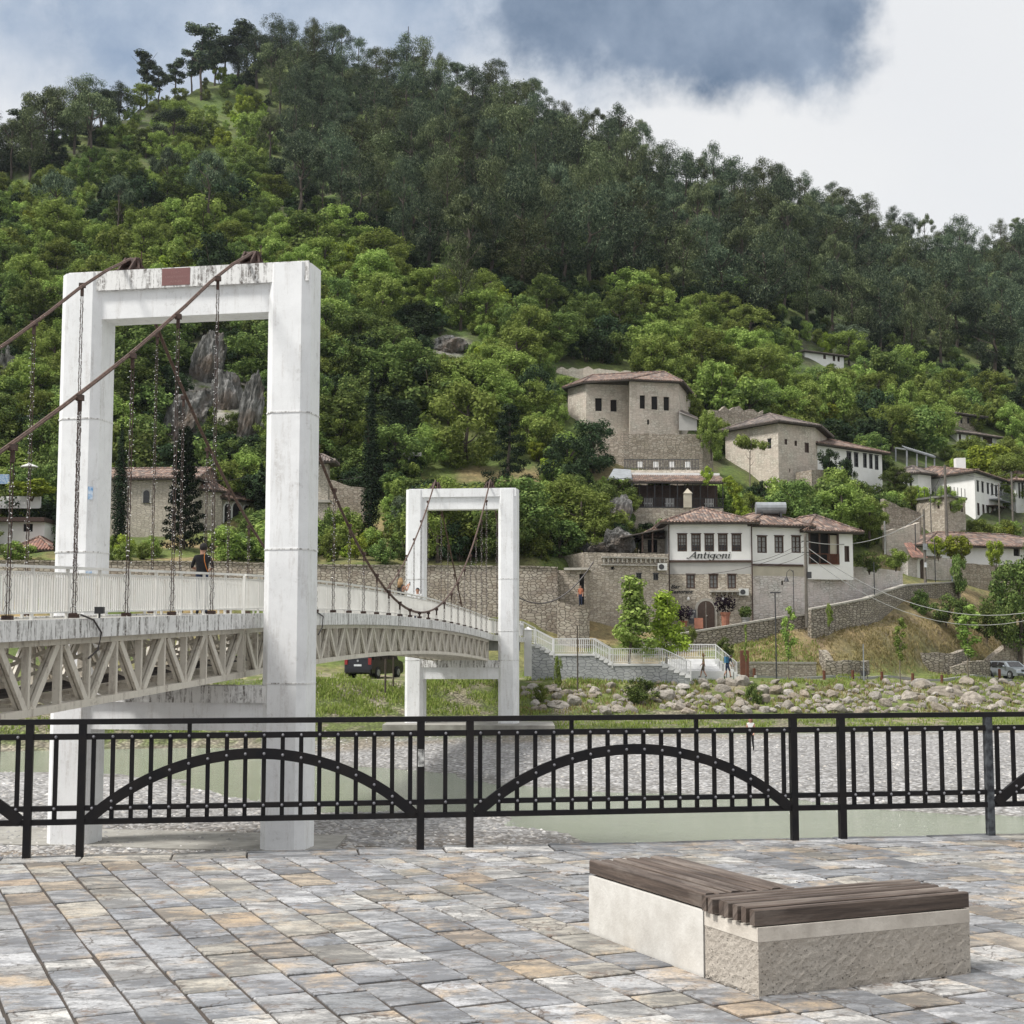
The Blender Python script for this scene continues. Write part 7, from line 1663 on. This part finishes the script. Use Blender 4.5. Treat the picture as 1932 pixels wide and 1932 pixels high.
def rail_line(par, pts, h=1.02, sp=.125, name='railing'):
    b_ = MB(); pts = [Vector(p) for p in pts]; up = Vector((0, 0, h))
    for a, c in zip(pts[:-1], pts[1:]):
        b_.beam(a + up, c + up, .06, .06); b_.beam(a + up * .12, c + up * .12, .035, .035); b_.beam(a + up * .6, c + up * .6, .025, .03); K = max(2, int((c - a).length / sp))
        for k in range(K): p = a.lerp(c, k / K); b_.beam(p + up * .12, p + up, .028, .028)
    for a in pts: b_.beam(a + Vector((0, 0, -.25)), a + up * 1.03, .07, .07)
    b_.build(name, 'white_gate', par)
rail_line(t_, [(x, Ys0 - .04, z) for x, z in pw[1:]])
rail_line(t_, [(x, Ys0 + 2.24, z) for x, z in pw[:]])
p0 = P(1003, 1275, 96.6); b_ = MB(); b_.box((P(996, 1230, 96.4).x, 96.6, (Zat(1188, 96.4) + Zat(1276, 96.4)) / 2), (.5, .5, Zat(1188, 96.4) - Zat(1276, 96.4)))
cxp = P(996, 1230, 96.4).x; zz = Zat(1188, 96.4); b_.add([(cxp - .3, 96.3, zz), (cxp + .3, 96.3, zz), (cxp + .3, 96.9, zz), (cxp - .3, 96.9, zz), (cxp, 96.6, zz + .2)], [(0, 1, 4), (1, 2, 4), (2, 3, 4), (3, 0, 4)])
b_.build('end_pillar', 'white_gate', t_)
# lower flight with the broad white landing
t_ = thing('lower_steps', P(1300, 1275, 101), 'broad white lower steps and landing where two people walk', 'stairs')
zl = Zat(1243, 104); xa, xb = P(1262, 1243, 103).x, P(1352, 1243, 103).x
b_ = MB(); b_.box(((xa + xb) / 2, 103.2, zl - 1.0), (xb - xa, 3.2, 2.0)); 
x_end = P(1398, 1275, 103).x
K = 7
for k in range(K): b_.box((xb + (x_end - xb) * (k + .5) / K, 103.2, zl - (zl + .35) * (k + .8) / K - 1), ((x_end - xb) / K + .05, 3.2, 2))
for k in range(5): b_.box(((P(1248, 1270, 101).x + P(1350, 1270, 101).x) / 2 + .1 * k, 101.4 - k * .34, zl - .16 * (k + 1) - .9), (P(1350, 1270, 101).x - P(1248, 1270, 101).x, .36, 1.8))
b_.build('steps', 'stair_white', t_)
rail_line(t_, [(P(1215, 1243, 104.9).x, 104.9, zl), (xa, 104.9, zl), (xb + .2, 104.9, zl), (x_end, 104.9, -.3)])
# bridge head: dark girder end, fence at the landing
rail_line(br, [B(1.5, 95, 2.42), B(1.5, 97, 2.42), (pw[1][0], Ys0 - .1, 2.0)], name='landing_railing')

# ---------------------------------------------------------------- posts, lamps, poles and wires
def pole(x, yt_, yb_, Y, r, mat, label, name='utility_pole', cat='pole', r1=None, group=None):
    b = P(x, yb_, Y); z1 = Zat(yt_, Y); t_ = thing(name, b, label, cat, group); b_ = MB(); b_.tube([(b.x, b.y, b.z - .6), (b.x, b.y, (b.z + z1) / 2), (b.x, b.y, z1)], r, 8, r1=r1 or r * .8); b_.build('shaft', mat, t_); return t_, b, z1
t_, b, z1 = pole(1465, 1119, 1278, 104, .055, 'metal_dark', 'tall slim dark street lamp with a flat head by the promenade', 'street_lamp', 'street lamp'); b_ = MB(); b_.box((b.x, b.y - .1, z1 + .03), (.72, .3, .07)); b_.build('lamp_head', 'metal_dark', t_)
t_, b, z1 = pole(1498, 1076, 1158, 116, .035, 'metal_dark', 'gooseneck lamp post before the whitewashed base', 'street_lamp', 'street lamp'); b_ = MB()
b_.tube([(b.x, b.y, z1 - .2), (b.x - .1, b.y, z1 + .0), (b.x - .3, b.y, z1 + .05), (b.x - .5, b.y, z1 - .15), (b.x - .55, b.y, z1 - .6)], .03, 5); b_.tube([(b.x - .55, b.y, z1 - .55), (b.x - .55, b.y, z1 - .9)], .08, 8, r1=.22); b_.build('lamp_head', 'metal_dark', t_)
wp = []
t_, b, z1 = pole(1522, 1007, 1170, 116.5, .13, 'pole_wood', 'grey wooden utility pole between white house and porch', r1=.10); wp.append(Vector((b.x, b.y, z1))); b_ = MB(); b_.box((b.x + .25, b.y - .1, Zat(1085, 116.5)), (.32, .3, .5)); b_.build('junction_box', 'metal_dark', t_)
for k in range(2):
    b_ = MB(); b_.beam((b.x - .3, b.y, z1 - .6 - k * .9), (b.x + .3, b.y, z1 - .6 - k * .9), .06, .06); b_.build('cross_arm', 'metal_dark', t_)
t_, b, z1 = pole(1746, 961, 1098, 136, .15, 'pole_wood', 'thick wooden pole with meter before the arched gateway', r1=.11); wp.append(Vector((b.x, b.y, z1))); b_ = MB(); b_.box((b.x + .0, b.y - .2, Zat(1032, 136)), (.35, .25, .6)); b_.build('meter_box', 'metal_grey', t_)
b_ = MB(); b_.box((b.x, b.y - .17, Zat(1066, 136)), (.22, .04, .45)); b_.build('notice', 'plate_white', t_)
t_, b, z1 = pole(1786, 877, 1002, 150, .17, 'pole_wood', 'tall wooden pole in front of the large white house', r1=.12); wp.append(Vector((b.x, b.y, z1)))
t_, b, z1 = pole(1886, 912, 985, 160, .08, 'pole_wood', 'pole with insulator arms before the large white house balcony'); wp.append(Vector((b.x, b.y, z1)))
for k in range(2): b_ = MB(); b_.beam((b.x - .9, b.y, z1 - .3 - k), (b.x + .9, b.y, z1 - .1 - k), .07, .07); b_.build('cross_arm', 'metal_dark', t_)
t_, b, z1 = pole(1911, 890, 975, 166, .13, 'pole_wood', 'wooden pole at the corner of the large white house near the right edge'); wp.append(Vector((b.x, b.y, z1)))
pole(1670, 983, 1034, 140, .10, 'pole_conc', 'short pale concrete pole on the grassy path'); pole(1728, 988, 1046, 141, .06, 'metal_dark', 'thin dark lamp post left of the gateway', 'street_lamp', 'street lamp')
pole(1650, 1060, 1122, 122.5, .05, 'metal_dark', 'thin dark post before the terrace wall'); pole(1765, 1018, 1100, 137, .05, 'metal_dark', 'thin dark post right of the arched gateway door'); pole(1757, 935, 1000, 152, .05, 'metal_dark', 'thin dark post on the old stone building')
pole(772, 850, 930, 141, .16, 'pole_conc', 'pale crossed pole among the trees between the portals', 'crossed_pole'); p = P(772, 856, 141); 
o_ = bpy.data.objects['crossed_pole']; b_ = MB(); b_.beam((p.x - 1.1, p.y, Zat(857, 141)), (p.x + 1.2, p.y, Zat(857, 141)), .28, .36); b_.build('cross_arm', 'pole_conc', o_)
pole(510, 408, 448, gY(510, 448), .16, 'pole_conc', 'small pale statue like post among bushes above the near portal', 'pale_post'); pole(770, 50, 140, gY(770, 170) + 6, .12, 'metal_dark', 'thin antenna mast on the forest skyline', 'antenna_mast', 'antenna')
pole(1630, 1215, 1277, 106, .05, 'metal_grey', 'thin grey pipe post on the grass near the litter bin', 'pipe_post'); pole(1090, 1180, 1285, 94, .045, 'bark', 'bare stake tree before the grey stair wall', 'bare_sapling', 'tree')
pole(727, 1243, 1287, 84, .06, 'bark', 'left bare tree stake on the grass beside the black van', 'tree_stake', 'stake'); pole(742, 1240, 1276, 88, .05, 'bark', 'right bare tree stake on the grass beside the black van', 'tree_stake', 'stake')
def wire(a, c, sag, label, r=.018, mat='dark_wire'):
    K = 14; b_ = MB(); b_.tube([a.lerp(c, k / K) + Vector((0, 0, -sag * 4 * (k / K) * (1 - k / K))) for k in range(K + 1)], r, 4); b_.build('cable_wire', mat, None, org=a, label=label, cat='wire')
wire(wp[0] + Vector((0, 0, -.6)), wp[1] + Vector((0, 0, -.5)), 1.2, 'pale sagging wire from the porch pole to the gateway pole', .03, 'pole_conc')
wire(P(1240, 1081, 117), wp[0] + Vector((0, 0, -1)), .9, 'dark wire sagging across the restaurant front')
wire(P(1418, 1060, 118), wp[0] + Vector((0, 0, -.5)), .3, 'thin wire rising over the white house windows'); wire(P(1430, 1068, 118), wp[0] + Vector((0, 0, -1.6)), .3, 'lower thin wire over the white house windows')
wire(wp[0] + Vector((0, 0, -1)), P(1960, 1152, 112), 2.2, 'upper long pale wire running down right over the dry slope', .03, 'pole_conc'); wire(wp[0] + Vector((0, 0, -1.6)), P(1960, 1165, 112), 2.5, 'lower long pale wire running down right over the dry slope', .025, 'pole_conc')
wire(wp[1], wp[2], .8, 'wire between the gateway pole and the tall pole'); wire(wp[2], wp[4], 1.0, 'wire from the tall pole to the house corner pole'); wire(wp[2] + Vector((0, 0, -.4)), P(1725, 975, 153), .3, 'short wire fanning down from the tall pole')
wire(P(395, 905, 128), P(480, 893, 136), .3, 'thin wire above the church porch'); wire(P(640, 905, 132), P(770, 862, 140.6), .5, 'thin wire leading to the crossed pole')
wire(P(975, 1125, 111.5), P(1120, 1060, 112), 1.6, 'black cable hanging across the long stone wall', .05)
# rust coloured slab, bollards, bin
def slab(x0, x1, y0, y1, Y, mat, name, label, cat, d=.25):
    a, c = P(x0, y1, Y), P(x1, y1, Y); z1 = Zat(y0, Y); b_ = MB(); b_.box(((a.x + c.x) / 2, Y, (a.z + z1) / 2 - .1), (c.x - a.x, d, z1 - a.z + .2)); return b_.build(name, mat, None, org=((a.x + c.x) / 2, Y, a.z), label=label, cat=cat)
slab(1397, 1413, 1227, 1276, 104, 'corten', 'information_slab', 'tall rust coloured steel slab at the foot of the stairs', 'slab')
bx = [(1423, 'first rusty bollard just right of the tall rust coloured slab'), (1555, 'rusty bollard before the right end of the low wall'), (1609, 'rusty bollard left of the litter bin'), (1664, 'rusty bollard right of the litter bin'), (1722, 'rusty bollard right of the slender leafy sapling'), (1777, 'rusty bollard left of the broadest sapling'), (1886, 'rusty bollard in front of the silver car')]
src = None
for i, (x, lb) in enumerate(bx):
    Y = 106.5 + max(0, x - 1555) * .026; p = P(x, 1278, Y); p.z = min(p.z, h1(p.x, p.y)) if x < 1880 else p.z
    if src is None:
        b_ = MB(); b_.tube([(0, 0, -.3), (0, 0, .62)], .11, 10); b_.tube([(0, 0, .62), (0, 0, .66)], .12, 10, r1=.10); src = b_.build('bollard', 'corten'); o = src
    else: o = src.copy(); COL.objects.link(o)
    o.location = p; tag(o, lb, 'bollard', 'rusty bollards along the promenade')
p = P(1630, 1278, 107.5); t_ = thing('litter_bin', p, 'dark litter bin with a hooped frame beside the promenade', 'litter bin'); b_ = MB(); b_.tube([(p.x, p.y, p.z + .08), (p.x, p.y, p.z + .46)], .2, 12, r1=.22); b_.build('bin', 'metal_dark', t_)
b_ = MB(); b_.tube([(p.x - .26, p.y, p.z - .1), (p.x - .27, p.y, p.z + .42), (p.x - .2, p.y, p.z + .62), (p.x, p.y, p.z + .7), (p.x + .2, p.y, p.z + .62), (p.x + .27, p.y, p.z + .42), (p.x + .26, p.y, p.z - .1)], .025, 6); b_.build('hoop', 'metal_dark', t_)
b_ = MB(); a, c = P(1425, 1279, 105), P(1960, 1279, 119)
for k in range(16): u = k / 16; q0, q1 = a.lerp(c, u), a.lerp(c, (k + 1) / 16); q0.z = h1(q0.x, q0.y) + .08; q1.z = h1(q1.x, q1.y) + .08; b_.beam(q0, q1, .3, .2)
b_.build('kerb', 'pole_conc', kind='structure')
# parasol and board at the left edge
p = P(55, 900, 128); t_ = thing('parasol', p, 'white open parasol at the left picture edge', 'parasol'); b_ = MB(); b_.tube([(p.x, p.y, p.z), (p.x, p.y, Zat(874, 128))], .04, 6); b_.build('pole', 'metal_dark', t_)
b_ = MB(); zt_ = Zat(873.5, 128); c_ = [(p.x + .78 * math.cos(k * math.pi / 4), p.y + .78 * math.sin(k * math.pi / 4), zt_ - .32) for k in range(8)] + [(p.x, p.y, zt_)]; b_.add(c_, [(k, (k + 1) % 8, 8) for k in range(8)]); b_.add([(q[0], q[1], q[2] - .07) for q in c_[:8]] + c_[:8], [(k, (k + 1) % 8, 8 + (k + 1) % 8, 8 + k) for k in range(8)]); b_.build('canopy', 'canvas_white', t_)
slab(-6, 17, 895, 909, 127, 'sign_blue', 'blue_board', 'small blue and white board at the left picture edge', 'sign')

# ---------------------------------------------------------------- vehicles
def vehicle(loc, rz, Ln, W, prof, paint, label, cat, belt, roofin, wheels, wr, wins, name):
    """prof: side outline (x forward, z); +x is the front. wins: side window outlines"""
    t_ = thing(name, loc, label, cat); t_.rotation_euler = (0, 0, rz); l0 = Vector(loc); ORG[t_.name] = Vector((0, 0, 0))
    n = len(prof); b_ = MB(); rows = [(-W / 2, 0), (-W / 2 + .0, 1), (W / 2, 1), (W / 2, 0)]
    def yo(z, s): return s * (W / 2 - (max(0, z - belt) * roofin) - (.05 if z < .35 else 0))
    secs = []
    for s, ins in ((-1, 0), (-.9, 1), (0, 1), (.9, 1), (1, 0)):
        sc = []
        for x, z in prof:
            k = 1 if ins else .985; zz = z - (0 if ins else .03 * (z > 1)); sc.append((x * k, yo(z, s), zz))
        secs.append(sc)
    vs = [p for sc in secs for p in sc]; fs = [(i * n + k, i * n + (k + 1) % n, (i + 1) * n + (k + 1) % n, (i + 1) * n + k) for i in range(4) for k in range(n)]
    fs += [tuple(range(n))[::-1], tuple(range(4 * n, 5 * n))]; b_.add(vs, fs); b_.build('body', paint, t_)
    for s in (-1, 1):
        for wn in wins:
            b_ = MB(); b_.add([(x, yo(z, s) + s * .012, z) for x, z in wn], [tuple(range(len(wn)))]); b_.build('side_window', 'pane_dark', t_)
        for wx in wheels:
            b_ = MB(); b_.tube([(wx, s * (W / 2 - .22), wr), (wx, s * (W / 2 + .012), wr)], wr + .05, 20); b_.build('wheel_arch', 'rubber', t_)
            b_ = MB(); b_.tube([(wx, s * (W / 2 - .2), wr), (wx, s * (W / 2 + .03), wr)], wr, 20); ty = b_.build('wheel', 'rubber', t_)
            b_ = MB(); b_.tube([(wx, s * (W / 2 + .025), wr), (wx, s * (W / 2 + .045), wr)], wr * .64, 14)
            for k in range(5): b_.beam((wx, s * (W / 2 + .05), wr), (wx + wr * .6 * math.cos(k * 1.257), s * (W / 2 + .05), wr + wr * .6 * math.sin(k * 1.257)), .05, .02)
            b_.build('rim', 'rim', ty)
    return t_, yo
# black van, seen from behind to the left
p = P(676, 1281, 92); p.z = h1(p.x + .5, p.y + 1.5) + .02
t_, yo = vehicle(p + Vector((.8, 2.3, 0)), R(70), 4.9, 1.9, [(-2.4, .35), (-2.45, .55), (-2.42, 1.0), (-2.3, 1.85), (-2.15, 1.93), (.9, 1.95), (1.35, 1.6), (1.65, 1.15), (2.3, .98), (2.45, .7), (2.42, .35), (2.3, .25), (-2.3, .25)], 'paint_blackcar', 'black van parked under the bridge with its red tail light showing', 'van', 1.0, .12, (-1.5, 1.55), .33,
    [[(-2.15, 1.15), (-1.1, 1.15), (-1.1, 1.75), (-2.1, 1.75)], [(-1.0, 1.15), (.1, 1.15), (.1, 1.75), (-1.0, 1.75)], [(.2, 1.15), (1.35, 1.15), (.95, 1.72), (.2, 1.75)]], 'black_van')
for s in (-1, 1):
    b_ = MB(); b_.box((-2.42, s * .82, 1.05), (.1, .2, .42)); b_.build('tail_light', 'light_red', t_)
b_ = MB(); b_.add([(-2.43, -.7, 1.2), (-2.43, .7, 1.2), (-2.34, .64, 1.75), (-2.34, -.64, 1.75)], [(3, 2, 1, 0)]); b_.build('rear_window', 'pane_dark', t_)
b_ = MB(); b_.box((-2.46, 0, .8), (.03, .52, .12)); b_.build('number_plate', 'plate_white', t_)
b_ = MB(); b_.tube([(-2.44, 0, 1.08), (-2.47, 0, 1.08)], .07, 12); b_.build('badge', 'rim', t_)
b_ = MB(); b_.box((-2.44, 0, .45), (.14, 1.8, .2)); b_.build('bumper', 'paint_blackcar', t_)
# silver estate car, three quarter front
p = P(1903, 1280, 122.5)
t_, yo = vehicle(p + Vector((0, 0, 0)), R(-73), 4.7, 1.76, [(-2.3, .3), (-2.35, .6), (-2.3, .95), (-2.05, 1.38), (-1.8, 1.44), (.2, 1.46), (.55, 1.40), (1.15, .98), (1.9, .86), (2.28, .72), (2.35, .5), (2.3, .25), (-2.2, .22)], 'paint_silver', 'silver estate car parked at the right edge facing the river', 'car', .93, .35, (-1.35, 1.4), .32,
    [[(-2.0, 1.0), (-1.25, 1.0), (-1.25, 1.34), (-1.85, 1.33)], [(-1.17, 1.0), (-.35, 1.0), (-.35, 1.37), (-1.17, 1.36)], [(-.27, 1.0), (.85, .99), (.42, 1.33), (-.27, 1.37)]], 'silver_car')
b_ = MB(); b_.add([(1.16, -.66, 1.0), (1.16, .66, 1.0), (.62, .56, 1.38), (.62, -.56, 1.38)], [(0, 1, 2, 3)]); b_.build('windscreen', 'pane_dark', t_)
for s in (-1, 1):
    b_ = MB(); b_.add([(2.27, s * .52, .58), (2.12, s * .84, .60), (2.10, s * .84, .78), (2.25, s * .5, .76)], [(0, 1, 2, 3)] if s > 0 else [(3, 2, 1, 0)]); b_.box((2.22, s * .66, .67), (.14, .34, .16)); b_.build('headlight', 'light_clear', t_)
    b_ = MB(); b_.sphere((.75, s * .98, 1.02), .11, 0, 8, 5, (.7, 1, .8)); b_.build('mirror', 'paint_silver', t_)
b_ = MB(); b_.box((2.31, 0, .68), (.05, .82, .17)); b_.build('grille', 'metal_dark', t_)
b_ = MB(); b_.tube([(2.335, 0, .70), (2.35, 0, .70)], .07, 12); b_.build('badge', 'rim', t_)
b_ = MB(); b_.box((2.36, 0, .46), (.02, .5, .11)); b_.build('number_plate', 'plate_white', t_)
b_ = MB(); b_.box((2.33, 0, .33), (.06, 1.5, .12)); b_.build('lower_grille', 'metal_dark', t_)
for s in (-1, 1): b_ = MB(); b_.beam((-1.8, s * .55, 1.5), (.2, s * .55, 1.51), .04, .04); b_.build('roof_bar', 'metal_dark', t_)

# ---------------------------------------------------------------- people
def person(loc, rz, label, pose, cloth, hair='hair_dark', hairlen=0, h=1.75, extra=None, group=None):
    """pose: dict of joint overrides in metres (x right, y forward, z up) for a figure 1.75 m tall"""
    J = dict(pel=(0, 0, .95), waist=(0, 0, 1.10), chest=(0, .01, 1.32), neck=(0, .0, 1.47), chin=(0, .02, 1.55), head=(0, .02, 1.63), top=(0, .01, 1.70),
             shR=(.17, 0, 1.41), elR=(.23, -.02, 1.14), wrR=(.24, .06, .90), shL=(-.17, 0, 1.41), elL=(-.23, -.02, 1.14), wrL=(-.24, .06, .90),
             hipR=(.09, 0, .90), knR=(.10, .02, .50), anR=(.10, -.02, .08), toR=(.12, .14, .04), hipL=(-.09, 0, .90), knL=(-.10, .02, .50), anL=(-.10, -.02, .08), toL=(-.12, .14, .04))
    J.update(pose); RAD = dict(pel=.135, waist=.12, chest=.145, neck=.055, chin=.068, head=.092, top=.06, sh=.062, el=.043, wr=.028, hip=.092, kn=.060, an=.040, to=.035)
    E = [('pel', 'waist', 'T'), ('waist', 'chest', 'T'), ('chest', 'neck', 'T'), ('neck', 'chin', 'S'), ('chin', 'head', 'S'), ('head', 'top', 'S')]
    for s in 'RL': E += [('chest', 'sh' + s, 'T'), ('sh' + s, 'el' + s, 'U'), ('el' + s, 'wr' + s, 'S'), ('pel', 'hip' + s, 'B'), ('hip' + s, 'kn' + s, 'B'), ('kn' + s, 'an' + s, 'C'), ('an' + s, 'to' + s, 'F')]
    names = list(J); idx = {n: i for i, n in enumerate(names)}; V_ = [Vector(J[n]) for n in names]; rad = [RAD.get(n, RAD.get(n[:2], RAD.get(n[:-1], .05))) for n in names]; edges = [(idx[a], idx[b]) for a, b, _ in E]; segs_ = [(Vector(J[a]), Vector(J[b]), c) for a, b, c in E]
    for s in 'RL':
        w_, e_ = Vector(J['wr' + s]), Vector(J['el' + s]); d = (w_ - e_).normalized(); sd_ = d.cross(Vector((0, 1, 0.2))).normalized(); V_.append(w_ + d * .06); rad.append(.032); palm = len(V_) - 1; edges.append((idx['wr' + s], palm)); segs_.append((w_, w_ + d * .18, 'S'))
        nrm = d.cross(sd_)
        for f_ in range(4): q = V_[palm] + d * (.075 - .006 * abs(f_ - 1.3)) + sd_ * (.012 + .018) * (f_ - 1.5) + nrm * .02; V_.append(q); rad.append(.008); edges.append((palm, len(V_) - 1))
        q = V_[palm] + sd_ * .06 + d * .01; V_.append(q); rad.append(.010); edges.append((palm, len(V_) - 1))
    me = bpy.data.meshes.new('tmp'); me.from_pydata([tuple(v) for v in V_], edges, []); o = bpy.data.objects.new('tmp', me); COL.objects.link(o)
    md = o.modifiers.new('s', 'SKIN'); me.skin_vertices[0].data[0].use_root = True
    for i, r_ in enumerate(rad): me.skin_vertices[0].data[i].radius = (r_ * (1.25 if i < 3 else 1), r_ * (.8 if i < 3 else 1)) if i in (idx['pel'], idx['waist'], idx['chest']) else (r_, r_); me.skin_vertices[0].data[i].use_root = i == 0
    md2 = o.modifiers.new('u', 'SUBSURF'); md2.levels = 2
    bpy.context.view_layer.update(); dg = bpy.context.evaluated_depsgraph_get(); m2 = bpy.data.meshes.new_from_object(o.evaluated_get(dg)); bpy.data.objects.remove(o)
    m2.materials.clear(); keys = ['S', 'T', 'U', 'B', 'C', 'F']
    for k in keys: m2.materials.append(MAT[cloth.get(k, 'skin') if k != 'S' else 'skin'])
    for p_ in m2.polygons:
        c = p_.center; best = min(segs_, key=lambda sg: (lambda a, b: (c - (a + (b - a) * max(0, min(1, (c - a).dot(b - a) / max(1e-6, (b - a).length_squared))))).length)(sg[0], sg[1])); p_.material_index = keys.index(best[2]); p_.use_smooth = True
    t_ = bpy.data.objects.new('person', m2); COL.objects.link(t_); ORG[t_.name] = Vector((0, 0, 0)); k = h / 1.75; t_.location = loc; t_.scale = (k, k, k); t_.rotation_euler = (0, 0, rz); tag(t_, label, 'person', group)
    hd = Vector(J['head']); b_ = MB(); b_.sphere((hd.x, hd.y - .018, hd.z + .02), .105, 0, 12, 8, (.92, 1.02, 1.05), half=False); keep = [i for i, f in enumerate(b_.f) if sum(b_.v[j][1] - hd.y for j in f) / len(f) < .05 or sum(b_.v[j][2] - hd.z for j in f) / len(f) > .06]
    keep = [i for i in keep if sum(b_.v[j][2] - hd.z for j in b_.f[i]) / len(b_.f[i]) > (-.05 if not hairlen else -.3)]; b_.f = [b_.f[i] for i in keep]; b_.m = [0] * len(b_.f)
    if hairlen: 
        for kk in range(9): a = math.pi * (1.0 + kk / 8); b_.tube([(hd.x + .075 * math.cos(a), hd.y - .01 + .075 * math.sin(a), hd.z + .04), (hd.x + .105 * math.cos(a), hd.y - .02 + .10 * math.sin(a), hd.z - .1), (hd.x + .09 * math.cos(a), hd.y - .04 + .09 * math.sin(a), hd.z - hairlen)], .035, 6)
    b_.build('hair', hair, t_, smooth=True)
    b_ = MB(); b_.sphere((hd.x, hd.y + .092, hd.z - .015), .016, 0, 6, 4, (.8, 1, 1.3)); b_.build('nose', 'skin', t_)
    for s in (-1, 1):
        b_ = MB(); b_.sphere((hd.x + s * .034, hd.y + .083, hd.z + .012), .009, 0, 6, 4); b_.build('eye', 'hair_dark', t_)
        b_ = MB(); b_.sphere((hd.x + s * .092, hd.y - .005, hd.z), .022, 0, 6, 4, (.4, .8, 1.3)); b_.build('ear', 'skin', t_)
    b_ = MB(); b_.box((hd.x, hd.y + .086, hd.z - .045), (.04, .008, .008)); b_.build('mouth', 'light_red', t_)
    return t_
def bpos(x, Y, o):  # stand on the bridge deck at cross offset o
    return B(o, Y, zdeck(Y) - .03)
# man in black near the near portal, back to camera
pm = P(382, 1060, 35.7)
mp = Vector((pm.x, 35.7, zdeck(35.7) - .03))
arms = dict(elR=(.26, .02, 1.16), wrR=(.15, .24, 1.10), elL=(-.26, .02, 1.16), wrL=(-.12, .25, 1.12))
t_ = person(mp, R(8), 'dark haired man in a black T-shirt with an orange strap, seen from behind', dict(head=(.02, .02, 1.64), top=(.02, .01, 1.72), **arms), dict(T='cloth_black', U='cloth_black', B='cloth_navy', C='cloth_navy', F='rubber'), h=1.74)
b_ = MB(); b_.tube([(.055, -.06, 1.50), (.05, -.125, 1.40), (.06, -.145, 1.30), (.10, -.14, 1.16), (.14, -.10, 1.05)], .010, 5); b_.build('strap', 'strap_orange', t_)
# woman taking a photo and the man beyond her
pw_ = P(757, 1108, 47.5); t_ = person(Vector((P(756, 1100, 57.7).x, 57.7, zdeck(57.7) - .03)), R(-50), 'woman with long light brown hair holding up a phone on the bridge', dict(elR=(.22, .16, 1.22), wrR=(.10, .34, 1.42), elL=(-.22, .14, 1.22), wrL=(-.04, .34, 1.42)), dict(T='cloth_black', U='skin', B='cloth_navy', C='cloth_navy', F='cloth_white'), 'hair_blond', .28, 1.68)
b_ = MB(); b_.box((.03, .44, 1.52), (.075, .01, .15)); ph = b_.build('phone', 'metal_dark', None, org=(0, 0, 0), label='dark phone held up by the woman on the bridge', cat='phone'); ph.location = t_.location; ph.rotation_euler = t_.rotation_euler; ph.scale = t_.scale
person(Vector((P(788, 1115, 66).x, 66, zdeck(66) - .03)), R(170), 'person on the bridge of whom only the dark haired head shows', {}, dict(T='cloth_white', U='cloth_white', B='cloth_navy', C='cloth_navy', F='rubber'), h=1.7)
# far bank people
walk = dict(knR=(.10, .14, .50), anR=(.10, .22, .09), toR=(.11, .37, .06), knL=(-.10, -.02, .49), anL=(-.10, -.22, .12), toL=(-.11, -.08, .04), wrR=(.22, -.08, .92), wrL=(-.2, .16, .93))
person(Vector((P(1325, 1276, 100).x, 99.3, Zat(1279, 99.3))), R(80), 'blond person in a khaki top and shorts walking on the white landing', walk, dict(T='cloth_khaki', U='cloth_khaki', B='cloth_brown', C='skin', F='cloth_black'), 'hair_blond', .06, 1.66)
t_ = person(Vector((P(1373, 1279, 100).x, 100.2, Zat(1279, 100.2))), R(-70), 'man in dark clothes with a blue backpack leaning down the steps', dict(waist=(0, .05, 1.10), chest=(0, .16, 1.28), neck=(0, .25, 1.38), chin=(0, .31, 1.43), head=(0, .35, 1.48), top=(0, .38, 1.54), shR=(.17, .19, 1.36), shL=(-.17, .19, 1.36), elR=(.22, .26, 1.1), elL=(-.22, .26, 1.1), wrR=(.2, .38, .9), wrL=(-.2, .38, .9), **{k: v for k, v in walk.items() if k[:2] != 'wr'}), dict(T='cloth_navy', U='cloth_navy', B='cloth_navy', C='skin', F='cloth_black'), h=1.7)
b_ = MB(); b_.box((0, -.06, 1.27), (.30, .2, .44)); o = b_.build('backpack', 'cloth_blue', t_); o.data.materials[0] = MAT['cloth_blue']
person(Vector((P(1098, 1142, 110.8).x, 113.2, Zat(1143, 113))), R(150), 'person in an orange top standing in the dark gateway', {}, dict(T='cloth_orange', U='cloth_orange', B='cloth_navy', C='cloth_navy', F='rubber'), h=1.6).location.y = 112.9
pg = G(1417, 1424, -2.98); person(Vector((pg.x, pg.y, h1(pg.x, pg.y))), R(160), 'blond person in a pale top walking on the river gravel behind the railing', walk, dict(T='cloth_white', U='skin', B='cloth_black', C='cloth_black', F='cloth_black'), 'hair_blond', .1, 1.45)
person(Vector((P(1794, 1104, 139.8).x, 139.3, Zat(1101, 139.3))), R(-120), 'person in blue by the end of the whitewashed gateway wall', dict(waist=(0, .05, 1.05), chest=(0, .16, 1.2), neck=(0, .22, 1.32), chin=(0, .25, 1.38), head=(0, .27, 1.45), top=(0, .28, 1.5)), dict(T='cloth_white', U='cloth_white', B='sign_blue', C='sign_blue', F='rubber'), h=1.45)
# ---------------------------------------------------------------- the air between here and the hill
b_ = MB(); b_.box((0, 395, 105), (2300, 820, 245)); MAT['haze'] = bpy.data.materials.new('haze'); hm = MAT['haze']; hm.use_nodes = True; hm.node_tree.nodes.clear()
ho = N('ShaderNodeOutputMaterial', hm.node_tree); hv = N('ShaderNodeVolumePrincipled', hm.node_tree); hv.inputs['Color'].default_value = (.80, .88, 1, 1); hv.inputs['Density'].default_value = .00007; hv.inputs['Anisotropy'].default_value = .2
L(hv.outputs[0], ho.inputs['Volume'], hm.node_tree); hz = b_.build('haze', 'haze', kind='stuff', label='thin pale haze over the river valley', cat='haze')
